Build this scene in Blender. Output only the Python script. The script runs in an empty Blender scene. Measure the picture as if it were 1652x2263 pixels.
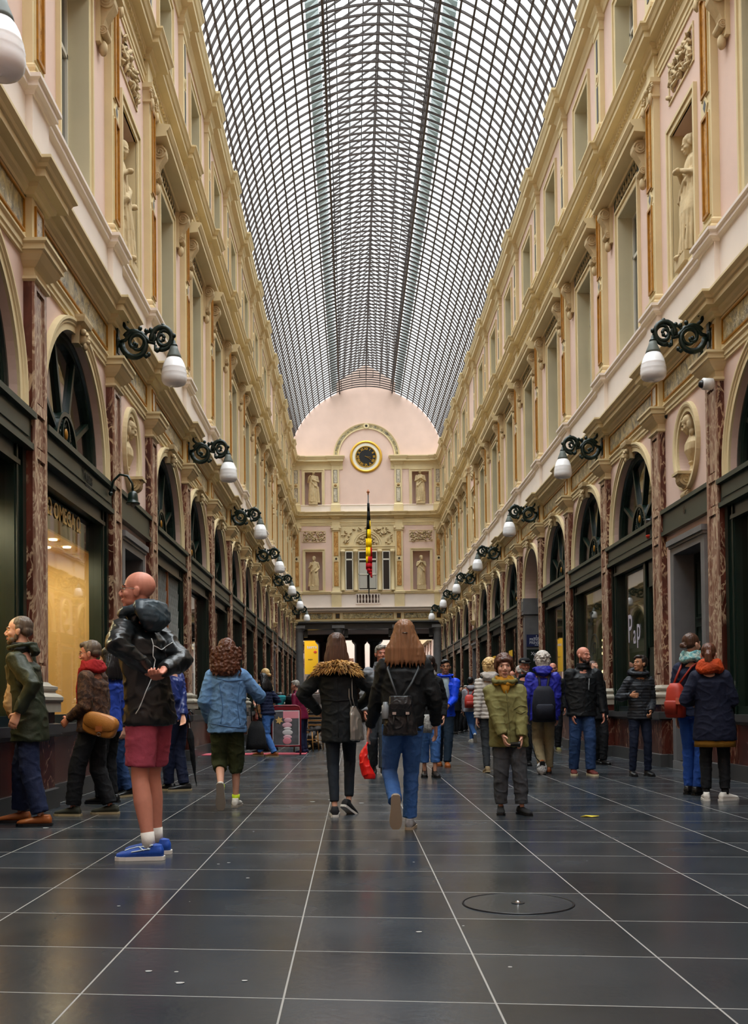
import bpy, bmesh, math, random
from math import sin, cos, pi, radians as R, sqrt, atan2
from mathutils import Vector, Matrix, noise
random.seed(7)
SC = bpy.context.scene
COL = SC.collection
# ---------------------------------------------------------------- camera
F_PX, W_PX, H_PX = 2340.0, 1652.0, 2263.0
VPX, VPY = 781.0, 1558.0            # where the gallery's long lines meet
PITCH, ROLL = R(1.2), R(0.6)
cam_d = bpy.data.cameras.new('camera'); cam = bpy.data.objects.new('camera', cam_d); COL.objects.link(cam)
SC.camera = cam
cam_d.sensor_fit = 'AUTO'; cam_d.sensor_width = 36.0
cam_d.lens = F_PX / H_PX * 36.0
cam_d.clip_start = 0.05; cam_d.clip_end = 400
cam.location = (0, 0, 1.0)
CM = Matrix.Rotation(R(90) + PITCH, 3, 'X') @ Matrix.Rotation(-ROLL, 3, 'Z')
cam.rotation_euler = CM.to_euler()
dv = CM.transposed() @ Vector((0, 1, 0))
PPX = VPX - F_PX * dv.x / -dv.z
PPY = VPY + F_PX * dv.y / -dv.z
cam_d.shift_x = (W_PX / 2 - PPX) / H_PX
cam_d.shift_y = (PPY - H_PX / 2) / H_PX
def proj(p):
    d = CM.transposed() @ (Vector(p) - Vector((0, 0, 1)))
    return (PPX + F_PX * d.x / -d.z, PPY - F_PX * d.y / -d.z)
def ray(px, py):
    return CM @ Vector(((px - PPX) / F_PX, -(py - PPY) / F_PX, -1))
def at(px, py, Y):
    d = ray(px, py); return Vector((0, 0, 1)) + d * (Y / d.y)
def ground(px, py, z=0.0):
    d = ray(px, py); return Vector((0, 0, 1)) + d * ((z - 1) / d.z)
# ---------------------------------------------------------------- sky and exposure
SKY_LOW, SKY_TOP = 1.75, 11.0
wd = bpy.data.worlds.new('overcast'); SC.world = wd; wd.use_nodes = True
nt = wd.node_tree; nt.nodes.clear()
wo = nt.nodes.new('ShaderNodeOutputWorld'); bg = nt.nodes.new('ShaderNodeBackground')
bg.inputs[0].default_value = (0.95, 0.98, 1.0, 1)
# overcast sky: much brighter overhead than near the horizon
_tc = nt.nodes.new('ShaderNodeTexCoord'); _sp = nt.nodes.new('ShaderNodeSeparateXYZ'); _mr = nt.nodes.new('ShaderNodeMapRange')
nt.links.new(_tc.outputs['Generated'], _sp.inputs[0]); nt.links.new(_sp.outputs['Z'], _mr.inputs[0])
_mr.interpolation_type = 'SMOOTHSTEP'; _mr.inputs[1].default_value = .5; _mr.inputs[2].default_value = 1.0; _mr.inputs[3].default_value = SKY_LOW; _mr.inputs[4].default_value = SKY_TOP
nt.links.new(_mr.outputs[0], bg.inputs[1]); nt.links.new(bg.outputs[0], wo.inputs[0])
SC.view_settings.view_transform = 'Standard'; SC.view_settings.look = 'None'
SC.view_settings.gamma = 1.0; SC.view_settings.use_curve_mapping = False
SC.view_settings.exposure = 0.12
try:
    SC.cycles.max_bounces = 8; SC.cycles.diffuse_bounces = 5; SC.cycles.glossy_bounces = 4
    SC.cycles.transparent_max_bounces = 12; SC.cycles.caustics_reflective = False; SC.cycles.caustics_refractive = False
    SC.cycles.sample_clamp_indirect = 6
except Exception: pass
# ---------------------------------------------------------------- gallery measures
CX = 0.84                 # axis of the gallery
WH = 4.02                 # half width to the plaster wall
PIL = {-1: 6.80, 0: 10.25, 1: 13.70, 2: 16.30}
for k in range(3, 10): PIL[k] = PIL[k - 1] + 3.45
PIL[10] = PIL[9] + 2.6
for k in range(11, 15): PIL[k] = PIL[k - 1] + 3.45
for k in range(-6, -1): PIL[k] = PIL[-1] + 3.45 * (k + 1)
PW = 0.41                 # pilaster width; PIL gives each near edge
YF = PIL[14] + 0.25       # end facade
YB = PIL[-6]              # gallery behind the camera
BAYS = [(k, PIL[k] + PW, PIL[k + 1]) for k in range(-1, 14)]
NARROW = (1, 9)
# ---------------------------------------------------------------- materials
MATS = {}
def hexc(h):
    v = [int(h[i:i + 2], 16) / 255 for i in (0, 2, 4)]
    return tuple(((c + 0.055) / 1.055) ** 2.4 if c > 0.04045 else c / 12.92 for c in v) + (1,)
def mat(name, col=(.5, .5, .5, 1), rough=.6, metal=0, spec=.5, var=0, vscale=6, bump=0, bscale=40, coat=0, emit=None, estr=0, sheen=0, stretch=None, trans=0, ior=1.45):
    if name in MATS: return MATS[name]
    if isinstance(col, str): col = hexc(col)
    m = bpy.data.materials.new(name); m.use_nodes = True; MATS[name] = m
    nt = m.node_tree; b = nt.nodes['Principled BSDF']
    b.inputs['Base Color'].default_value = col; b.inputs['Roughness'].default_value = rough
    b.inputs['Metallic'].default_value = metal; b.inputs['Specular IOR Level'].default_value = spec
    b.inputs['Coat Weight'].default_value = coat; b.inputs['IOR'].default_value = ior
    if sheen: b.inputs['Sheen Weight'].default_value = sheen
    if trans: b.inputs['Transmission Weight'].default_value = trans
    if emit: b.inputs['Emission Color'].default_value = emit if not isinstance(emit, str) else hexc(emit); b.inputs['Emission Strength'].default_value = estr
    if var or bump:
        tc = nt.nodes.new('ShaderNodeTexCoord'); vec = tc.outputs['Object']
        if stretch:
            mp = nt.nodes.new('ShaderNodeMapping'); mp.inputs['Scale'].default_value = stretch
            nt.links.new(vec, mp.inputs[0]); vec = mp.outputs[0]
    if var:
        n = nt.nodes.new('ShaderNodeTexNoise'); n.inputs['Scale'].default_value = vscale; n.inputs['Detail'].default_value = 5
        nt.links.new(vec, n.inputs['Vector'])
        r = nt.nodes.new('ShaderNodeValToRGB')
        r.color_ramp.elements[0].position = .3; r.color_ramp.elements[1].position = .7
        r.color_ramp.elements[0].color = tuple(c * (1 - var) for c in col[:3]) + (1,)
        r.color_ramp.elements[1].color = tuple(min(1, c * (1 + var)) for c in col[:3]) + (1,)
        nt.links.new(n.outputs[0], r.inputs[0]); nt.links.new(r.outputs[0], b.inputs['Base Color'])
    if bump:
        n = nt.nodes.new('ShaderNodeTexNoise'); n.inputs['Scale'].default_value = bscale; n.inputs['Detail'].default_value = 4
        nt.links.new(vec, n.inputs['Vector'])
        bp = nt.nodes.new('ShaderNodeBump'); bp.inputs['Strength'].default_value = bump; bp.inputs['Distance'].default_value = .01
        nt.links.new(n.outputs[0], bp.inputs['Height']); nt.links.new(bp.outputs[0], b.inputs['Normal'])
    return m
def marble(name, c1, c2, c3, scale=3.0, vein=.08, rough=.28, stretch=(1, 1, .45), patch=.55):
    m = bpy.data.materials.new(name); m.use_nodes = True; MATS[name] = m
    nt = m.node_tree; b = nt.nodes['Principled BSDF']; L = nt.links.new
    b.inputs['Roughness'].default_value = rough; b.inputs['Specular IOR Level'].default_value = .4
    geo = nt.nodes.new('ShaderNodeNewGeometry'); mp = nt.nodes.new('ShaderNodeMapping'); mp.inputs['Scale'].default_value = stretch
    L(geo.outputs['Position'], mp.inputs[0])
    n0 = nt.nodes.new('ShaderNodeTexNoise'); n0.inputs['Scale'].default_value = scale; n0.inputs['Detail'].default_value = 8; n0.inputs['Distortion'].default_value = 1.2
    L(mp.outputs[0], n0.inputs['Vector'])
    r0 = nt.nodes.new('ShaderNodeValToRGB'); e = r0.color_ramp.elements
    e[0].position = .35; e[0].color = hexc(c1); e[1].position = .65; e[1].color = hexc(c2)
    L(n0.outputs[0], r0.inputs[0])
    n1 = nt.nodes.new('ShaderNodeTexNoise'); n1.inputs['Scale'].default_value = scale * 1.5; n1.inputs['Detail'].default_value = 10; n1.inputs['Distortion'].default_value = 2.2
    L(mp.outputs[0], n1.inputs['Vector'])
    ms = nt.nodes.new('ShaderNodeMath'); ms.operation = 'SUBTRACT'; ms.inputs[1].default_value = .5; L(n1.outputs[0], ms.inputs[0])
    ma = nt.nodes.new('ShaderNodeMath'); ma.operation = 'ABSOLUTE'; L(ms.outputs[0], ma.inputs[0])
    r1 = nt.nodes.new('ShaderNodeValToRGB'); r1.color_ramp.elements[0].position = 0; r1.color_ramp.elements[0].color = (1, 1, 1, 1)
    r1.color_ramp.elements[1].position = vein; r1.color_ramp.elements[1].color = (0, 0, 0, 1); L(ma.outputs[0], r1.inputs[0])
    n2 = nt.nodes.new('ShaderNodeTexNoise'); n2.inputs['Scale'].default_value = scale * .9; n2.inputs['Detail'].default_value = 6
    L(mp.outputs[0], n2.inputs['Vector'])
    r2 = nt.nodes.new('ShaderNodeValToRGB'); r2.color_ramp.elements[0].position = patch - .08; r2.color_ramp.elements[1].position = patch + .06; L(n2.outputs[0], r2.inputs[0])
    mm = nt.nodes.new('ShaderNodeMath'); mm.operation = 'MULTIPLY'; L(r1.outputs[0], mm.inputs[0]); L(r2.outputs[0], mm.inputs[1])
    mx = nt.nodes.new('ShaderNodeMix'); mx.data_type = 'RGBA'; L(mm.outputs[0], mx.inputs[0]); L(r0.outputs[0], mx.inputs[6]); mx.inputs[7].default_value = hexc(c3)
    L(mx.outputs[2], b.inputs['Base Color'])
    return m
PINK = mat('pink_plaster', 'dabdae', .8, var=.04, vscale=1.5, bump=.05, bscale=30)
CREAM = mat('cream_stone', 'd4c196', .7, var=.06, vscale=2, bump=.05, bscale=30)
PALE = mat('pale_parapet', 'e2d5ca', .75, var=.03, vscale=2)
JAMB = mat('cream_jamb', 'cdc3a2', .75, var=.04, vscale=2)
STONE = mat('carved_stone', 'c2ac84', .75, var=.1, vscale=9, bump=.2, bscale=40)
GREEN = mat('dark_green_paint', '0e1f18', .3, var=.15, vscale=4)
GREYGREEN = mat('grey_green_paint', '2f3a31', .38, var=.1, vscale=4)
IRON = mat('dark_green_iron', '0f1f18', .35, metal=.2, var=.2, vscale=20, bump=.3, bscale=60)
GOLD = mat('gilded_moulding', 'a06c14', .45, metal=.15, var=.2, vscale=12)
GREYST = mat('blue_grey_stone', '6b6a6a', .45, var=.12, vscale=5, bump=.08, bscale=60)
DARKST = mat('dark_plinth_stone', '3a3a3a', .35, var=.12, vscale=6)
WHITEP = mat('white_window_paint', 'd8d4c6', .5)
STEEL = mat('brown_roof_iron', '3a2f2a', .6)
REDM = marble('red_veined_marble', '3a1a13', '68382b', 'c4a684', 3.2, .05, .22, patch=.47)
PEDM = marble('red_brown_marble', '33150f', '50241c', '8f6f5c', 2.2, .035, .25, patch=.5)
REDL = marble('red_marble_lit_front', '76503f', '94705f', 'c9b094', 3.6, .07, .25, patch=.42)  # same red marble, paler: light caught by the pilaster fronts is in its colour
FRIEZE = marble('grey_yellow_marble', '49453b', 'b8a470', 'd2c9b0', 6.5, .05, .3, (1, 1, 1), .5)
ORANGE = marble('orange_marble', 'b5803f', 'd8ae6e', '86582c', 5, .06, .3, (1, 1, .6), .45)
GREYM = marble('pale_grey_marble', 'b4ab9b', 'd8cdb5', '6a5a52', 6, .05, .3, (1, 1, .6), .45)
BASEST = mat('pale_base_stone', 'a39b8c', .5, var=.08, vscale=5)
BLACKM = mat('dark_inlay', '2a241f', .3)
GLOBE = mat('opal_glass', 'fbfbfd', .25, coat=.3)
GLOBECAP = mat('grey_green_cap', '5b615b', .5)
BLACK = mat('black_plastic', '111112', .35)
WHITEPL = mat('white_plastic', 'd8d8d6', .35)
def pane_mat(name, tint, refl=.35, rough=.02, dark=1.0):
    m = bpy.data.materials.new(name); m.use_nodes = True; MATS[name] = m
    nt = m.node_tree; nt.nodes.clear(); L = nt.links.new
    o = nt.nodes.new('ShaderNodeOutputMaterial'); t = nt.nodes.new('ShaderNodeBsdfTransparent'); t.inputs[0].default_value = hexc(tint)
    g = nt.nodes.new('ShaderNodeBsdfGlossy'); g.inputs['Roughness'].default_value = rough
    fr = nt.nodes.new('ShaderNodeLayerWeight'); fr.inputs[0].default_value = .5; pw = nt.nodes.new('ShaderNodeMath'); pw.operation = 'POWER'; pw.inputs[1].default_value = 4; L(fr.outputs['Facing'], pw.inputs[0])
    ad = nt.nodes.new('ShaderNodeMath'); ad.operation = 'MULTIPLY_ADD'; ad.inputs[1].default_value = 1.1; ad.inputs[2].default_value = refl * .2; ad.use_clamp = True
    L(pw.outputs[0], ad.inputs[0]); mx = nt.nodes.new('ShaderNodeMixShader'); L(ad.outputs[0], mx.inputs[0]); L(t.outputs[0], mx.inputs[1]); L(g.outputs[0], mx.inputs[2]); L(mx.outputs[0], o.inputs[0])
    return m
PANE = pane_mat('shop_glass', 'dfe6dc', .35)
PANED = pane_mat('window_glass', '9aa39a', .6)
ROOFG = bpy.data.materials.new('roof_glass'); ROOFG.use_nodes = True
_n = ROOFG.node_tree; _n.nodes.clear(); _o = _n.nodes.new('ShaderNodeOutputMaterial'); _t = _n.nodes.new('ShaderNodeBsdfTransparent'); _t.inputs[0].default_value = (.93, .96, .96, 1)
_n.links.new(_t.outputs[0], _o.inputs[0])
# ---------------------------------------------------------------- mesh builder
class MB:
    def __init__(s): s.v = []; s.f = []; s.m = []; s.mats = []; s.sm = []
    def mi(s, m):
        if m not in s.mats: s.mats.append(m)
        return s.mats.index(m)
    def add(s, vs, fs, m, smooth=False):
        o = len(s.v); s.v += [tuple(v) for v in vs]; k = s.mi(m)
        for f in fs: s.f.append([i + o for i in f]); s.m.append(k); s.sm.append(smooth)
    def box(s, x0, x1, y0, y1, z0, z1, m):
        vs = [(x, y, z) for x in (x0, x1) for y in (y0, y1) for z in (z0, z1)]
        s.add(vs, [(0, 1, 3, 2), (4, 6, 7, 5), (0, 4, 5, 1), (2, 3, 7, 6), (0, 2, 6, 4), (1, 5, 7, 3)], m)
    def prof(s, pts, y0, y1, m):       # profile in (d,z), extruded along y, capped
        n = len(pts); vs = [(d, y0, z) for d, z in pts] + [(d, y1, z) for d, z in pts]
        fs = [(i, (i + 1) % n, n + (i + 1) % n, n + i) for i in range(n)] + [tuple(range(n))[::-1], tuple(range(n, 2 * n))]
        s.add(vs, fs, m)
    def profring(s, pts, path, m, smooth=False):   # profile (d, r) swept round a path of (y,z,ny,nz): point = centre + r*normal, out by d
        n = len(pts); k = len(path); vs = []
        for (y, z, ny, nz) in path:
            for d, r in pts: vs.append((d, y + ny * r, z + nz * r))
        fs = []
        for i in range(k - 1):
            for j in range(n): a = i * n + j; b = i * n + (j + 1) % n; fs.append((a, b, b + n, a + n))
        fs += [tuple(range(n))[::-1], tuple(range((k - 1) * n, k * n))]
        s.add(vs, fs, m, smooth)
    def tube(s, pts, r, m, seg=8, smooth=True, closed=False):
        pts = [Vector(p) for p in pts]; n = len(pts); rr = r if isinstance(r, (list, tuple)) else [r] * n
        vs = []; up = None
        for i, p in enumerate(pts):
            if closed: t = pts[(i + 1) % n] - pts[i - 1]
            else: t = pts[min(i + 1, n - 1)] - pts[max(i - 1, 0)]
            t = t.normalized() if t.length > 1e-9 else Vector((0, 0, 1))
            if up is None: up = Vector((0, 0, 1)) if abs(t.z) < .9 else Vector((1, 0, 0))
            a = t.cross(up).normalized(); b = a.cross(t).normalized(); up = b
            for j in range(seg): q = 2 * pi * j / seg; vs.append(p + a * cos(q) * rr[i] + b * sin(q) * rr[i])
        fs = []
        for i in range(n if closed else n - 1):
            i2 = (i + 1) % n
            for j in range(seg): fs.append((i * seg + j, i * seg + (j + 1) % seg, i2 * seg + (j + 1) % seg, i2 * seg + j))
        if not closed: fs += [tuple(range(seg))[::-1], tuple(range((n - 1) * seg, n * seg))]
        s.add(vs, fs, m, smooth)
    def bar(s, a, b, w, h, m):         # rectangular bar from a to b
        a = Vector(a); b = Vector(b); t = (b - a).normalized(); up = Vector((0, 0, 1)) if abs(t.z) < .95 else Vector((1, 0, 0))
        x = t.cross(up).normalized() * w / 2; y = x.cross(t).normalized() * h / 2
        vs = [a - x - y, a + x - y, a + x + y, a - x + y, b - x - y, b + x - y, b + x + y, b - x + y]
        s.add(vs, [(3, 2, 1, 0), (4, 5, 6, 7), (0, 1, 5, 4), (1, 2, 6, 5), (2, 3, 7, 6), (3, 0, 4, 7)], m)
    def lathe(s, prof, m, c=(0, 0, 0), seg=24, smooth=True):
        c = Vector(c); vs = []
        for r, z in prof:
            for j in range(seg): q = 2 * pi * j / seg; vs.append((c.x + r * cos(q), c.y + r * sin(q), c.z + z))
        n = len(prof); fs = [(i * seg + j, i * seg + (j + 1) % seg, (i + 1) * seg + (j + 1) % seg, (i + 1) * seg + j) for i in range(n - 1) for j in range(seg)]
        fs += [tuple(range(seg))[::-1], tuple(range((n - 1) * seg, n * seg))]
        s.add(vs, fs, m, smooth)
    def ball(s, c, r, m, seg=12, rings=8):
        rx, ry, rz = r if isinstance(r, (tuple, list)) else (r, r, r); c = Vector(c)
        vs = [(c.x, c.y, c.z - rz)]
        for i in range(1, rings):
            t = -pi / 2 + pi * i / rings
            for j in range(seg): q = 2 * pi * j / seg; vs.append((c.x + rx * cos(t) * cos(q), c.y + ry * cos(t) * sin(q), c.z + rz * sin(t)))
        vs.append((c.x, c.y, c.z + rz)); n = len(vs) - 1
        fs = [(0, 1 + (j + 1) % seg, 1 + j) for j in range(seg)]
        for i in range(rings - 2):
            for j in range(seg): a = 1 + i * seg + j; b = 1 + i * seg + (j + 1) % seg; fs.append((a, b, b + seg, a + seg))
        fs += [(n, 1 + (rings - 2) * seg + j, 1 + (rings - 2) * seg + (j + 1) % seg) for j in range(seg)]
        s.add(vs, fs, m, True)
    def loft(s, rings, m, seg=20, smooth=True, p=2.0):     # rings of (centre, axisA, axisB)
        vs = []; n = len(rings)
        for c, a, b in rings:
            for j in range(seg):
                q = 2 * pi * j / seg; cx, sy = cos(q), sin(q)
                if p != 2: k = (abs(cx) ** p + abs(sy) ** p) ** (-1 / p); cx *= k; sy *= k
                vs.append(Vector(c) + Vector(a) * cx + Vector(b) * sy)
        fs = [(i * seg + j, i * seg + (j + 1) % seg, (i + 1) * seg + (j + 1) % seg, (i + 1) * seg + j) for i in range(n - 1) for j in range(seg)]
        fs += [tuple(range(seg))[::-1], tuple(range((n - 1) * seg, n * seg))]
        s.add(vs, fs, m, smooth)
    def text(s, txt, size, m, M, depth=.004, align='CENTER', bold=0, sx=1):
        cu = bpy.data.curves.new('t', 'FONT'); cu.body = txt; cu.size = size; cu.extrude = depth; cu.align_x = align; cu.align_y = 'CENTER'; cu.offset = bold; cu.resolution_u = 3
        ob = bpy.data.objects.new('t', cu); COL.objects.link(ob); dg = bpy.context.evaluated_depsgraph_get(); me = bpy.data.meshes.new_from_object(ob.evaluated_get(dg))
        s.add([M @ Vector((v.co.x * sx, v.co.y, v.co.z)) for v in me.vertices], [tuple(p.vertices) for p in me.polygons], m)
        bpy.data.objects.remove(ob); bpy.data.curves.remove(cu); bpy.data.meshes.remove(me)
    def mesh(s, name):
        me = bpy.data.meshes.new(name); me.from_pydata(s.v, [], s.f)
        for m in s.mats: me.materials.append(m)
        me.polygons.foreach_set('material_index', s.m); me.polygons.foreach_set('use_smooth', s.sm)
        bm = bmesh.new(); bm.from_mesh(me); bmesh.ops.recalc_face_normals(bm, faces=bm.faces); bm.to_mesh(me); bm.free()
        me.update(); return me
    def build(s, name, parent=None, loc=None, rz=0):
        return put(name, s.mesh(name), parent, loc, rz)
def put(name, me, parent=None, loc=None, rz=0):
    o = bpy.data.objects.new(name, me); COL.objects.link(o)
    if parent is not None: o.parent = parent
    if loc is not None: o.location = loc
    if rz: o.rotation_euler = (0, 0, rz)
    return o
def empty(name, loc=(0, 0, 0), rz=0, parent=None):
    return put(name, None, parent, loc, rz)
def tag(o, label=None, cat=None, group=None, kind=None):
    if label: o['label'] = label
    if cat: o['category'] = cat
    if group: o['group'] = group
    if kind: o['kind'] = kind
    return o
def copy_tree(o, parent=None, loc=None, rz=None):
    c = o.copy(); COL.objects.link(c)
    if parent is not None: c.parent = parent
    if loc is not None: c.location = loc
    if rz is not None: c.rotation_euler = (0, 0, rz)
    for ch in list(o.children): copy_tree(ch, c)
    return c
ORD = ['nearest', 'second', 'third', 'fourth', 'fifth', 'sixth', 'seventh', 'eighth', 'ninth', 'tenth', 'eleventh', 'twelfth', 'thirteenth', 'fourteenth', 'fifteenth', 'sixteenth']
def remesh(mb, name, vox, parent=None, loc=None, disp=None, smooth_it=2, m=None):
    """join overlapping closed shapes of a builder into one continuous surface"""
    me = mb.mesh('tmp'); ob = bpy.data.objects.new('tmp', me); COL.objects.link(ob)
    md = ob.modifiers.new('r', 'REMESH'); md.mode = 'VOXEL'; md.voxel_size = vox; md.use_smooth_shade = True
    if smooth_it:
        sm = ob.modifiers.new('s', 'SMOOTH'); sm.iterations = smooth_it; sm.factor = .5
    dg = bpy.context.evaluated_depsgraph_get(); out = bpy.data.meshes.new_from_object(ob.evaluated_get(dg))
    bpy.data.objects.remove(ob); bpy.data.meshes.remove(me); out.name = name
    if disp:
        out.update()
        nn = [v.normal.copy() for v in out.vertices]
        for v, n in zip(out.vertices, nn): v.co += n * disp(v.co, n)
    out.materials.clear(); out.materials.append(m or mb.mats[0])
    for p in out.polygons: p.use_smooth = True; p.material_index = 0
    out.update()
    return out
# ---------------------------------------------------------------- architecture helpers (x = out from the wall, y = along it, z = up)
def sq(mb, w, d, prof, m, y=0, back=-.02):       # square 'lathe': rectangle w wide, d deep, grown by each offset
    vs = []; n = len(prof)
    for off, z in prof:
        h = w / 2 + off; vs += [(back, y - h, z), (d + off, y - h, z), (d + off, y + h, z), (back, y + h, z)]
    fs = [(i * 4 + j, i * 4 + (j + 1) % 4, i * 4 + 4 + (j + 1) % 4, i * 4 + 4 + j) for i in range(n - 1) for j in range(4)]
    fs += [(0, 1, 2, 3), tuple(range(4 * n - 4, 4 * n))]
    mb.add(vs, fs, m)
def volute(q, d, z, y0, y1, r, m, turn=1):
    vs = []; N = 18
    for y in (y0, y1): vs += [(d + r * cos(2 * pi * i / N), y, z + r * sin(2 * pi * i / N)) for i in range(N)]
    q.add(vs, [tuple(range(N))[::-1], tuple(range(N, 2 * N))] + [(i, (i + 1) % N, N + (i + 1) % N, N + i) for i in range(N)], m)
    for y in (y0, y1):
        q.tube([(d + r * .92 * (1 - t / 22) * cos(t * .62 * turn), y, z + r * .92 * (1 - t / 22) * sin(t * .62 * turn)) for t in range(20)], [r * .13] * 19 + [r * .2], m, 6)
def frame(mb, y0, y1, z0, z1, w, d0, d1, m):      # rectangular ring
    mb.box(d0, d1, y0 - w, y0, z0 - w, z1 + w, m); mb.box(d0, d1, y1, y1 + w, z0 - w, z1 + w, m)
    mb.box(d0, d1, y0, y1, z1, z1 + w, m); mb.box(d0, d1, y0, y1, z0 - w, z0, m)
def ringpath(ry, rz, zc, a0=0, a1=180, n=32, y=0):
    out = []
    for i in range(n + 1):
        a = R(a0 + (a1 - a0) * i / n); nx, nz = cos(a) / ry, sin(a) / rz; l = sqrt(nx * nx + nz * nz)
        out.append((y + ry * cos(a), zc + rz * sin(a), nx / l, nz / l))
    return out
def wall_hole(mb, y, w, z0, z1, holes, m, d=0, t=.35):
    """wall from y-w/2 to y+w/2 with one opening: ('rect',hw,za,zb) or ('arch',r,zc) or ('oval',ry,rz,zc)"""
    a, b = y - w / 2, y + w / 2; h = holes
    if h is None: mb.box(d - t, d, a, b, z0, z1, m); return
    if h[0] == 'rect':
        _, hw, za, zb = h
        mb.box(d - t, d, a, y - hw, z0, z1, m); mb.box(d - t, d, y + hw, b, z0, z1, m)
        if zb < z1: mb.box(d - t, d, y - hw, y + hw, zb, z1, m)
        if za > z0: mb.box(d - t, d, y - hw, y + hw, z0, za, m)
        return
    N = 32
    if h[0] == 'arch':
        _, r, zc = h; pth = [(y + r * cos(pi * i / N), zc + r * sin(pi * i / N)) for i in range(N + 1)]
        if zc > z0: mb.box(d - t, d, a, y - r, z0, zc, m); mb.box(d - t, d, y + r, b, z0, zc, m)
        lo = zc
    else:
        _, ry, rz, zc = h; pth = [(y + ry * cos(2 * pi * i / (2 * N)), zc + rz * sin(2 * pi * i / (2 * N))) for i in range(2 * N + 1)]; lo = z0
    def edge(p):
        cy, cz = y, (lo if h[0] == 'arch' else zc); dy, dz = p[0] - cy, p[1] - cz; s = 1e9
        if dy > 1e-6: s = min(s, (b - cy) / dy)
        if dy < -1e-6: s = min(s, (a - cy) / dy)
        if dz > 1e-6: s = min(s, (z1 - cz) / dz)
        if dz < -1e-6: s = min(s, (lo - cz) / dz)
        return (cy + dy * s, cz + dz * s)
    vs = []; fs = []
    for p in pth:
        e = edge(p); vs += [(d, p[0], p[1]), (d, e[0], e[1]), (d - t, p[0], p[1]), (d - t, e[0], e[1])]
    for i in range(len(pth) - 1):
        k = i * 4; fs += [(k, k + 1, k + 5, k + 4), (k + 2, k + 6, k + 7, k + 3), (k, k + 4, k + 6, k + 2)]
    mb.add(vs, fs, m)
    cs = [(a, z1), (b, z1)] + ([(a, lo), (b, lo)] if h[0] != 'arch' else [])
    for c in cs:      # fill corners cut off by the radial projection
        best = sorted(range(len(pth) - 1), key=lambda i: (Vector(edge(pth[i])) - Vector(c)).length + (Vector(edge(pth[i + 1])) - Vector(c)).length)[0]
        e0, e1 = edge(pth[best]), edge(pth[best + 1]); mb.add([(d, *e0), (d, *c), (d, *e1)], [(0, 1, 2)], m)
Z_TOP = 14.45
CORN1 = [(.04, 6.0), (.05, 6.03), (.09, 6.05), (.10, 6.09), (.19, 6.10), (.19, 6.17), (.215, 6.18), (.23, 6.21), (.27, 6.24), (.27, 6.27), (.0, 6.30)]
CORN2 = [(.03, 11.08), (.03, 11.16), (.07, 11.19), (.08, 11.22), (.20, 11.23), (.20, 11.31), (.225, 11.32), (.25, 11.37), (.28, 11.40), (.28, 11.43), (.0, 11.46)]
CORN3 = [(.03, 13.98), (.05, 14.05), (.09, 14.10), (.10, 14.14), (.22, 14.16), (.22, 14.27), (.25, 14.29), (.28, 14.36), (.31, 14.40), (.31, 14.45), (.0, 14.50)]
SILL = [(.04, 6.97), (.06, 7.0), (.10, 7.02), (.10, 7.07), (.13, 7.09), (.13, 7.13), (.0, 7.15)]
ARCHI = [(.03, 5.40), (.03, 5.44), (.045, 5.45), (.045, 5.51), (.07, 5.53), (.07, 5.55), (.02, 5.56)]
ARCH2 = [(.02, 10.70), (.02, 10.76), (.035, 10.77), (.035, 10.84), (.06, 10.86), (.06, 10.88), (.02, 10.9)]
BASE3 = [(.0, 11.45), (.05, 11.46), (.05, 11.78), (.07, 11.80), (.07, 11.83), (0, 11.85)]
def closed(p, back=-.02): return [(back, p[0][1])] + list(p) + [(back, p[-1][1])]
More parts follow.
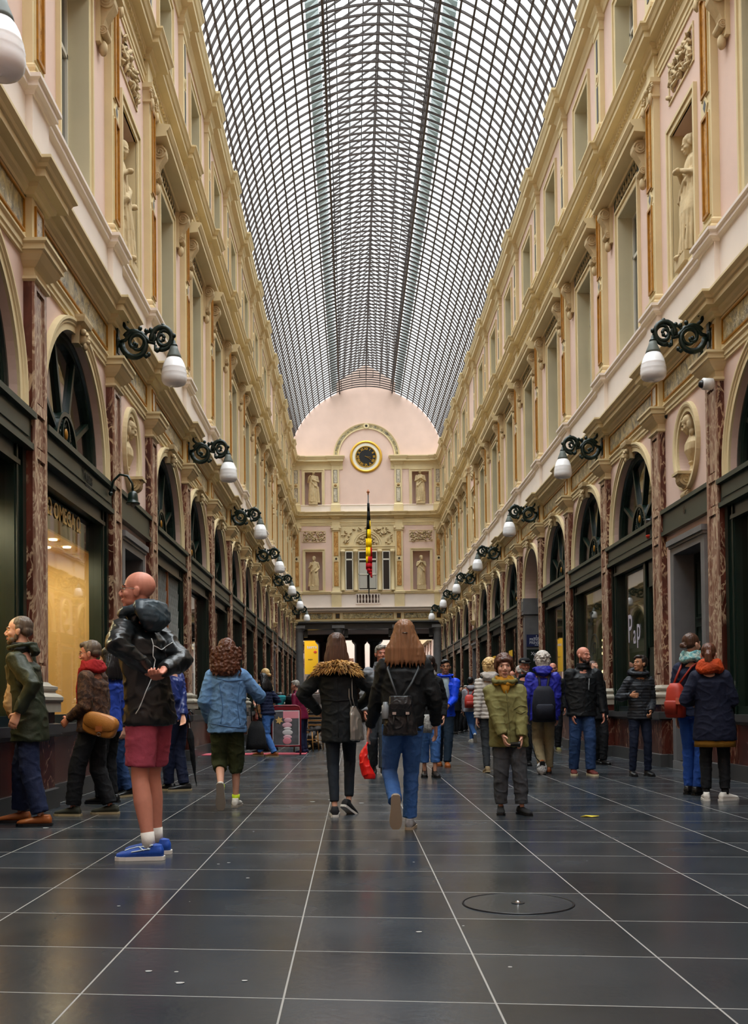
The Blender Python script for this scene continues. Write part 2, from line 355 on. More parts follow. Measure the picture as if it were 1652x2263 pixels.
# ---------------------------------------------------------------- pilaster stack (three storeys)
def build_pilaster(parent, y, door=False):
    q = MB(); w = .27
    q.box(-.02, .085, -.205, .205, 1.25, 5.2, REDM)
    for z0, z1 in ((1.45, 3.42), (3.58, 3.86), (4.02, 5.08)):
        q.box(.08, .092, -.12, .12, z0, z1, REDL)
    q.box(.085, .11, -.205, -.13, 1.25, 5.2, REDL); q.box(.085, .11, .13, .205, 1.25, 5.2, REDL)
    for z0, z1 in ((1.25, 1.42), (3.45, 3.55), (3.89, 3.99), (5.11, 5.2)): q.box(.085, .11, -.13, .13, z0, z1, REDL)
    p = q.build('pilaster', parent, (0, y, 0))
    q = MB(); sq(q, .41, .11, [(.0, 5.17), (.03, 5.185), (.03, 5.21), (.0, 5.225), (.0, 5.30), (.02, 5.31), (.07, 5.35), (.11, 5.40), (.115, 5.425), (.14, 5.43), (.14, 5.48), (.165, 5.50), (.165, 5.53), (0, 5.54)], CREAM); q.build('capital', p)
    q = MB(); sq(q, .41, .11, [(.11, 1.06), (.12, 1.08), (.12, 1.11), (.10, 1.13), (.06, 1.15), (.055, 1.17), (.075, 1.19), (.075, 1.215), (.03, 1.23), (.0, 1.26)], BASEST)
    sq(q, .41, .11, [(.10, .96), (.10, 1.06)], BASEST); q.build('base', p)
    q = MB(); sq(q, .57, .15, [(.0, .2), (.0, .96)], PEDM); sq(q, .57, .15, [(.03, .72), (.06, .74), (.06, .84), (.0, .85)], DARKST); sq(q, .57, .15, [(.04, -.01), (.04, .19), (.0, .2)], DARKST)
    q.build('pedestal', p)
    # frieze block with a small framed panel, cornice break
    q = MB(); sq(q, .41, .09, [(.0, 5.54), (.0, 6.0)], CREAM); q.box(.085, .1, -.11, .11, 5.63, 5.92, GREYM); frame(q, -.11, .11, 5.63, 5.92, .022, .085, .112, GOLD)
    q.build('frieze_block', p)
    q = MB(); sq(q, .45, .09, CORN1, CREAM); q.build('cornice_break', p)
    q = MB(); sq(q, .55, .12, [(.0, 6.29), (.0, 6.98)], PALE); sq(q, .5, .10, SILL, PALE); q.build('parapet_pedestal', p)
    # first floor pilaster
    q = MB(); sq(q, .41, .10, [(.06, 7.14), (.06, 7.2), (.03, 7.23), (.045, 7.26), (.045, 7.29), (.0, 7.33), (.0, 10.42)], CREAM)
    for z0, z1 in ((7.45, 8.72), (9.08, 10.34)):
        q.box(.095, .108, -.085, .085, z0, z1, ORANGE); frame(q, -.085, .085, z0, z1, .038, .095, .135, GOLD); frame(q, -.125, .125, z0 - .04, z1 + .04, .02, .095, .115, CREAM)
    q.add([(.118, 0, 8.74), (.118, .1, 8.9), (.118, 0, 9.06), (.118, -.1, 8.9), (.098, 0, 8.74), (.098, .1, 8.9), (.098, 0, 9.06), (.098, -.1, 8.9)], [(0, 1, 2, 3), (0, 1, 5, 4), (1, 2, 6, 5), (2, 3, 7, 6), (3, 0, 4, 7)], CREAM)
    q.add([(.122, 0, 8.81), (.122, .055, 8.9), (.122, 0, 8.99), (.122, -.055, 8.9)], [(0, 1, 2, 3)], BLACKM)
    q.build('upper_pilaster', p)
    q = MB(); sq(q, .41, .10, [(.0, 10.40), (.03, 10.42), (.03, 10.45), (.01, 10.46), (.02, 10.60), (.06, 10.63), (.06, 10.70)], CREAM)
    for s in (-1, 1):
        for k in range(14):
            a = k * .55; r = .085 * (1 - k / 16)
            q.ball((.13, s * (.2) + s * r * cos(a) * .9, 10.55 + r * sin(a)), .028 * (1 - k / 25), STONE, 6, 4)
        q.tube([(.14, s * .2, 10.47), (.15, s * .2, 10.36), (.13, s * .19, 10.3)], [.03, .035, .015], STONE, 6)
    q.ball((.14, 0, 10.6), (.05, .07, .05), STONE, 8, 6); q.build('scroll_capital', p)
    q = MB(); sq(q, .41, .08, [(.0, 10.7), (.0, 11.1)], CREAM); sq(q, .45, .09, CORN2, CREAM); q.build('cornice_break', p)
    q = MB(); sq(q, .45, .08, BASE3, CREAM)
    sq(q, .41, .09, [(.04, 11.84), (.04, 11.9), (.0, 11.95), (.0, 13.7), (.02, 13.71), (.02, 13.75), (.0, 13.76), (.01, 13.88), (.06, 13.92), (.06, 13.99)], CREAM)
    for z0, z1 in ((12.05, 12.72), (13.0, 13.62)): q.box(.085, .1, -.05, .05, z0, z1, BLACKM)
    q.profring([(.085, -.02), (.105, -.02), (.105, .02), (.085, .02)], ringpath(.075, .075, 12.86, 0, 360, 20), CREAM); q.build('attic_pilaster', p)
    q = MB(); sq(q, .45, .09, CORN3, CREAM); q.build('cornice_break', p)
    return p
# ---------------------------------------------------------------- the two long walls
WALLS = {}
for side, sg, rz in (('left', 1, 0), ('right', -1, pi)):
    q = MB(); yF, yBk = sg * YF, sg * YB; ya, yb = min(yF, yBk), max(yF, yBk)
    for k in range(-6, 15):
        q.box(-.35, 0, sg * (PIL[k] + .205) - .205, sg * (PIL[k] + .205) + .205, 0, Z_TOP, PINK)
    for k in range(-6, 14):
        y0, y1 = PIL[k] + PW, PIL[k + 1]; yc = sg * (y0 + y1) / 2; w = y1 - y0
        passage = side == 'right' and k == 5
        if k in NARROW:
            wall_hole(q, yc, w, 2.0, 3.5, ('rect', .66, 2.0, 3.24), PINK); q.box(-.35, 0, yc - w / 2, yc - .66, 0, 2.0, PINK); q.box(-.35, 0, yc + .66, yc + w / 2, 0, 2.0, PINK)
            wall_hole(q, yc, w, 3.5, 5.56, ('oval', .42, .50, 4.68), PINK)
            wall_hole(q, yc, w, 5.56, 9.9, ('rect', .52, 7.3, 9.48), PINK); q.box(-.35, 0, yc - w / 2, yc + w / 2, 9.9, Z_TOP, PINK)
        elif k < -1: q.box(-.35, 0, yc - w / 2, yc + w / 2, 0, Z_TOP, PINK)
        else:
            wall_hole(q, yc, w, 3.85, 5.56, ('arch', 1.33 if not passage else 1.2, 3.97), PINK)
            wall_hole(q, yc, w, 5.56, 10.9, ('rect', .62, 7.2, 9.7), PINK)
            wall_hole(q, yc, w, 10.9, Z_TOP, ('rect', .6, 11.98, 13.55), PINK)
    W = q.build('wall_' + side, None, (CX - sg * WH, 0, 0), rz); tag(W, 'pink plaster wall with cream trim along the %s side of the arcade' % side, 'wall', kind='structure'); WALLS[side] = W
    # long mouldings
    for nm, pr, m in (('architrave', ARCHI, CREAM), ('main_cornice', CORN1, CREAM), ('window_sill_moulding', SILL, PALE), ('upper_architrave', ARCH2, CREAM), ('upper_cornice', CORN2, CREAM), ('attic_base', BASE3, CREAM), ('top_cornice', CORN3, CREAM)):
        q = MB(); q.prof(closed(pr), ya, yb, m)
        if nm == 'upper_cornice':
            y = 9.0
            while y < YF: q.box(.03, .065, sg * y - .03, sg * y + .03, 11.10, 11.17, m); y += .11
        q.build(nm, W)
    q = MB(); q.box(-.02, .05, ya, yb, 6.28, 6.99, PALE); q.build('parapet_band', W)
    q = MB(); q.box(-.02, .025, ya, yb, 5.55, 6.02, CREAM); q.build('frieze_band', W)
    q = MB(); q.box(-.02, .02, ya, yb, 10.88, 11.1, CREAM); q.build('upper_frieze', W)
    for k in range(-1, 15):
        if k == -1: proto = build_pilaster(W, sg * (PIL[k] + .205))
        else: copy_tree(proto, W, (0, sg * (PIL[k] + .205), 0))
    for k in range(-1, 14):
        y0, y1 = PIL[k] + PW, PIL[k + 1]; yc = sg * (y0 + y1) / 2; w = y1 - y0; h = w / 2
        q = MB(); q.box(.02, .032, yc - h + .1, yc + h - .1, 5.64, 5.93, FRIEZE); frame(q, yc - h + .1, yc + h - .1, 5.64, 5.93, .02, .02, .05, GOLD); q.build('frieze_panel', W)
        passage = side == 'right' and k == 5
        if k not in NARROW:
            r = 1.33 if not passage else 1.2; st = 3.85 if not passage else 3.6
            q = MB(); q.profring([(0, 0), (.03, 0), (.03, .07), (.045, .08), (.045, .10), (.065, .12), (.065, .15), (.0, .16)], [(yc + r, st, 1, 0)] + ringpath(r, r, 3.97, 0, 180, 36, yc) + [(yc - r, st, -1, 0)], CREAM)
            q.build('archivolt', W)
            q = MB(); sq(q, .16, .06, [(.0, 5.2), (.02, 5.34), (.03, 5.40), (.09, 5.42), (.10, 5.47), (.10, 5.50), (0, 5.52)], STONE, yc)
            q.ball((.10, yc, 5.28), (.06, .05, .09), STONE, 10, 8); q.ball((.15, yc, 5.23), (.03, .03, .03), STONE, 8, 6); q.ball((.145, yc - .03, 5.30), (.02, .015, .015), STONE, 6, 4); q.ball((.145, yc + .03, 5.30), (.02, .015, .015), STONE, 6, 4); q.ball((.16, yc, 5.26), (.02, .02, .03), STONE, 6, 4); q.ball((.11, yc - .06, 5.33), .04, STONE, 6, 4); q.ball((.11, yc + .06, 5.33), .04, STONE, 6, 4); q.ball((.12, yc, 5.18), (.03, .04, .05), STONE, 6, 4)
            q.build('keystone', W)
            # hood over the first-floor window
            q = MB(); z = 10.1
            q.prof(closed([(.06, z), (.08, z + .03), (.28, z + .05), (.28, z + .13), (.30, z + .14), (.34, z + .2), (.34, z + .23), (0, z + .27)]), yc - h + .06, yc + h - .06, CREAM)
            q.box(-.01, .02, yc - .9, yc + .9, 9.86, 10.1, GREYGREEN)
            for j in range(9):
                yy = yc - .64 + j * .16; q.tube([(.03, yy - .05, 9.9), (.035, yy, 9.98), (.03, yy + .05, 9.9), (.035, yy + .02, 10.05)], .016, STONE, 5)
            for s in (-1, 1):
                yy = yc + s * (h - .34)
                q.box(-.01, .06, yy - .12, yy + .12, 9.45, 10.1, CREAM)
                for c, rad in (((.14, 9.98), .10), ((.09, 9.60), .06)):
                    volute(q, c[0], c[1], yy - .11, yy + .11, rad, STONE)
                q.prof([(.05, 9.55), (.12, 9.75), (.22, 9.92), (.24, 10.03), (.18, 10.1), (.0, 10.1), (.0, 9.5)], yy - .09, yy + .09, STONE)
                q.ball((.07, yy, 9.42), (.06, .06, .1), STONE, 8, 6)
            q.build('window_hood', W)
            q = MB(); frame(q, yc - .62, yc + .62, 7.2, 9.7, .09, -.02, .03, CREAM); frame(q, yc - .71, yc + .71, 7.11, 9.79, .05, -.02, .055, CREAM); q.box(-.33, .026, yc - .64, yc - .61, 7.2, 9.7, JAMB); q.box(-.33, .026, yc + .61, yc + .64, 7.2, 9.7, JAMB); q.box(-.33, .026, yc - .62, yc + .62, 9.685, 9.71, JAMB)
            q.build('window_architrave', W)
            q = MB(); frame(q, yc - .6, yc + .6, 11.98, 13.55, .09, -.02, .03, CREAM); frame(q, yc - .69, yc + .69, 11.89, 13.64, .05, -.02, .055, CREAM); q.box(-.33, .026, yc - .62, yc - .59, 11.98, 13.55, JAMB); q.box(-.33, .026, yc + .59, yc + .62, 11.98, 13.55, JAMB); q.box(-.33, .026, yc - .6, yc + .6, 13.535, 13.56, JAMB)
            q.build('attic_architrave', W)
            if not passage:   # dado under the shop window
                q = MB(); q.box(-.3, .03, yc - h, yc + h, .19, .72, PEDM); q.box(-.3, .09, yc - h, yc + h, .74, .83, DARKST); q.box(-.3, .05, yc - h, yc + h, .70, .75, DARKST); q.box(-.3, .07, yc - h, yc + h, -.01, .2, DARKST); q.build('dado', W)
        else:
            q = MB(); q.profring([(0, 0), (.03, 0), (.03, .05), (.05, .07), (.06, .10), (.06, .13), (0, .14)], ringpath(.42, .50, 4.68, 0, 360, 48, yc), CREAM); q.build('oval_frame', W)
            q = MB(); q.loft([((-.40, yc, 4.68), (0, .3, 0), (0, 0, .38)), ((-.34, yc, 4.68), (0, .4, 0), (0, 0, .48)), ((-.1, yc, 4.68), (0, .43, 0), (0, 0, .51)), ((-.01, yc, 4.68), (0, .425, 0), (0, 0, .505))], JAMB, 40)
            f = q.f; q.f = f[:-1]; q.m = q.m[:-1]; q.sm = q.sm[:-1]; q.build('niche_shell', W)
            q = MB(); frame(q, yc - .52, yc + .52, 7.3, 9.48, .09, -.02, .03, CREAM); frame(q, yc - .61, yc + .61, 7.21, 9.57, .05, -.02, .055, CREAM); q.build('niche_architrave', W)
            q = MB(); q.box(-.5, -.45, yc - .55, yc + .55, 7.2, 9.6, CREAM); q.box(-.5, -.3, yc - .56, yc - .52, 7.2, 9.6, CREAM); q.box(-.5, -.3, yc + .52, yc + .56, 7.2, 9.6, CREAM); q.box(-.5, 0, yc - .52, yc + .52, 7.2, 7.3, CREAM); q.box(-.5, -.005, yc - .53, yc - .51, 7.2, 9.5, CREAM); q.box(-.5, -.005, yc + .51, yc + .53, 7.2, 9.5, CREAM); q.box(-.5, -.3, yc - .52, yc + .52, 9.48, 9.52, CREAM); q.build('niche_shell', W)
            q = MB(); frame(q, yc - .55, yc + .55, 10.0, 10.5, .03, -.01, .02, CREAM); rr = random.Random(k)
            for j in range(60):
                yy, zz = yc + rr.uniform(-.5, .5), rr.uniform(10.03, 10.47); q.tube([(.0, yy, zz), (.05, yy + rr.uniform(-.08, .08), zz + rr.uniform(-.08, .08)), (.02, yy + rr.uniform(-.12, .12), zz + rr.uniform(-.1, .1))], [.03, .035, .015], STONE, 6)
            q.build('carved_relief', W)
            q = MB(); q.box(-.3, .03, yc - h, yc - .78, .19, .72, PEDM); q.box(-.3, .03, yc + .78, yc + h, .19, .72, PEDM); q.box(-.3, .07, yc - h, yc - .78, -.01, .2, DARKST); q.box(-.3, .07, yc + .78, yc + h, -.01, .2, DARKST); q.build('dado', W)
    # added slabs behind the rooms and above the walls keep sky light out
    q = MB(); q.box(-3.1, -3.0, ya, yb, 0, Z_TOP, BLACKM); q.box(-3.1, -.3, ya, yb, Z_TOP - .1, Z_TOP, PALE); q.box(-3.0, -.35, ya, yb, 5.6, 5.75, JAMB); q.build('added_light_block', W)
# ---------------------------------------------------------------- windows and doors
wn = [0]; dn = [0]
def place(side, k): 
    sg = 1 if side == 'left' else -1; yc = (PIL[k] + PW + PIL[k + 1]) / 2
    return (CX - sg * WH, yc, 0), (0 if side == 'left' else pi)
def upper_window(z0, z1, hw, cross):
    o = empty('window_1'); q = MB(); d = -.26
    frame(q, -hw + .05, hw - .05, z0 + .05, z1 - .05, .05, d - .03, d + .03, WHITEP); q.box(d - .02, d + .04, -.03, .03, z0, z1, WHITEP)
    q.box(d - .02, d + .03, -hw, hw, cross - .03, cross + .03, WHITEP)
    q.build('window_frame', o)
    q = MB(); q.add([(d, -hw, z0), (d, hw, z0), (d, hw, z1), (d, -hw, z1)], [(0, 1, 2, 3)], PANED); q.build('pane', o)
    q = MB()
    for s in (-1, 1):
        for j in range(8): q.tube([(d - .12 + .02 * (j % 2), s * (hw - .03 - j * .035), z0 + .05), (d - .12 + .02 * (j % 2), s * (hw - .03 - j * .035), z1 - .05)], .025, WHITEP, 6)
    q.build('curtain', o)
    return o
UW = upper_window(7.2, 9.7, .62, 8.95); AW = upper_window(11.98, 13.55, .60, 13.0)
def fan_window():
    o = empty('window_1'); q = MB(); r = 1.33; zc = 3.97; d = -.16
    q.profring([(d - .04, -.12), (d + .05, -.12), (d + .05, -.05), (d + .08, -.04), (d + .08, 0), (d - .04, 0)], [(r, 3.8, 1, 0)] + ringpath(r, r, zc, 0, 180, 36) + [(-r, 3.8, -1, 0)], GREEN)
    for a in (28, 70, 110, 152): a = R(a); q.bar((d + .02, .38 * cos(a), zc + .38 * sin(a)), (d + .02, 1.2 * cos(a), zc + 1.2 * sin(a)), .05, .06, GREEN)
    q.build('fan_frame', o)
    q = MB(); N = 32; q.add([(d, 0, zc - .1)] + [(d, r * cos(pi * i / N), zc + r * sin(pi * i / N)) for i in range(N + 1)], [(0, i + 1, i + 2) for i in range(N)], PANED); q.build('pane', o)
    q = MB(); q.profring([(d, -.05), (d + .07, -.05), (d + .07, 0), (d, 0)], ringpath(.47, .52, zc - .08, 0, 180, 24), GREEN)
    q.profring([(d, -.025), (d + .06, -.025), (d + .06, 0), (d, 0)], ringpath(.15, .19, zc + .19, 0, 360, 20), IRON)
    for j in range(13):
        a = R(8 + j * 13.6); c = (.31 * cos(a), zc - .04 + .34 * sin(a)); q.tube([(d + .03, c[0] + .06 * (1 - t / 12) * cos(t * .8 + j), c[1] + .06 * (1 - t / 12) * sin(t * .8 + j)) for t in range(10)], .014, IRON, 5)
    q.ball((d + .05, 0, zc + .19), (.02, .05, .07), GOLD, 8, 6); q.build('iron_rosette', o)
    return o
FW = fan_window()
def shop_front(kind):
    """kind 'window' full glass, 'door' glass with a door leaf at the near end"""
    o = empty('window_1'); h = 1.52; q = MB()
    q.box(-.16, .07, -h, h, 3.56, 3.83, GREYGREEN); q.box(-.16, .13, -h, h, 3.81, 3.87, GREYGREEN); q.box(-.16, .10, -h, h, 3.51, 3.57, GREYGREEN); q.box(.06, .085, -h + .1, h - .1, 3.62, 3.76, GREYGREEN)
    q.build('transom', o)
    q = MB(); z0 = .83
    for s in (-1, 1):
        q.box(-.16, .0, s * h - (.3 if s > 0 else 0), s * h + (0 if s > 0 else .3), z0, 3.52, GREEN); q.box(0, .03, s * (h - .08) - .05, s * (h - .08) + .05, z0, 3.52, GREEN); q.box(-.05, .02, s * (h - .26) - .02, s * (h - .26) + .02, z0, 3.52, GREEN)
    q.box(-.16, .0, -h, h, 3.35, 3.52, GREEN); q.box(-.05, .03, -h + .2, h - .2, 3.32, 3.37, GREEN); q.box(-.16, 0, -h, h, z0 - .01, z0 + .1, GREEN)
    q.build('shop_frame', o)
    q = MB(); q.add([(-.09, -h + .25, z0), (-.09, h - .25, z0), (-.09, h - .25, 3.4), (-.09, -h + .25, 3.4)], [(0, 1, 2, 3)], PANE); q.build('pane', o)
    if kind == 'door':
        q = MB(); q.box(-.14, -.02, .5, .62, z0, 3.4, GREEN); q.box(-.13, -.05, .62, h - .25, z0, 1.9, GREEN); q.box(-.13, -.05, .62, h - .25, 2.9, 3.4, GREEN); q.box(-.13, -.05, .62, .72, z0, 3.4, GREEN); q.box(-.13, -.05, h - .38, h - .25, z0, 3.4, GREEN)
        q.box(-.10, -.03, .76, h - .42, 1.1, 1.75, GREEN); q.build('door_leaf', o)
    return o
SW = shop_front('window'); SD = shop_front('door')
def keep(proto, nm, side, k, label):
    loc, rz = place(side, k); o = proto if not proto.get('used') else copy_tree(proto)
    proto['used'] = 1; o.location = loc; o.rotation_euler = (0, 0, rz)
    if nm == 'window': wn[0] += 1; o.name = 'window_%d' % wn[0]
    else: dn[0] += 1; o.name = 'door_%d' % dn[0]
    tag(o, label, nm, kind='structure'); return o
wide = [k for k in range(-1, 14) if k not in NARROW]
for side in ('left', 'right'):
    for i, k in enumerate(wide):
        od = ORD[i]; passage = side == 'right' and k == 5
        keep(UW, 'window', side, k, 'first floor sash window under a scrolled hood, %s from the camera on the %s wall' % (od, side))
        keep(AW, 'window', side, k, 'small attic window below the roof, %s from the camera on the %s wall' % (od, side))
        if passage: continue
        keep(FW, 'window', side, k, 'half round fan window with iron rosette, %s arch from the camera on the %s wall' % (od, side))
        keep(SD if side == 'right' and k in (2, 4, 6, 8, 11) else SW, 'window', side, k, 'green framed shop front, %s from the camera on the %s wall' % (od, side))
for pr in (UW, AW, FW, SW, SD):
    if 'used' in pr: del pr['used']
for o in COL.objects:
    if 'used' in o: del o['used']
# doors in the narrow bays
q = MB(); DOORS = empty('door_1')
q = MB(); frame(q, -.62, .62, .12, 3.2, .16, -.3, .05, GREYST); q.box(-.02, .10, -.82, .82, 3.34, 3.42, GREYST); q.box(-.02, .07, -.80, .80, 3.30, 3.35, GREYST); q.box(-.3, .06, -.78, .78, -.02, .12, GREYST); q.build('stone_surround', DOORS)
q = MB(); q.box(-.32, -.26, -.62, .62, .1, 3.2, GREEN)
for s in (-1, 1):
    for z0, z1 in ((.3, 1.1), (1.25, 2.1), (2.25, 3.05)): frame(q, s * .31 - .18, s * .31 + .18, z0, z1, .03, -.26, -.235, GREEN); q.box(-.26, -.25, s * .31 - .14, s * .31 + .14, z0 + .04, z1 - .04, GREEN)
dl = q.build('door_leaf', DOORS); q = MB(); q.ball((-.2, .06, 1.15), .035, GOLD); q.tube([(-.26, .06, 1.15), (-.2, .06, 1.15)], .012, GOLD); q.build('door_knob', dl)
q = MB(); q.box(-.02, .06, -1.09, 1.09, 3.6, 3.9, GREYGREEN); q.box(-.02, .10, -1.09, 1.09, 3.88, 3.94, GREYGREEN); q.box(-.02, .09, -1.09, 1.09, 3.55, 3.61, GREYGREEN); q.build('fascia', DOORS)
first = True
for side in ('left', 'right'):
    for k in NARROW:
        loc, rz = place(side, k); o = DOORS if first else copy_tree(DOORS); first = False; o.location = loc; o.rotation_euler = (0, 0, rz); dn[0] += 1; o.name = 'door_%d' % dn[0]
        tag(o, 'dark green panelled door in a grey stone surround, %s door on the %s wall' % ('nearer' if k == 1 else 'farther', side), 'door', kind='structure')
# the open passage on the right (sixth bay)
loc, rz = place('right', 5); P = empty('trim_1', loc, rz); tag(P, 'open arched side passage with grey stone piers on the right wall', 'archway', kind='structure')
q = MB()
for s in (-1, 1): q.box(-2.9, .02, s * 1.52 - (.32 if s > 0 else 0), s * 1.52 + (0 if s > 0 else .32), 0, 3.55, GREYST); q.box(-2.9, .06, s * 1.36 - .2, s * 1.36 + .2, 3.5, 3.95, GREYST); frame(q, s * 1.36 - .1, s * 1.36 + .1, 3.62, 3.84, .02, .06, .075, GREYST)
q.build('stone_pier', P)
q = MB(); N = 24; vs = []
for i in range(N + 1): a = pi * i / N; vs += [(-.3, 1.2 * cos(a), 3.95 + 1.2 * sin(a)), (-2.95, 1.2 * cos(a), 3.95 + 1.2 * sin(a))]
q.add(vs, [(2 * i, 2 * i + 1, 2 * i + 3, 2 * i + 2) for i in range(N)], CREAM)
for i in range(5):
    a0, a1 = R(8 + i * 34), R(8 + i * 34 + 28); 
q.build('vault', P)
q = MB(); q.box(-2.95, -2.9, -1.5, 1.5, 0, 5.3, JAMB); q.build('passage_back', P)
# end facade, floor, roof ------------------------------------------------
def floor_material():
    m = bpy.data.materials.new('polished_stone_tiles'); m.use_nodes = True; nt = m.node_tree; b = nt.nodes['Principled BSDF']; L = nt.links.new; N = nt.nodes.new
    geo = N('ShaderNodeNewGeometry'); mp = N('ShaderNodeMapping'); mp.vector_type = 'POINT'; mp.inputs['Location'].default_value = (TX0, TY0, 0); L(geo.outputs['Position'], mp.inputs[0])
    br = N('ShaderNodeTexBrick'); br.offset = 0; br.squash = 1; br.inputs['Scale'].default_value = 1
    br.inputs['Brick Width'].default_value = TW; br.inputs['Row Height'].default_value = TL; br.inputs['Mortar Size'].default_value = .004; br.inputs['Mortar Smooth'].default_value = .3; br.inputs['Bias'].default_value = 0
    br.inputs['Color1'].default_value = (0, 0, 0, 1); br.inputs['Color2'].default_value = (1, 1, 1, 1); br.inputs['Mortar'].default_value = (.5, .5, .5, 1)
    L(mp.outputs[0], br.inputs['Vector'])
    n = N('ShaderNodeTexNoise'); n.inputs['Scale'].default_value = 1.3; n.inputs['Detail'].default_value = 3; n.inputs['Roughness'].default_value = .5; L(geo.outputs['Position'], n.inputs['Vector'])
    n2 = N('ShaderNodeTexNoise'); n2.inputs['Scale'].default_value = 28; n2.inputs['Detail'].default_value = 6; L(geo.outputs['Position'], n2.inputs['Vector'])
    r = N('ShaderNodeValToRGB'); e = r.color_ramp.elements; e[0].color = hexc('191e22'); e[0].position = .0; e[1].color = hexc('353a3f'); e[1].position = 1
    mix = N('ShaderNodeMix'); mix.data_type = 'FLOAT'; mix.inputs[0].default_value = .4; L(br.outputs['Color'], mix.inputs[2]); L(n.outputs[0], mix.inputs[3]); L(mix.outputs[0], r.inputs[0])
    v = N('ShaderNodeTexVoronoi'); v.inputs['Scale'].default_value = 2.3; L(geo.outputs['Position'], v.inputs['Vector'])
    sp = N('ShaderNodeMath'); sp.operation = 'LESS_THAN'; sp.inputs[1].default_value = .02; L(v.outputs['Distance'], sp.inputs[0])
    mort = N('ShaderNodeMix'); mort.data_type = 'RGBA'; L(br.outputs['Fac'], mort.inputs[0]); L(r.outputs[0], mort.inputs[6]); mort.inputs[7].default_value = hexc('8d8a84')
    m2 = N('ShaderNodeMix'); m2.data_type = 'RGBA'; L(sp.outputs[0], m2.inputs[0]); L(mort.outputs[2], m2.inputs[6]); m2.inputs[7].default_value = hexc('9a9a96'); L(m2.outputs[2], b.inputs['Base Color'])
    rr = N('ShaderNodeMapRange'); rr.inputs[1].default_value = .3; rr.inputs[2].default_value = .7; rr.inputs[3].default_value = .17; rr.inputs[4].default_value = .30; L(n.outputs[0], rr.inputs[0])
    ad = N('ShaderNodeMath'); ad.operation = 'MULTIPLY_ADD'; L(br.outputs['Fac'], ad.inputs[0]); ad.inputs[1].default_value = .35; L(rr.outputs[0], ad.inputs[2]); L(ad.outputs[0], b.inputs['Roughness'])
    b.inputs['Specular IOR Level'].default_value = .45
    bp = N('ShaderNodeBump'); bp.inputs['Strength'].default_value = .22; bp.inputs['Distance'].default_value = .004; mh = N('ShaderNodeMath'); mh.operation = 'MULTIPLY_ADD'; L(br.outputs['Fac'], mh.inputs[0]); mh.inputs[1].default_value = -.6; L(n2.outputs[0], mh.inputs[2]); L(mh.outputs[0], bp.inputs['Height']); L(bp.outputs[0], b.inputs['Normal'])
    return m
TW, TL, TX0, TY0, TSH = .714, .70, .25, -.11, .12
FLM = floor_material()
_nt = FLM.node_tree
_mp = [n for n in _nt.nodes if n.type == 'MAPPING'][0]
_sx = _nt.nodes.new('ShaderNodeSeparateXYZ'); _cb = _nt.nodes.new('ShaderNodeCombineXYZ'); _sh = _nt.nodes.new('ShaderNodeMath'); _sh.operation = 'MULTIPLY_ADD'; _sh.inputs[1].default_value = TSH
_g = [n for n in _nt.nodes if n.type == 'NEW_GEOMETRY'][0]
_nt.links.new(_g.outputs['Position'], _sx.inputs[0]); _nt.links.new(_sx.outputs[0], _sh.inputs[0]); _nt.links.new(_sx.outputs[1], _sh.inputs[2])
_nt.links.new(_sx.outputs[0], _cb.inputs[0]); _nt.links.new(_sh.outputs[0], _cb.inputs[1]); _nt.links.new(_cb.outputs[0], _mp.inputs[0])
q = MB(); q.box(CX - WH - 3.2, CX + WH + 3.2, YB - 1, YF + 34, -.2, 0, FLM); fl = q.build('floor'); tag(fl, 'polished dark grey stone tile floor with pale joints', 'floor', kind='structure')
# ---------------------------------------------------------------- end facade
E = empty('wall_end', (CX, YF, 0), -pi / 2); tag(E, 'pink and cream end facade with clock arch and statue niches', 'wall', kind='structure')
NX, CXP = 2.92, 1.70
q = MB()
def eb(y0, y1, z0, z1, m=PINK, d0=-.4, d1=0): q.box(d0, d1, y0, y1, z0, z1, m)
eb(-4.1, 4.1, 5.5, 7.2)
for s in (-1, 1):
    wall_hole(q, s * 2.9, 2.3, 7.2, 10.7, ('rect', .46, 7.2, 9.3), PINK, 0, .45)
    wall_hole(q, s * 2.9, 2.3, 11.0, 14.4, ('rect', .46, 11.83, 13.62), PINK, 0, .45)
    q.box(-.45, -.40, s * 2.9 - .5, s * 2.9 + .5, 7.1, 13.8, PINK)
wall_hole(q, 0, 3.5, 7.2, 9.45, ('rect', .5, 7.2, 9.35), CREAM, 0, .3)
eb(-1.75, 1.75, 9.45, 10.7, CREAM, -.35, 0); eb(-4.1, 4.1, 10.7, 11.0); eb(-1.75, 1.75, 11.0, 14.3)
N = 40; rr = 4.22; zc = 13.98
q.box(-.4, .002, -4.22, 4.22, 14.2, 14.6, PINK)
rim = [(rr * cos(pi * i / N), zc + rr * sin(pi * i / N)) for i in range(N + 1)]
vs = [(d, y, z) for d in (-.006, -.35) for y, z in rim]; q.add(vs, [tuple(range(N + 1)), tuple(range(N + 1, 2 * N + 2))[::-1]] + [(i, i + 1, N + 2 + i, N + 1 + i) for i in range(N)], PINK)
q.add([(-.01, -1.6, 17.6), (-.01, 1.6, 17.6), (-.01, 1.6, 18.5), (-.01, 0, 19.5), (-.01, -1.6, 18.5)], [(0, 1, 2, 3, 4)], PINK)
q.build('facade_plaster', E)
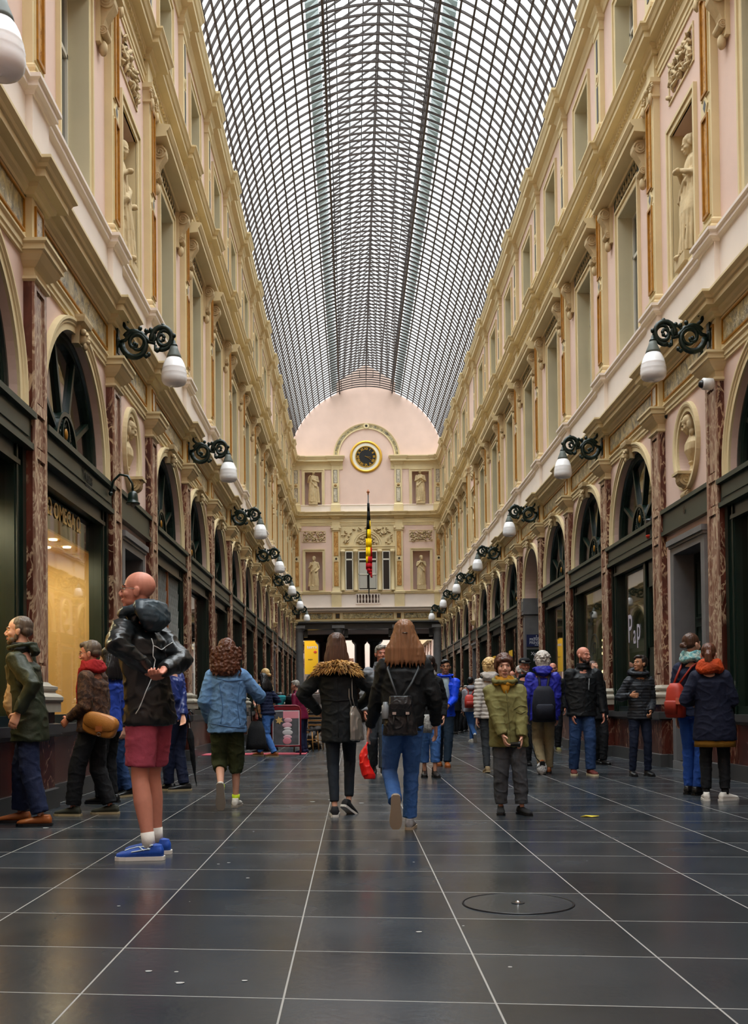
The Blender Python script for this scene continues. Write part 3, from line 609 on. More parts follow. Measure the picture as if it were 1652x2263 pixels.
for nm, pr, m, segs in (('lintel_moulding', [(.0, 5.46), (.05, 5.48), (.05, 5.55), (.07, 5.57), (.07, 5.6), (.0, 5.62)], CREAM, [(-4.1, 4.1)]), ('main_cornice', CORN1, PALE, [(-4.1, 4.1)]), ('window_sill_moulding', SILL, CREAM, [(-4.1, 4.1)]),
                        ('upper_architrave', ARCH2, CREAM, [(-4.1, 4.1)]), ('upper_cornice', CORN2, CREAM, [(-4.1, 4.1)]), ('attic_base', BASE3, PALE, [(-4.1, 4.1)]), ('top_cornice', CORN3, CREAM, [(-4.1, -1.3), (1.3, 4.1)])):
    q = MB()
    for a, b in segs: q.prof(closed(pr), a, b, m)
    if nm == 'upper_cornice':
        for j in range(74): q.box(.03, .065, -4.0 + j * .11 - .03, -4.0 + j * .11 + .03, 11.10, 11.17, m)
    q.build(nm, E)
q = MB(); q.box(-.02, .04, -4.1, 4.1, 6.28, 6.99, PALE); q.box(-.02, .02, -4.1, 4.1, 5.6, 6.03, CREAM); q.box(-.02, .03, -4.1, 4.1, 10.88, 11.1, CREAM); q.box(-.02, .03, -4.1, -1.3, 13.6 + .15, 14.0, CREAM); q.box(-.02, .03, 1.3, 4.1, 13.75, 14.0, CREAM); q.build('parapet_band', E)
q = MB()
for a, b in ((-3.55, -1.95), (-1.35, 1.35), (1.95, 3.55)): q.box(.015, .03, a, b, 5.66, 5.95, FRIEZE); frame(q, a, b, 5.66, 5.95, .02, .02, .04, GOLD)
for y in (-3.8, -1.65, 1.65, 3.8): q.box(.015, .03, y - .1, y + .1, 5.68, 5.93, BLACKM); frame(q, y - .1, y + .1, 5.68, 5.93, .02, .02, .04, GOLD)
q.build('frieze_panel', E)
for y in (-3.84, -CXP, CXP, 3.84):
    q = MB(); sq(q, .41, .07, [(.06, 6.29), (.06, 7.0), (.10, 7.02), (.10, 7.12), (.03, 7.15), (.0, 7.33), (.0, 10.42), (.05, 10.45), (.06, 10.7), (0, 10.7), (0, 11.0)], CREAM)
    sq(q, .41, .07, CORN2, CREAM); sq(q, .41, .07, [(.05, 11.44), (.05, 11.83), (.0, 11.9), (.0, 13.8), (.0, 13.98)], CREAM); sq(q, .41, .07, CORN3, CREAM)
    for z0, z1 in ((7.45, 8.72), (9.08, 10.34)): q.box(.06, .08, -.10, .10, z0, z1, ORANGE); frame(q, -.10, .10, z0, z1, .02, .06, .09, GOLD)
    for z0, z1 in ((12.0, 12.72), (13.02, 13.7)): q.box(.06, .08, -.09, .09, z0, z1, GREYM); frame(q, -.09, .09, z0, z1, .015, .06, .085, BLACKM)
    q.add([(.09, 0, 8.74), (.09, .13, 8.9), (.09, 0, 9.06), (.09, -.13, 8.9)], [(0, 1, 2, 3)], CREAM); q.add([(.095, 0, 8.82), (.095, .07, 8.9), (.095, 0, 8.98), (.095, -.07, 8.9)], [(0, 1, 2, 3)], BLACKM)
    q.profring([(.06, -.03), (.10, -.03), (.10, .03), (.06, .03)], ringpath(.11, .11, 12.87, 0, 360, 20), CREAM); q.lathe([(.08, -.01), (.08, .01)], ORANGE, (.08, 0, 12.87), 12)
    for s in (-1, 1): q.ball((.1, s * .22, 10.56), (.06, .08, .08), STONE, 10, 6)
    q.build('facade_pilaster', E, (0, y, 0))
q = MB(); q.profring([(0, 0), (.05, 0), (.05, .05), (.03, .06), (.03, .24), (.05, .25), (.07, .30), (0, .30)], ringpath(1.5, 1.5, 14.45, 0, 180, 48), CREAM)
for a0, a1 in ((4, 84), (96, 176)): q.profring([(.03, .08), (.04, .08), (.04, .22), (.03, .22)], ringpath(1.5, 1.5, 14.45, a0, a1, 24), FRIEZE)
q.profring([(.03, -.04), (.09, -.04), (.09, .04), (.03, .04)], ringpath(.11, .11, 16.1, 0, 360, 20), CREAM); q.ball((.05, 0, 16.1), (.03, .08, .08), BLACKM)
q.build('clock_arch', E)
for s in (-1, 1):
    for z0, z1 in ((7.2, 9.3), (11.83, 13.62)):
        q = MB(); frame(q, s * 2.9 - .46, s * 2.9 + .46, z0, z1, .10, -.02, .03, CREAM); frame(q, s * 2.9 - .56, s * 2.9 + .56, z0, z1 + .1, .05, -.02, .06, CREAM); q.build('niche_architrave', E)
    q = MB(); frame(q, s * 2.9 - .62, s * 2.9 + .62, 9.85, 10.4, .03, -.01, .02, CREAM); rg = random.Random(s + 5)
    for j in range(70):
        y, z = s * 2.9 + rg.uniform(-.56, .56), rg.uniform(9.9, 10.36); q.tube([(.0, y, z), (.05, y + rg.uniform(-.08, .08), z + rg.uniform(-.08, .08)), (.02, y + rg.uniform(-.12, .12), z + rg.uniform(-.1, .1))], [.03, .035, .015], STONE, 6)
    q.build('carved_relief', E)
q = MB(); q.profring([(0, 0), (.05, 0), (.05, .08), (.07, .1), (.07, .15), (0, .15)], ringpath(.65, .65, 9.62, 0, 180, 30), CREAM); q.prof([(0, 9.4), (.06, 9.42), (.06, 9.5), (.09, 9.55), (.09, 9.62), (0, 9.62)], -1.48, 1.48, CREAM); q.box(.01, .03, -.62, .62, 9.45, 9.6, FRIEZE)
rg = random.Random(3)
for j in range(160):
    a = rg.uniform(0, pi); r = rg.choice([rg.uniform(.1, .58), rg.uniform(.9, 1.5)]); y, z = r * cos(a), 9.68 + abs(r) * sin(a) * .8
    if z > 10.6 or abs(y) > 1.42 or (.58 < sqrt(y * y + (z - 9.62) ** 2) < .84): continue
    q.tube([(.0, y, z), (.06, y + rg.uniform(-.08, .08), z + rg.uniform(-.08, .08)), (.02, y + rg.uniform(-.14, .14), z + rg.uniform(-.12, .12))], [.03, .045, .015], STONE, 6)
q.build('carved_lunette', E)
q = MB()
for y in (-.65, .65, -1.35, 1.35): q.lathe([(.11, 7.15), (.13, 7.2), (.10, 7.25), (.095, 9.2), (.12, 9.22), (.14, 9.38)], CREAM, (.08, y, 0), 16)
q.build('window_column', E)
def fwin(y, hw, tr):
    wn[0] += 1; o = empty('window_%d' % wn[0], (CX + y, YF, 0), -pi / 2); q = MB(); frame(q, -hw + .04, hw - .04, 7.24, 9.26, .05, .0, .05, WHITEP); q.box(.0, .05, -hw, hw, 8.82, 8.9, WHITEP); 
    if tr: q.box(.0, .05, -hw, hw, 8.02, 8.08, WHITEP)
    q.build('window_frame', o); q = MB(); q.box(-.03, .01, -hw, hw, 7.2, 9.3, BLACKM); q.build('pane', o); return o
tag(fwin(-1.0, .2, 0), 'narrow left light of the triple window on the end facade', 'window', kind='structure'); tag(fwin(1.0, .2, 0), 'narrow right light of the triple window on the end facade', 'window', kind='structure')
o = fwin(0, .5, 1); tag(o, 'wide middle light of the triple window behind the flag', 'window', kind='structure')
q = MB()
for s in (-1, 1): q.box(.015, .03, s * .24 - .2, s * .24 + .2, 7.3, 8.7, mat('net_curtain', 'b9b7ae', .8))
q.build('curtain', o)
q = MB(); q.box(-.02, .048, -.60, .60, 6.5, 6.95, mat('painted_recess_shade', '4a332a', .8)); frame(q, -.62, .62, 6.5, 6.95, .05, .02, .09, PALE); q.build('balustrade_recess', E)  # flat dark panel: the shade between the balusters is put into its brown
q = MB()
for j in range(7): q.lathe([(.03, 6.5), (.05, 6.53), (.03, 6.58), (.065, 6.7), (.03, 6.84), (.045, 6.9), (.04, 6.95)], PALE, (.06, -.51 + j * .17, 0), 10)
q.build('baluster', E)
# porch under the facade, columns, next gallery
Pc = empty('trim_2', (CX, YF, 0)); tag(Pc, 'shadowed colonnade porch of grey stone columns under the end facade', 'colonnade', kind='structure')
def column(y, x, r, m, h=5.4):
    q = MB(); q.lathe([(r * 1.35, 0), (r * 1.35, .12), (r * 1.2, .2), (r * 1.05, .26), (r, .3), (r * .9, h - .5), (r * .95, h - .42), (r * 1.25, h - .32), (r * 1.25, h - .25)], m, (x, y, 0), 24); q.box(x - r * 1.35, x + r * 1.35, y - r * 1.35, y + r * 1.35, h - .26, h - .1, m); q.build('column', Pc)
for x in (-1.62, 1.62): column(.1, x, .25, GREYST)
for x in (-3.75, 3.75): column(.1, x, .25, GREYST)
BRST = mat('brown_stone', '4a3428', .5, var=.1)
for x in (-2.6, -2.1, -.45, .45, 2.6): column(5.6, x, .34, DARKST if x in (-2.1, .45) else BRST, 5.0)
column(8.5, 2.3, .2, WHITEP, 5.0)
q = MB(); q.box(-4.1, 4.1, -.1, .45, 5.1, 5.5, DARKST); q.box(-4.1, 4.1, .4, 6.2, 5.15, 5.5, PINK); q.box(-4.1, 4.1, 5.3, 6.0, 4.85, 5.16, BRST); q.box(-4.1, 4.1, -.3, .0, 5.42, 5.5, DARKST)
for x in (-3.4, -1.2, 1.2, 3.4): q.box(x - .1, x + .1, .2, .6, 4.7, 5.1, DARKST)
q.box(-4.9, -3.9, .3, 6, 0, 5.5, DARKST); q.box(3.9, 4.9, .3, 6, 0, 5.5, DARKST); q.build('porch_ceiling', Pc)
G2 = empty('trim_3', (CX, YF, 0)); tag(G2, 'bright cream walls of the next gallery seen beyond the porch', 'gallery', kind='structure')
q = MB()
for s in (-1, 1): q.box(s * 4.3 - .2, s * 4.3 + .2, 9, 34, 0, 12, PINK)
q.box(-4.3, 4.3, 33.8, 34.2, 0, 12, PALE); q.build('gallery_wall', G2)
q = MB()
for s in (-1, 1):
    for j in range(9): y = 10 + j * 2.6; q.box(s * 4.1 - .06, s * 4.1 + .06, y - .25, y + .25, 0, 5, REDM); q.box(s * 4.08 - .04, s * 4.08 + .04, y + .45, y + 2.0, .6, 3.4, GREEN); q.box(s * 4.08 - .03, s * 4.08 + .03, y + .45, y + 2.0, 3.5, 4.4, PANED)
    q.box(s * 4.05 - .25, s * 4.05 + .25, 9, 34, 5.0, 5.5, CREAM); q.box(s * 4.0 - .35, s * 4.0 + .35, 9, 34, 5.9, 6.15, CREAM)
for x in (-3, -1, 1, 3): q.box(x - .2, x + .2, 33.6, 33.8, 0, 5, REDM)
q.build('gallery_pilaster', G2)
# added end wall behind the camera, stops sky light flooding in
q = MB(); q.box(CX - 4.4, CX + 4.4, YB - .3, YB, 0, 18.3, PINK); o = q.build('wall_back_added'); tag(o, 'plain pink wall added out of view behind the camera to shut out sky light', 'wall', kind='structure')
# ---------------------------------------------------------------- glass roof
RR, ZC = 4.2, 14.0
RF = empty('ceiling', (CX, 0, 0)); tag(RF, 'barrel vaulted glass and iron roof with a raised ridge', 'roof', kind='structure')
TH0 = 70.2; LX = RR * cos(R(TH0)); LZ = ZC + RR * sin(R(TH0)); EZ = 18.5; RZ = 19.5
def rib_mesh():
    q = MB(); n = 44
    for i in range(n):
        a0, a1 = pi * i / n, pi * (i + 1) / n
        q.bar((RR * cos(a0), 0, ZC + RR * sin(a0)), (RR * cos(a1), 0, ZC + RR * sin(a1)), 0.036, .055, STEEL)
    for s in (-1, 1): q.bar((s * LX, 0, LZ - .02), (s * LX, 0, EZ), .03, .04, STEEL); q.bar((s * (LX + .1), 0, EZ - .02), (0, 0, RZ), .034, .045, STEEL); q.bar((s * .75, 0, 18.13), (s * .75, 0, 18.88), .015, .015, STEEL)
    q.bar((0, 0, 18.2), (0, 0, RZ), .015, .015, STEEL)
    return q.mesh('rib')
RM = rib_mesh(); RS = .39; ribs = []
y = 18.6
while y < YF and len(ribs) < 99: ribs.append(put('rib', RM, RF, (0, y, 0))); y += RS
print('ribs', len(ribs), y)
q = MB()
for i in range(74):
    yy = 18.6 - RS * (i + 1)
    if yy < YB: break
    for a in range(16): a0, a1 = pi * a / 16, pi * (a + 1) / 16; q.bar((RR * cos(a0), yy, ZC + RR * sin(a0)), (RR * cos(a1), yy, ZC + RR * sin(a1)), .028, .05, STEEL)
o = q.build('near_ribs', RF); o['kind'] = 'stuff'
for s in (-1, 1):
    for i in range(14):
        th = R(-2 + 5 * i + 0) if i else R(0.5)
        q = MB(); x, z = s * RR * cos(th), ZC + RR * sin(th); q.bar((x, YB, z), (x, YF, z), 0.048, .05, STEEL); q.build('purlin', RF)
    q = MB(); q.bar((s * LX, YB, LZ), (s * LX, YF, LZ), .06, .16, STEEL); q.bar((s * (LX - .1), YB, LZ + .1), (s * (LX - .1), YF, LZ + .1), .03, .03, STEEL); q.bar((s * LX, YB, EZ), (s * LX, YF, EZ), .04, .06, STEEL); q.build('lantern_girder', RF)
    for x, z in ((.4, None), (.78, None), (1.13, None)):
        zz = RZ - (RZ - EZ) * x / (LX + .1) + .03; q = MB(); q.bar((s * x, YB, zz), (s * x, YF, zz), .03, .035, STEEL); q.build('purlin', RF)
q = MB(); q.bar((0, YB, RZ), (0, YF, RZ), .04, .06, STEEL); q.bar((0, YB, 18.25), (0, YF, 18.25), .02, .03, STEEL); q.build('ridge_beam', RF)
q = MB()
for s in (-1, 1):
    vs = []; n = 20
    for i in range(n + 1):
        a = R(TH0) * i / n; x, z = s * (RR + .05) * cos(a), ZC + (RR + .05) * sin(a); vs += [(x, YB, z), (x, YF, z)]
    q.add(vs, [(2 * i, 2 * i + 1, 2 * i + 3, 2 * i + 2) for i in range(n)], ROOFG)
    q.add([(s * (LX + .12), YB, EZ), (s * (LX + .12), YF, EZ), (0, YF, RZ + .04), (0, YB, RZ + .04)], [(0, 1, 2, 3)], ROOFG)
q.build('roof_glass', RF)
LOUV = pane_mat('frosted_louvre', '9fa6a4', .3, .3)
lm = MB()
lm.add([(0, 0, 0), (0, RS * .95, 0), (.34, RS * .95, .17), (.34, 0, .05)], [(0, 1, 2, 3)], LOUV); lm.add([(0, .05, .02), (0, RS * .5, .03), (.3, RS * .7, .16), (.3, .05, .10)], [(0, 1, 2, 3)], LOUV); 
q = MB(); y = 22.0
while y < YF:
    for s in (-1, 1):
        for dz, k in ((.06, .55), (.12, .35)):
            vs = [(s * (LX + .42), y, LZ - .14 + dz), (s * (LX + .42), y + RS * .9, LZ - .14 + dz), (s * (LX + .1), y + RS * k, LZ + .02 + dz), (s * (LX + .1), y, LZ + dz)]
            q.add(vs, [(0, 1, 2, 3)], LOUV)
    y += RS
o = q.build('frosted_louvres', RF); o['kind'] = 'stuff'
q = MB(); q.box(-.35, .35, YF - 2.4, YF - 2.36, 18.02, 18.06, STEEL)
for s in (-1, 1): q.box(s * .35 - .015, s * .35 + .015, YF - 2.4, YF - 2.37, 18.02, 18.4, STEEL)
q.build('service_bracket', RF)
# gutters: string of small dark clips on the lower left purlins
# ---------------------------------------------------------------- lamps
def wall_lamp():
    o = empty('wall_lamp'); q = MB()
    def spiral(cx, cz, r0, a0, turns, w, dirn=1, n=26):
        pts = []; rad = []
        for i in range(n + 1):
            t = i / n; a = a0 + dirn * turns * 2 * pi * t; r = r0 * (1 - t) ** .8 + .02; pts.append((cx + r * cos(a), 0, cz + r * sin(a))); rad.append(w * 1.45 * (1 - .5 * t))
        q.tube(pts, rad, IRON, 8); q.ball((pts[-1][0], 0, pts[-1][2]), .026, IRON, 8, 6)
    q.lathe([(.001, 0), (.07, .0), (.08, .015), (.05, .03), (.02, .04)], IRON, (0, 0, 0), 14); q.v = [(z, y, -x + 5.70) for x, y, z in q.v]
    q.box(0, .02, -.05, .05, 5.56, 5.9, IRON)
    spiral(.24, 5.68, .165, R(180), 1.35, .028, 1); spiral(.24, 5.68, .15, R(150), .9, .022, -1)
    spiral(.60, 5.74, .135, R(190), 1.4, .026, -1); spiral(.60, 5.74, .12, R(250), 1.1, .02, 1); spiral(.42, 5.76, .06, R(-60), 1.2, .016, 1)
    q.tube([(.02, 0, 5.70), (.1, 0, 5.72), (.2, 0, 5.82), (.32, 0, 5.80), (.42, 0, 5.70), (.5, 0, 5.68)], [.02, .024, .028, .03, .026, .02], IRON)
    q.tube([(.16, 0, 5.83), (.1, 0, 5.88), (.06, 0, 5.96), (.1, 0, 6.02), (.14, 0, 5.98), (.12, 0, 5.94)], [.022, .024, .026, .026, .024, .03], IRON)
    q.tube([(.12, 0, 5.58), (.1, 0, 5.5), (.13, 0, 5.45)], [.03, .022, .01], IRON); q.tube([(.33, 0, 5.56), (.38, 0, 5.52), (.41, 0, 5.55)], [.022, .024, .026], IRON); q.tube([(.5, 0, 5.66), (.5, 0, 5.6), (.53, 0, 5.59)], [.02, .022, .028], IRON)
    for p in ((.3, 5.86), (.6, 5.89), (.745, 5.77), (.38, 5.83), (.44, 5.84), (.5, 5.82), (.41, 5.55), (.53, 5.6)): q.ball((p[0], 0, p[1]), .03, IRON, 8, 6)
    for j in range(7): a = R(20 + j * 22); q.tube([(.42 + .06 * cos(a), 0, 5.76 + .06 * sin(a)), (.42 + .1 * cos(a), 0, 5.76 + .1 * sin(a))], [.012, .006], IRON, 5)
    q.tube([(.74, 0, 5.76), (.745, 0, 5.7)], .008, IRON, 5)
    q.build('scroll_bracket', o)
    q = MB(); q.lathe([(.001, 5.72), (.02, 5.71), (.025, 5.68), (.045, 5.66), (.05, 5.645)], IRON, (.745, 0, 0), 16); q.lathe([(.045, 5.648), (.06, 5.60), (.092, 5.53), (.098, 5.505), (.09, 5.50)], GLOBECAP, (.745, 0, 0), 20); q.build('lamp_cap', o)
    q = MB(); q.lathe([(.09, 5.505), (.115, 5.475), (.138, 5.43), (.152, 5.385), (.158, 5.37), (.154, 5.362), (.164, 5.345), (.160, 5.335), (.169, 5.318), (.165, 5.308), (.170, 5.27), (.162, 5.225), (.14, 5.195), (.10, 5.18), (.02, 5.178), (.0, 5.165)], GLOBE, (.745, 0, 0), 28); q.build('globe', o)
    for ch in o.children:
        for v in ch.data.vertices: v.co.z = 5.70 + (v.co.z - 5.70) * 1.12 + .13
    return o
LP = wall_lamp()
i = 0
for side in ('left', 'right'):
    sg = 1 if side == 'left' else -1; n = 0
    for k in (-1, 1, 3, 5, 7, 9, 11, 13):
        if side == 'right' and k == -1: continue
        o = LP if i == 0 else copy_tree(LP); i += 1; o.location = (CX - sg * (WH - .11), PIL[k] + .205, 0); o.rotation_euler = (0, 0, 0 if side == 'left' else pi)
        if k == -1: lb = 'white globe lamp cut off by the left edge of the picture'
        else: lb = 'white globe lamp on scrolled iron bracket, %s from camera on %s wall' % (ORD[n] + (' whole one' if side == 'left' else ''), side); n += 1
        tag(o, lb, 'lamp', 'globe lamps along the arcade')
# ---------------------------------------------------------------- shop interiors
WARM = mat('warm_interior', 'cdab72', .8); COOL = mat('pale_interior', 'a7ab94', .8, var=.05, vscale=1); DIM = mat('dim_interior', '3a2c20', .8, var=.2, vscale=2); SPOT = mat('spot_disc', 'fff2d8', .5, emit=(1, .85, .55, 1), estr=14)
tn = [3]
for side in ('left', 'right'):
    for k in wide:
        if side == 'right' and k == 5: continue
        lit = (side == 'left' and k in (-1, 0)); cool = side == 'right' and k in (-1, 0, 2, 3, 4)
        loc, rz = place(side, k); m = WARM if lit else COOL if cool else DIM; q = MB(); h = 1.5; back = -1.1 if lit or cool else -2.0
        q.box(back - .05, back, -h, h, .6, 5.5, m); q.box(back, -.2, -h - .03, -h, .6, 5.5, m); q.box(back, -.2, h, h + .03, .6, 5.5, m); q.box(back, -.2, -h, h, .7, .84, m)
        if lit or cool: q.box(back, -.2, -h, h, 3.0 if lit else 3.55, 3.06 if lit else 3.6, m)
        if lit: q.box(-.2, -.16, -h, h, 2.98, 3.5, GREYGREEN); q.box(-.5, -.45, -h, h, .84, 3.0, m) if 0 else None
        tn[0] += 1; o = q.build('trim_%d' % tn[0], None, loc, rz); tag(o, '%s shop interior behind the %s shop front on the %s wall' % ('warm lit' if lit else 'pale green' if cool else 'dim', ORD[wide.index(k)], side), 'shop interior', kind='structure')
        if lit:
            q = MB()
            for a in range(3):
                for b in range(4): q.lathe([(.05, 2.985), (.05, 2.998)], SPOT, (-.35 - a * .25, -.9 + b * .6, 0), 12)
            q.build('ceiling_spots', o)
            for b in (-.8, 0, .8):
                ld = bpy.data.lights.new('shop_spot', 'AREA'); ld.shape = 'DISK'; ld.size = .5; ld.energy = 19; ld.color = (1, .84, .58); lo = bpy.data.objects.new('shop_spot', ld); COL.objects.link(lo); lo.parent = o; lo.location = (-.6, b, 2.93)
# ---------------------------------------------------------------- people
SKIN = mat('skin_fair', 'cf9c84', .5, spec=.4, var=.05, vscale=20)
SKINP = mat('skin_ruddy', 'c4826c', .5, spec=.4, var=.06, vscale=20)
SKINT = mat('skin_tan', 'b07c5c', .5, spec=.4, var=.05, vscale=20)
LIP = mat('lips', 'a05f54', .5); EYEW = mat('eye_white', 'd9d4cc', .3); IRIS = mat('iris_dark', '2a2018', .2); METAL = mat('thin_metal', '6a6258', .3, metal=.9); LENS = pane_mat('spectacle_lens', 'f0f4f2', .3)
def cloth(name, col, rough=.8, spec=.3, var=.12, bump=.25, bscale=60, sheen=0, **k): return mat(name, col, rough, 0, spec, var, 9, bump, bscale, sheen=sheen, **k)
def hairm(name, col): return mat(name, col, .42, 0, .4, .35, 30, .5, 90, stretch=(1, 1, .12))
NZ = noise.noise
def folds(amp, f=9, zf=2.2, quilt=0, qp=.06, z0=0, ridge=True):
    def d(p, n):
        v = NZ(Vector((p.x * f + p.z * 2, p.y * f, p.z * f * zf))); cr = max(0, 1 - abs(v) * 4.2); v = (cr * cr * .75 - .22 + .5 * v) * amp
        v += NZ(Vector((p.x * f * 2.7, p.y * f * 2.7 + 5, p.z * f * 2.7 * zf * .7))) * amp * .45
        if quilt: v += quilt * (abs(sin(pi * (p.z - z0) / qp)) ** .6 - .6)
        return v
    return d
def drape(amp, f=26):
    def d(p, n):
        return amp * (NZ(Vector((p.x * f, p.y * f, p.z * 2.2))) + .5 * NZ(Vector((p.x * f * .5 + p.z * 3, p.y * f * .5, p.z * 3))))
    return d
def strands(amp, f=60, curl=0):
    def d(p, n):
        if curl: return amp * (NZ(p * f) * 1.3 + .6 * NZ(p * f * 2.1))
        return amp * (NZ(Vector((p.x * f, p.y * f, p.z * 4))) + .5 * NZ(Vector((p.x * f * .4, p.y * f * .4, p.z * 6))))
    return d
def ik(a, b, l1, l2, pole):
    v = b - a; d = v.length; mx = (l1 + l2) * .999
    if d > mx: b = a + v * (mx / d); v = b - a; d = mx
    x = (l1 * l1 - l2 * l2 + d * d) / (2 * d); h = sqrt(max(l1 * l1 - x * x, 0)); u = v.normalized(); p = (pole - u * pole.dot(u)).normalized()
    return a + u * x + p * h, b
class Body: pass
def limb(mb, pts, rad, m, seg=14):
    """tube through joints with rounded ends; rad = list of radii"""
    pts = [Vector(p) for p in pts]; P = []; Rr = []
    t0 = (pts[0] - pts[1]).normalized(); t1 = (pts[-1] - pts[-2]).normalized()
    P += [pts[0] + t0 * rad[0] * .9, pts[0] + t0 * rad[0] * .6]; Rr += [rad[0] * .35, rad[0] * .8]
    for i in range(len(pts) - 1):
        n = 5
        for k in range(n): t = k / n; P.append(pts[i].lerp(pts[i + 1], t)); Rr.append(rad[i] * (1 - t) + rad[i + 1] * t)
    P.append(pts[-1]); Rr.append(rad[-1]); P += [pts[-1] + t1 * rad[-1] * .6, pts[-1] + t1 * rad[-1] * .9]; Rr += [rad[-1] * .8, rad[-1] * .35]
    mb.tube(P, Rr, m, seg)
def hand(mb, w, dirv, palm, thumb, s, m, curl=.5):
    """w wrist, dirv along the hand, palm = palm normal, thumb = side the thumb is on"""
    d = dirv.normalized(); n = (palm - d * palm.dot(d)).normalized(); t = d.cross(n); 
    if t.dot(thumb) < 0: t = -t
    L = .1 * s
    mb.loft([(w - d * .02, t * .024 * s, n * .018 * s), (w + d * .01, t * .027 * s, n * .017 * s), (w + d * L * .5, t * .038 * s, n * .015 * s), (w + d * L * .88, t * .041 * s, n * .013 * s), (w + d * L * .98, t * .036 * s, n * .009 * s)], m, 14)
    for i, (off, ln) in enumerate(((.030, .072), (.011, .08), (-.009, .075), (-.028, .058))):
        p = w + d * L * .86 + t * off * s; a = 0; pts = [p]
        for j, f in enumerate((.45, .32, .23)):
            a += curl * (.5 + .35 * j); p = p + (d * cos(a) + n * sin(a)) * ln * s * f; pts.append(p)
        mb.tube(pts + [pts[-1] + (pts[-1] - pts[-2]).normalized() * .004 * s], [.0095 * s, .0088 * s, .008 * s, .0068 * s, .003 * s], m, 8)
    p = w + d * L * .22 + t * .03 * s; p2 = p + (t * .7 + d * .7 + n * .25) * .032 * s; p3 = p2 + (t * .25 + d * .85 + n * .4) * .03 * s
    mb.tube([p - t * .012 * s, p2, p3, p3 + (p3 - p2).normalized() * .005], [.015 * s, .0115 * s, .009 * s, .004 * s], m, 8)
def head_shape(mb, M, s, m, sex='m'):
    """M places head space (x right, y forward, z up, origin at the chin joint); s = scale"""
    def ell(c, r):
        k = len(mb.v); mb.ball((0, 0, 0), (r[0] * s, r[1] * s, r[2] * s), m, 20, 14); cc = Vector(c) * s
        for i in range(k, len(mb.v)): mb.v[i] = tuple(M @ (Vector(mb.v[i]) + cc))
    def tb(pts, r): mb.tube([M @ (Vector(p) * s) for p in pts], [x * s for x in r], m, 8)
    ell((0, -.012, .150), (.076, .096, .084)); ell((0, .028, .100), (.062, .064, .086)); j = .052 if sex == 'm' else .045
    ell((0, .030, .048), (j, .052, .042)); ell((0, .066, .022), (.026, .022, .022))
    tb([(0, .086, .126), (0, .103, .100), (0, .112, .084)], [.008, .011, .013]); ell((0, .100, .078), (.017, .013, .010)); ell((.013, .096, .079), (.009, .011, .008)); ell((-.013, .096, .079), (.009, .011, .008))
    tb([(-.046, .070, .136), (-.02, .088, .137), (.02, .088, .137), (.046, .070, .136)], [.008, .011, .011, .008])
    for q in (-1, 1):
        ell((q * .038, .058, .088), (.022, .026, .024)); ell((q * .077, -.004, .102), (.011, .020, .032)); ell((q * .085, -.012, .112), (.007, .014, .02))
    tb([(-.024, .082, .050), (-.01, .092, .053), (.01, .092, .053), (.024, .082, .050)], [.006, .008, .008, .006]); tb([(-.02, .082, .042), (0, .090, .041), (.02, .082, .042)], [.006, .0085, .006])
def face_bits(P, M, s, body, brow, detail, glasses=None, beard=None):
    if detail < 1: return
    for sx in (-1, 1):
        q = MB(); c = M @ (Vector((sx * .031, .0755, .119)) * s); q.ball(c, (.0105 * s, .0105 * s, .0085 * s), EYEW, 12, 8); f = (M.to_3x3() @ Vector((0, 1, 0))).normalized(); q.ball(c + f * .0042 * s, .0076 * s, IRIS, 8, 6); q.build('eye', body)
        q = MB(); q.tube([M @ (Vector(p) * s) for p in ((sx * .016, .094, .139), (sx * .034, .088, .144), (sx * .052, .072, .138))], [.004 * s, .0048 * s, .003 * s], brow, 6); q.build('eyebrow', body)
    q = MB(); q.tube([M @ (Vector(p) * s) for p in ((-.022, .086, .047), (-.008, .0975, .050), (.008, .0975, .050), (.022, .086, .047))], [.0025 * s, .0042 * s, .0042 * s, .0025 * s], LIP, 6); q.tube([M @ (Vector(p) * s) for p in ((-.018, .087, .043), (0, .097, .042), (.018, .087, .043))], [.0025 * s, .0046 * s, .0025 * s], LIP, 6); q.build('lips', body)
    if glasses:
        q = MB()
        for sx in (-1, 1):
            ring = [M @ (Vector((sx * .032 + .024 * cos(a), .099 - .006 * abs(cos(a)), .115 + .016 * sin(a))) * s) for a in [2 * pi * k / 16 for k in range(16)]]
            q.tube(ring, .0018 * s, glasses, 5, closed=True); q.tube([M @ (Vector(p) * s) for p in ((sx * .056, .094, .120), (sx * .078, .06, .122), (sx * .086, -.01, .118))], .0018 * s, glasses, 5)
        q.tube([M @ (Vector(p) * s) for p in ((-.008, .10, .118), (.008, .10, .118))], .0018 * s, glasses, 5); q.build('glasses', body)
    if beard:
        q = MB()
        for p, r in (((0, .070, .018), (.034, .028, .024)), ((.036, .044, .034), (.022, .034, .028)), ((-.036, .044, .034), (.022, .034, .028)), ((0, .088, .061), (.028, .012, .008)), ((.058, .012, .06), (.012, .02, .03)), ((-.058, .012, .06), (.012, .02, .03))):
            k = len(q.v); q.ball((0, 0, 0), tuple(x * s for x in r), beard, 12, 8)
            for i in range(k, len(q.v)): q.v[i] = tuple(M @ (Vector(q.v[i]) + Vector(p) * s))
        me = remesh(q, 'beard', .005 * s * 1.2, disp=strands(.002, 120), smooth_it=1); put('beard', me, body)
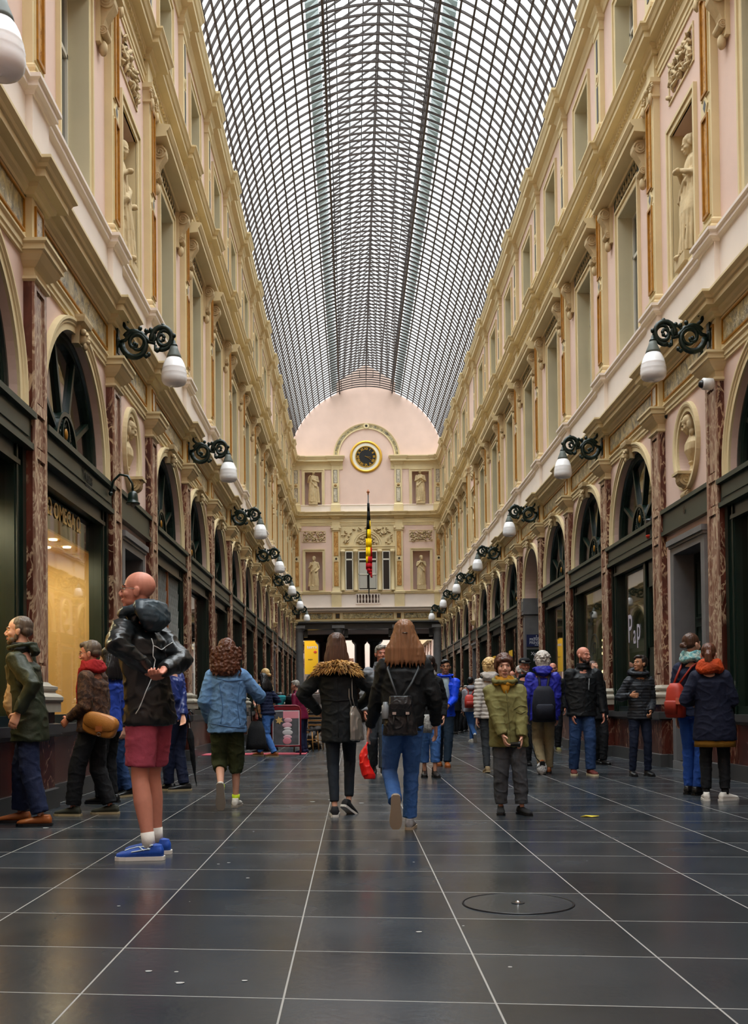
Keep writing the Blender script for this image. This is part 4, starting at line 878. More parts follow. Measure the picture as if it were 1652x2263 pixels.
def hair_shape(M, s, body, m, style, vox):
    q = MB()
    def ell(c, r):
        k = len(q.v); q.ball((0, 0, 0), tuple(x * s for x in r), m, 20, 14); cc = Vector(c) * s
        for i in range(k, len(q.v)): q.v[i] = tuple(M @ (Vector(q.v[i]) + cc))
    def tb(pts, r): q.tube([M @ (Vector(p) * s) for p in pts], [x * s for x in r], m, 10)
    def lf(rings): q.loft([(M @ (Vector(c) * s), M.to_3x3() @ Vector((a * s, 0, 0)), M.to_3x3() @ Vector((0, b * s, 0))) for c, a, b in rings], m, 20)
    amp, fr, curl = .004, 70, 0
    if style in ('short', 'thin', 'cap'):
        ell((0, -.026, .160), (.084, .098, .088) if style != 'thin' else (.081, .094, .083)); ell((0, -.055, .115), (.078, .062, .055))
        if style == 'short': ell((0, .03, .205), (.062, .062, .035)); ell((.03, .05, .19), (.05, .04, .03))
        for sx in (-1, 1): ell((sx * .070, -.015, .135), (.016, .035, .03))
    elif style == 'fringe':
        ell((0, -.018, .158), (.09, .106, .094)); ell((0, -.055, .10), (.082, .062, .06)); ell((0, .06, .178), (.066, .04, .03)); ell((.04, .055, .165), (.04, .035, .03)); ell((-.04, .055, .168), (.04, .035, .028)); amp = .006
        for sx in (-1, 1): ell((sx * .074, 0, .12), (.018, .035, .04))
    elif style == 'monk':
        for sx in (-1, 1): ell((sx * .070, -.03, .105), (.012, .045, .028))
        ell((0, -.088, .10), (.06, .02, .04))
    elif style == 'bun':
        ell((0, -.022, .157), (.083, .098, .088)); ell((0, -.05, .12), (.078, .062, .055)); ell((0, -.135, .10), (.038, .03, .034)); ell((.03, -.13, .085), (.02, .02, .02))
    elif style == 'pony':
        ell((0, -.022, .157), (.083, .098, .088)); ell((0, -.05, .12), (.078, .062, .06)); lf([((0, -.095, .15), .03, .025), ((0, -.12, .10), .04, .035), ((0, -.115, .03), .045, .035), ((0, -.10, -.05), .035, .028), ((0, -.10, -.10), .012, .012)])
    elif style in ('long', 'straight'):
        ell((0, -.02, .158), (.09, .104, .092)); L = -.10 if style == 'long' else -.075; w = .150 if style == 'long' else .112
        lf([((0, -.02, .19), .07, .07), ((0, -.035, .14), .096, .085), ((0, -.05, .07), (.096 + w) / 2, .075), ((0, -.07, .0), w, .07), ((.006, -.085, L * .55), w * 1.12, .06), ((.01, -.09, L), w * 1.1, .045), ((.01, -.09, L - .03), w * .8, .02)])
        for k in range(34):
            a = -1 + 2 * k / 33; x = a * w * 1.06; tb([(a * .06, -.085 - .03 * (1 - a * a), .19), (a * .085, -.09 - .035 * (1 - a * a), .11), (x * .95, -.10 - .035 * (1 - a * a), .0), (x, -.105 - .03 * (1 - a * a), L), (x * 1.06 + .008 * ((k * 5) % 3 - 1), -.10 - .03 * (1 - a * a), L - .025 - .014 * ((k * 7) % 4))], [.003, .008, .011, .010, .002])
        amp, fr = .005, 90
    elif style == 'curly':
        ell((0, -.02, .158), (.094, .108, .096)); rg = random.Random(5)
        lf([((0, -.03, .17), .095, .088), ((0, -.055, .09), .130, .09), ((0, -.075, .0), .148, .085), ((0, -.095, -.09), .13, .065), ((0, -.10, -.15), .07, .03)])
        for k in range(110):
            x = rg.uniform(-.145, .145); z0 = rg.uniform(-.02, .16); y = -.06 - sqrt(max(0, 1 - (x / .16) ** 2)) * .075
            pts = [(x + .014 * sin(t * 1.3 + k), y - .012 - .012 * cos(t * 1.3 + k), z0 - t * .028) for t in range(6)]; tb(pts, [.009, .011, .011, .010, .009, .003])
        amp, fr, curl = .006, 45, 1
    elif style == 'fluffy':
        ell((0, -.02, .158), (.105, .115, .10)); ell((0, -.06, .08), (.11, .08, .09)); ell((0, -.075, .03), (.09, .06, .05)); rg = random.Random(3)
        for k in range(170):
            a, b_ = rg.uniform(0, 2 * pi), rg.uniform(-.5, 1.2); v = Vector((cos(a) * cos(b_) * .10, sin(a) * cos(b_) * .11 - .03, .14 + sin(b_) * .095))
            if v.y > .03 and v.z < .19: continue
            o_ = (v - Vector((0, -.02, .13))).normalized(); tb([v - o_ * .01, v + o_ * .014 + Vector((0, 0, -.004)), v + o_ * .024 + Vector((rg.uniform(-.012, .012), rg.uniform(-.012, .012), -.016))], [.012, .009, .002])
        amp, fr, curl = .004, 60, 0
    me = remesh(q, 'hair', vox, disp=strands(amp * s, fr, curl), smooth_it=1); me.materials.clear(); me.materials.append(m); o = put('hair', me, body)
    if style in ('long', 'straight'):      # small clip where the hair is gathered
        pass
    return o
def shoe(Pp, parent, ank, yaw, pitch, sz, s, upper, sole, nm='shoe', lace=None, hi=False):
    """ank = ankle joint; sz = shoe length"""
    A = Matrix.Translation(ank) @ Matrix.Rotation(yaw, 4, 'Z') @ Matrix.Rotation(pitch, 4, 'X')
    h = .085 * s; k = sz / .28; q = MB()
    def r(y, z, a, b): return (A @ Vector((0, y * k, z * s - h)), A.to_3x3() @ Vector((a * s, 0, 0)), A.to_3x3() @ Vector((0, 0, b * s)))
    def r2(y, z, a, b): return (A @ Vector((0, y * k, z * s - h)), A.to_3x3() @ Vector((a * s, 0, 0)), A.to_3x3() @ Vector((0, 0, b * s)))
    q.loft([r(-.085, .045, .018, .022), r(-.075, .05, .034, .038), r(-.04, .055, .038, .044), r(.02, .05, .040, .040), r(.07, .045, .044, .032), r(.12, .038, .048, .026), r(.165, .032, .040, .022), r(.19, .028, .022, .014)], upper, 16)
    q.loft([r2(-.03, .05, .038, .001)] * 0 + [(A @ Vector((0, -.025 * k, .05 * s - h)), A.to_3x3() @ Vector((.040 * s, 0, 0)), A.to_3x3() @ Vector((0, .055 * k, 0))), (A @ Vector((0, -.035 * k, (.098 if not hi else .15) * s - h)), A.to_3x3() @ Vector((.033 * s, 0, 0)), A.to_3x3() @ Vector((0, .042 * k, .006)))], upper, 16)
    me = remesh(q, 'shoe', .007 * s, disp=None, smooth_it=1, m=upper); o = put('shoe', me, parent)
    q = MB(); out = []
    for y, a in ((-.092, .02), (-.08, .034), (-.04, .038), (.02, .038), (.08, .046), (.13, .05), (.17, .042), (.196, .022)): out.append((y, a))
    L = [(a, y) for y, a in out] + [(-a, y) for y, a in reversed(out)]; n = len(L)
    vs = [A @ Vector((x * s * 1.04, y * k, z * s - h)) for z in (0.001, .024) for x, y in L]
    q.add(vs, [tuple(range(n))[::-1], tuple(range(n, 2 * n))] + [(i, (i + 1) % n, n + (i + 1) % n, n + i) for i in range(n)], sole); q.build('sole', o)
    if lace:
        q = MB()
        for i in range(4): q.tube([A @ Vector((sx * .022 * s, (.03 + i * .022) * k, (.088 - i * .011) * s - h)) for sx in (-1, 0, 1)], .0035 * s, lace, 5)
        q.build('laces', o)
    return o
PEOPLE = {}
def person(label, Y, H=1.7, head=0, turn=0, nod=0, feet=None, hands=None, hipx=None, headx=None, sex='m', bulk=1.0, skin=SKIN, hair=('short', None), top=None, legs=None, shoes=None, glasses=None, beard=None, detail=1, lean=0, curl=.5, elbow=None, group=None, heady=None, hat=None, seat=None):
    """feet: (px, dY, lift, pitch, yaw) left then right; hands: (px, py, dY) left then right; px in photograph pixels; head = heading in degrees (0 walks away, 90 to the left)"""
    s = H / 1.75; B = Body(); th = R(head); fw = Vector((-sin(th), cos(th), 0)); rt = Vector((cos(th), sin(th), 0)); up = Vector((0, 0, 1)); B.fw, B.rt, B.s = fw, rt, s
    vx = .0105 * s if detail >= 1 else .02
    def fx(px, dY): return at(px, 1650, Y + dY).x
    ank = []
    for px, dY, lift, pitch, yw in feet: ank.append(Vector((fx(px, dY), Y + dY, .085 * s + lift)))
    mid = (ank[0] + ank[1]) / 2; hx = at(hipx, 1600, Y).x if hipx else mid.x
    hz = .525 * H; hip = Vector((hx, Y + (ank[0].y + ank[1].y - 2 * Y) / 2, hz))
    l1, l2 = .245 * H, .235 * H
    hj = [hip - rt * .044 * H, hip + rt * .044 * H]
    drop = 0
    for h, a, f in zip(hj, ank, feet):
        if f[2] < .02:
            dd = (a - h); mxl = (l1 + l2) * .995; hor = sqrt(dd.x ** 2 + dd.y ** 2)
            if dd.length > mxl: drop = max(drop, -dd.z - sqrt(max(mxl ** 2 - hor ** 2, 0)))
    if seat: drop = hip.z - seat
    hip.z -= drop; hj = [h - up * drop for h in hj]
    root = Vector((hip.x, hip.y, 0)); B.root = root
    tz = H * .818 - drop; hdx = at(headx, 1450, Y).x if headx else hip.x
    chest = Vector((hip.x + (hdx - hip.x) * .75, hip.y, 0)) + fw * lean * .8; neckb = Vector((chest.x, chest.y, H * .845 - drop * (1 if seat else .6))); sh = Vector((chest.x, chest.y, H * .797 - drop * (1 if seat else .6)))
    sw = (.094 if sex == 'm' else .082) * H * (bulk ** .5); sj = [sh - rt * sw, sh + rt * sw]
    # legs
    knees = []; 
    for i in range(2):
        pl = fw * 1.0 + (rt * (-.12 if i == 0 else .12)); k, a = ik(hj[i], ank[i], l1, l2, pl); knees.append(k); ank[i] = a
    # arms
    ua, fa = .172 * H, .148 * H; el = []; wr = []
    for i in range(2):
        hp = hands[i] if hands and hands[i] else None; sx = -1 if i == 0 else 1
        if hp is None: w = sj[i] + rt * sx * .03 * H + fw * .03 * H - up * (.31 * H)
        elif len(hp) == 3: w = at(hp[0], hp[1], Y + hp[2])
        else: w = sj[i] + rt * hp[1] * H + fw * hp[2] * H + up * hp[3] * H
        pole = -fw * .9 + rt * sx * .5 - up * .3
        if elbow and elbow[i]: e_ = elbow[i]; pole = rt * e_[0] + fw * e_[1] + up * e_[2]
        e, w = ik(sj[i], w, ua, fa, pole); el.append(e); wr.append(w)
    B.hip, B.hj, B.ank, B.knees, B.sj, B.el, B.wr, B.neck, B.H, B.sh = hip, hj, ank, knees, sj, el, wr, neckb, H, sh
    # body skin
    def off(v): return v - root
    hs = .232 * H / .235 * .132 / .132 * (H * .133 / .234) / H * 1.0
    hs = H * .133 / .234 * (1.0 if H > 1.5 else 1.2)
    hy = R(head + turn); Mh = Matrix.Translation(neckb - root + Vector((hdx - chest.x, 0, 0)) * .6 + fw * .012 + up * (.028 * H)) @ Matrix.Rotation(hy, 4, 'Z') @ Matrix.Rotation(R(-nod), 4, 'X'); B.Mh, B.hs = Mh, hs
    q = MB(); head_shape(q, Mh, hs, skin, sex)
    nr = (.050 if sex == 'm' else .041) * s * (bulk ** .5); nb = neckb - root
    q.tube([nb - up * .05 * H, nb, Mh @ Vector((0, -.012 * hs, .05 * hs)), Mh @ Vector((0, -.015 * hs, .09 * hs))], [nr * 1.5, nr * 1.15, nr, nr], skin, 16)
    me_h = remesh(q, 'h', (.0048 if detail >= 2 else .0062 if detail >= 1 else .011) * hs, smooth_it=2)
    q = MB(); w = bulk
    lower = off(hip)
    q.loft([(off(hip) - up * .05 * H, rt * .07 * H * w, fw * .05 * H * w), (off(hip), rt * .09 * H * w, fw * .058 * H * w), (off(hip).lerp(off(sh), .4), rt * .072 * H * w, fw * .05 * H * w), (off(hip).lerp(off(sh), .75), rt * .088 * H * w, fw * .056 * H * w), (off(sh) + up * .005, rt * .070 * H * w, fw * .042 * H * w), (nb, rt * nr * 1.2, fw * nr * 1.1)], skin, 20)
    for i in range(2):
        lk = 1.0 if legs and legs.get('end', 1) < .5 else .66 if legs and legs.get('end', 1) > .7 else .8; limb(q, [off(hj[i]), off(knees[i]), off(knees[i]).lerp(off(ank[i]), .35), off(ank[i])], [.045 * H * lk, .030 * H * lk, .033 * H * lk, .0175 * H * lk ** .3], skin)
        limb(q, [off(sj[i].lerp(el[i], .12)), off(el[i]), off(wr[i])], [.025 * H, .021 * H, .015 * H], skin, 12)
    me_b = remesh(q, 'b', max(vx, .011), smooth_it=2)
    qh = MB()
    for i in range(2):
        d = (wr[i] - el[i]).normalized(); sx = -1 if i == 0 else 1; palm = -rt * sx * .9 + fw * -.1 + fw * (0.0); hand(qh, off(wr[i]), (d - up * .15).normalized(), palm, fw, s, skin, curl if not isinstance(curl, (list, tuple)) else curl[i])
    me_hd = remesh(qh, 'hd', (.0042 if detail >= 2 else .0055 if detail >= 1 else .009) * s, smooth_it=1)
    bm = bmesh.new()
    for m_ in (me_h, me_b, me_hd): bm.from_mesh(m_)
    me = bpy.data.meshes.new('person'); bm.to_mesh(me); bm.free(); me.materials.append(skin)
    for p in me.polygons: p.use_smooth = True
    for m_ in (me_h, me_b, me_hd): bpy.data.meshes.remove(m_)
    O = put('person', me, None, root); tag(O, label, 'person', group); B.O = O
    hm = hair[1]; face_bits(None, Mh, hs, O, hm or IRIS, detail, glasses, beard)
    if hm and hair[0]: hair_shape(Mh, hs, O, hm, hair[0], (.0055 if detail >= 2 else .007 if detail >= 1 else .012))
    if hat:
        q = MB(); q.loft([(Mh @ Vector((0, -.015, .165)), Mh.to_3x3() @ Vector((.088, 0, 0)), Mh.to_3x3() @ Vector((0, .10, 0))), (Mh @ Vector((0, -.012, .20)), Mh.to_3x3() @ Vector((.094, 0, 0)), Mh.to_3x3() @ Vector((0, .105, 0))), (Mh @ Vector((0, -.01, .24)), Mh.to_3x3() @ Vector((.07, 0, 0)), Mh.to_3x3() @ Vector((0, .08, 0))), (Mh @ Vector((0, -.01, .25)), Mh.to_3x3() @ Vector((.02, 0, 0)), Mh.to_3x3() @ Vector((0, .02, 0)))], hat)
        q.loft([(Mh @ Vector((0, .06, .168)), Mh.to_3x3() @ Vector((.075, 0, 0)), Mh.to_3x3() @ Vector((0, .075, -.02))), (Mh @ Vector((0, .06, .176)), Mh.to_3x3() @ Vector((.075, 0, 0)), Mh.to_3x3() @ Vector((0, .075, -.02)))], hat); q.build('cap', O)
    # legs clothing
    if legs:
        m, r0, r1, r2, endz, fa_ = legs['m'], legs.get('hipr', .054), legs.get('knee', .045), legs.get('cuff', .036), legs.get('end', 1.0), legs.get('fold', .007)
        q = MB()
        q.loft([(off(hip) + up * .045 * H, rt * .074 * H * w, fw * .056 * H * w), (off(hip) + up * .02 * H, rt * .080 * H * w, fw * .057 * H * w), (off(hip) - up * .02 * H, rt * .088 * H * w, fw * .060 * H * w), (off(hip) - up * .05 * H, rt * .086 * H * w, fw * .058 * H * w)], m, 24)
        for i in range(2):
            a = off(hj[i]); k = off(knees[i]); e = off(ank[i])
            if endz <= .5: pts = [a, a.lerp(k, .5), a.lerp(k, endz * 2)]; rad = [r0 * H, (r0 * .6 + r1 * .4) * H, r1 * H]
            else: t = (endz - .5) * 2; pts = [a, a.lerp(k, .5), k, k.lerp(e, t * .5), k.lerp(e, t)]; rad = [r0 * H, (r0 * .5 + r1 * .5) * H, r1 * H, (r1 * .5 + r2 * .5) * H, r2 * H]
            P2 = []; R2 = []
            for j in range(len(pts) - 1):
                for t in range(6): P2.append(pts[j].lerp(pts[j + 1], t / 6)); R2.append(rad[j] * (1 - t / 6) + rad[j + 1] * t / 6)
            P2.append(pts[-1]); R2.append(rad[-1]); q.tube(P2, R2, m, 16)
        me = remesh(q, 'trousers', vx * .9, disp=folds(fa_, legs.get('ff', 8), 1.6), smooth_it=2); put(legs.get('name', 'trousers'), me, O)
    if top: garment(B, top, vx, O)
    if shoes:
        for i in range(2):
            f = feet[i]; yaw = R(head + f[4]); shoe(None, O, ank[i] - root, yaw, R(f[3]), .165 * H * shoes.get('len', 1), s, shoes['m'], shoes['sole'], lace=shoes.get('lace'), hi=shoes.get('hi'))
            if shoes.get('sock'):
                qs = MB(); e = ank[i] - root; kk = knees[i] - root; hh = shoes.get('sockh', .18); qs.tube([e - up * .01, e.lerp(kk, hh)], [.022 * H, .0235 * H], shoes['sock'], 14); qs.build('sock', O)
    return B
def garment(B, t, vx, O):
    H, rt, fw, s, root = B.H, B.rt, B.fw, B.s, B.root; up = Vector((0, 0, 1)); off = lambda v: v - root; m = t['m']; g = t.get('r', 1.0)
    hem = t.get('hem', .47) * H; hipc = off(B.hip); sh = off(B.sh); nb = off(B.neck); q = MB()
    def c(z): return Vector((hipc.x, hipc.y, z)).lerp(Vector((sh.x, sh.y, z)), max(0, min(1, (z - hipc.z) / (sh.z - hipc.z))))
    hw, wa, ch, sw = t.get('hemw', .11), t.get('waist', .092), t.get('chest', .100), t.get('sh', .094)
    rings = []
    zs = [(hem, hw * .99), (hem + .015 * H, hw)]
    if hem < hipc.z - .03 * H: zs += [(hem * .5 + hipc.z * .5, hw * .98)]
    zs += [(hipc.z + .01 * H if hem < hipc.z else hem + .03 * H, (hw + wa) / 2), (max(.62 * H, hem + .06 * H), wa), (.70 * H, (wa + ch) / 2), (.76 * H, ch), (sh.z - .005 * H, sw * .96), (sh.z + .028 * H, sw * .66), (nb.z + .005 * H, .055), (nb.z + .02 * H, .045)]
    last = -1
    for z, wdt in zs:
        if z <= last: continue
        last = z; dp = wdt * (.71 if z < sh.z - .02 * H else .50 if z < nb.z else .9); rings.append((c(z), rt * wdt * H * g, fw * dp * H * g))
    q.loft(rings, m, 28)
    sl = t.get('sleeve', 1.0); ar, cr = t.get('arm', .042), t.get('cuffr', .027)
    for i in range(2):
        S, E, Wr = off(B.sj[i]), off(B.el[i]), off(B.wr[i]); S2 = S - up * .008 * H; endp = E.lerp(Wr, sl)
        pts = []; rad = []
        for k in range(6): u = k / 6; pts.append(S2.lerp(E, u)); rad.append((ar * (1 - u) + ar * .82 * u) * H)
        for k in range(7): u = k / 6; pts.append(E.lerp(endp, u)); rad.append((ar * .82 * (1 - u) + cr * u) * H)
        un = (S2 - E).normalized() * ar * H; q.tube([S2 + un * .95, S2 + un * .75, S2 + un * .4] + pts, [ar * H * .3, ar * H * .66, ar * H * .92] + rad, m, 14)
    me = remesh(q, t.get('name', 'jacket'), vx * .92, disp=folds(t.get('fold', .008), t.get('ff', 8), t.get('zf', 1.5), t.get('quilt', 0), t.get('qp', .055)), smooth_it=2)
    o = put(t.get('name', 'jacket'), me, O); B.top = o
    if t.get('collar'):
        q = MB(); cm = t.get('collarm', m); hgt = t['collar']
        q.loft([(nb + up * -.005 * H, rt * .058 * H, fw * .056 * H), (nb + up * (hgt * .6) * H, rt * .05 * H, fw * .05 * H), (nb + up * hgt * H, rt * .052 * H, fw * .052 * H), (nb + up * hgt * H, rt * .044 * H, fw * .044 * H), (nb + up * .0 * H, rt * .042 * H, fw * .042 * H)], cm, 24)
        me = remesh(q, 'collar', vx, disp=folds(.004, 14), smooth_it=1); put('collar', me, o)
    if t.get('hood'):
        q = MB(); hm = t.get('hoodm', m); k = t['hood']; b = nb - fw * .055 * H
        q.loft([(b - up * .055 * H * k, rt * .03 * H * k, fw * .02 * H * k), (b - up * .02 * H * k - fw * .012 * H, rt * .075 * H * k, fw * .035 * H * k), (b + up * .02 * H * k, rt * .088 * H * k, fw * .04 * H * k), (b + up * .05 * H * k + fw * .01 * H, rt * .075 * H * k, fw * .035 * H * k), (b + up * .06 * H * k + fw * .02 * H, rt * .04 * H * k, fw * .02 * H * k)], hm, 22)
        ring = [nb + up * (.018 + .012 * -cos(a)) * H + (fw * cos(a) * .062 + rt * sin(a) * .072) * H for a in [2 * pi * j / 20 for j in range(20)]]; q.tube(ring, .017 * H * k, hm, 8, closed=True)
        me = remesh(q, 'hood', vx, disp=folds(.008, 14, 1.2), smooth_it=2); put('hood', me, o)
    if t.get('zip'):
        q = MB(); pts = []
        for z in [hem + (sh.z - hem) * k / 12 for k in range(13)]:
            f = 0
            for (z0, w0), (z1, w1) in zip(zs, zs[1:]):
                if z0 <= z <= z1: f = w0 + (w1 - w0) * (z - z0) / max(1e-6, z1 - z0); break
            pts.append(c(z) + fw * (f * .66 * H * g + .006))
        q.tube(pts, .005, t['zip'], 5); q.build('zip', o)
    return o
def scarf(B, m, r=.024, tails=0, nm='scarf'):
    q = MB(); nb = B.neck - B.root; H = B.H; up = Vector((0, 0, 1))
    for k, dz in enumerate((0, .018, .034)): q.tube([nb + up * (dz + .006 * sin(3 * a + k)) * H + (B.fw * cos(a) * (.058 - k * .004) + B.rt * sin(a) * (.056 - k * .004)) * H for a in [2 * pi * j / 22 for j in range(22)]], r * H * (1 - k * .1), m, 10, closed=True)
    for i in range(tails):
        x = (-.012 + .03 * i) * H; q.loft([(nb + B.fw * .07 * H + B.rt * x + up * .01, B.rt * .02 * H, B.fw * .01 * H), (nb + B.fw * .085 * H + B.rt * x - up * .10 * H, B.rt * .024 * H, B.fw * .009 * H), (nb + B.fw * .085 * H + B.rt * x * 1.2 - up * (.2 + .04 * i) * H, B.rt * .022 * H, B.fw * .007 * H)], m, 12)
    me = remesh(q, nm, .008, disp=folds(.006, 22, .7), smooth_it=1); return put(nm, me, B.O)
from mathutils.bvhtree import BVHTree
UP = Vector((0, 0, 1))
def GY(px, py): return ground(px, py).y
def trace(o, root, pts, r, m, name, n=6, lift=.004):
    """a cord or seam that lies on a garment, found by looking along the picture rays"""
    me = o.data; bv = BVHTree.FromPolygons([v.co + root for v in me.vertices], [tuple(p.vertices) for p in me.polygons]); out = []
    P = []
    for a, b in zip(pts, pts[1:]):
        for k in range(n): P.append((a[0] + (b[0] - a[0]) * k / n, a[1] + (b[1] - a[1]) * k / n))
    P.append(pts[-1])
    for px, py in P:
        d = ray(px, py).normalized(); h = bv.ray_cast(Vector((0, 0, 1)), d)
        if h[0] is not None and (not out or (h[0] - root - out[-1]).length < .12): out.append(h[0] - root + h[1] * lift)
    if len(out) > 1: q = MB(); q.tube(out, r, m, 6); return q.build(name, o)
def prop(name, label, cat, loc, q=None, group=None):
    o = q.build(name, None, loc) if q else empty(name, loc); tag(o, label, cat, group); return o
H_BROWN = hairm('brown_hair', '4a3022'); H_DARK = hairm('dark_hair', '231813'); H_BLACK = hairm('black_hair', '141011'); H_GREY = hairm('grey_hair', '8d877e'); H_HONEY = hairm('honey_hair', '7a5336'); H_AUB = hairm('auburn_hair', '55301f'); H_BLOND = hairm('blonde_hair', 'c3a26c'); H_GINGER = hairm('ginger_hair', 'b06a30'); H_WHITE = hairm('white_hair', 'b5ada4'); H_PEPPER = hairm('pepper_hair', '5a4c40')
JEANB = cloth('blue_denim', '3c64a0', bump=.35); JEAND = cloth('dark_denim', '253c63', bump=.35); JACKD = cloth('pale_denim', '5b7ea6', bump=.4, var=.25); BLK = cloth('black_cloth', '131518'); BLK2 = cloth('black_trouser_cloth', '101114'); NAVY = cloth('navy_cloth', '151d38'); OLIVE = cloth('olive_cloth', '6f6a3e'); DOLIVE = cloth('dark_olive_waxed', '2b3022', .5); KHAKI = cloth('khaki_cloth', '8a7d60'); GREYJ = cloth('grey_denim', '45474b'); CHAR = cloth('charcoal_cloth', '25282e')
SHINYBLK = cloth('shiny_black_nylon', '0e1214', .33, .5, bump=.15, sheen=0); SHINYGR = cloth('slate_nylon', '2c3a42', .35, .5, bump=.15, sheen=0); PINKSH = cloth('rose_cotton', 'a04456'); WHT = mat('white_rubber', 'cfcbc3', .6); GUM = mat('tan_rubber', '9a8a6a', .6); WHITECL = cloth('white_cloth', 'd4d0c8'); REDCL = cloth('red_scarf_wool', '8c1418', bump=.5); ORCL = cloth('orange_scarf_wool', 'a83c12', bump=.6, var=.3)
LEATH = mat('black_leather', '17181a', .32, bump=.2, bscale=80); TAN = mat('tan_leather', 'a3692b', .45, bump=.2, bscale=80, var=.1); BRNSH = mat('brown_leather', '8a4a1e', .4, var=.1); SILV = mat('silver_leather', '8f8b84', .3, metal=.6, bump=.2, bscale=30); REDPL = mat('red_plastic_film', 'd81a12', .35, bump=.3, bscale=20)
# A: man in rose shorts
A = person('bald man in black jacket, rose pink shorts and blue trainers, hands behind his back', 6.93, 1.90, 62, 30, -4, [(328, .02, 0, 0, 30), (345, .30, 0, 0, 32)], [(325, 1478, -.12), (362, 1480, -.10)], 322, 292, 'm', 1.0, SKINP, ('none', None),
    dict(m=SHINYBLK, hem=.462, hemw=.112, chest=.106, waist=.098, arm=.046, fold=.012, ff=7, hood=1.0, hoodm=SHINYGR), dict(m=PINKSH, end=.42, knee=.052, hipr=.058, fold=.006, name='shorts'), dict(m=mat('blue_mesh', '1647a0', .55, var=.2, vscale=40), sole=WHT, lace=mat('teal_lace', '3fa0a8', .6), sock=WHITECL, sockh=.2), METAL, None, 2, curl=1.1, elbow=[(-1, -.5, -.3), (1, -.5, -.3)])
for pts in ([(382, 1420), (356, 1436), (338, 1426), (334, 1412)], [(338, 1426), (337, 1450), (342, 1458), (336, 1495), (326, 1520), (310, 1560), (300, 1578)]): trace(A.top, A.root, pts, .0035, mat('reflective_piping', 'cfd3d2', .4), 'piping')
SHL = mat('shoe_stripes', 'cfe0e4', .5)
for sh_ in [c for c in A.O.children if c.name.startswith('shoe')][:1]:
    for pts in ([(276, 1881), (295, 1874), (318, 1872), (338, 1868)], [(290, 1884), (310, 1880), (332, 1876)], [(300, 1864), (308, 1873), (318, 1880)], [(316, 1860), (322, 1870), (330, 1878)]): trace(sh_, A.root, pts, .004, SHL, 'stripe')
# B: man in waxed coat at the left edge
B_ = person('bearded man in dark olive waxed coat and beige jumper at the left edge', GY(60, 1826), 1.79, 92, 8, 0, [(90, .0, 0, 0, 0), (45, .30, 0, 0, 0)], [(40, 1575, -.14), None], 55, 30, 'm', 1.12, SKIN, ('thin', H_PEPPER),
    dict(m=DOLIVE, hem=.40, hemw=.125, chest=.115, waist=.11, arm=.048, fold=.012, ff=6, collar=.035, collarm=CHAR, hood=.6), dict(m=NAVY, knee=.048, cuff=.042, end=.97), dict(m=BRNSH, sole=BLACK), None, H_PEPPER, 2)
q = MB(); b = B_.hip - B_.root; q.loft([(b + B_.fw * .10 + UP * -.02, B_.rt * .13, B_.fw * .07), (b + B_.fw * .125 + UP * .1, B_.rt * .15, B_.fw * .10), (b + B_.fw * .115 + UP * .22, B_.rt * .15, B_.fw * .09), (b + B_.fw * .07 + UP * .38, B_.rt * .13, B_.fw * .08), (b + B_.fw * .03 + UP * .50, B_.rt * .07, B_.fw * .05)], cloth('beige_knit', 'a68a66'), 20)
put('jumper', remesh(q, 'jumper', .01, disp=folds(.01, 9, 2), smooth_it=1), B_.O)
# C: woman with red scarf
C_ = person('woman in brown woven jacket and red scarf with glasses and short hair', GY(208, 1802), 1.62, 78, 14, 8, [(160, -.05, 0, 0, 0), (243, .1, 0, 0, 8)], [(152, 1588, -.05), None], 206, 203, 'f', 1.1, SKINP, ('short', H_PEPPER),
    dict(m=marble('brown_woven', '21120c', '3a2216', '6b4a30', 26, .09, .85, (1, 1, 1), .5), hem=.475, hemw=.128, chest=.112, waist=.115, arm=.05, fold=.008), dict(m=BLK2, knee=.05, cuff=.044, end=.97), dict(m=mat('moss_suede', '2a2a1e', .8), sole=GUM), METAL, None, 2)
scarf(C_, REDCL, .022, 2)
q = MB(); c0 = at(222, 1602, C_.root.y - .19); bx, by = Vector((1, -.15, -.28)).normalized(), Vector((.26, 0, 1)).normalized(); bz = bx.cross(by)
def bagbox(q, c, bx, by, bz, w, h, t, m, p=4): q.loft([(c - bz * t, bx * w * .9, by * h * .9), (c - bz * t * .8, bx * w, by * h), (c + bz * t * .8, bx * w, by * h), (c + bz * t, bx * w * .9, by * h * .9)], m, 32, True, p)
CB = prop('shoulder_bag', 'tan leather flap shoulder bag hanging on the woman with the red scarf', 'bag', tuple(c0)); bagbox(q, Vector(), bx, by, bz, .155, .105, .045, TAN); q.build('bag_body', CB)
q = MB(); bagbox(q, by * .025 - bz * 0, bx, by, bz, .158, .075, .058, TAN, 3); q.build('flap', CB); q = MB(); q.box(-.03, .03, -.075, -.06, -.06, -.01, BRNSH); q.tube([Vector((.0 + .016 * cos(a), -.075, -.085 + .016 * sin(a))) for a in [k * .5 for k in range(13)]], .003, METAL, 5); q.build('clasp', CB)
q = MB(); q.tube([bx * -.15 + by * .08, at(205, 1560, C_.root.y - .2) - c0, at(196, 1500, C_.root.y - .17) - c0, C_.neck + Vector((.08, -.05, -.02)) - c0], .006, METAL, 6); q.build('strap', CB)
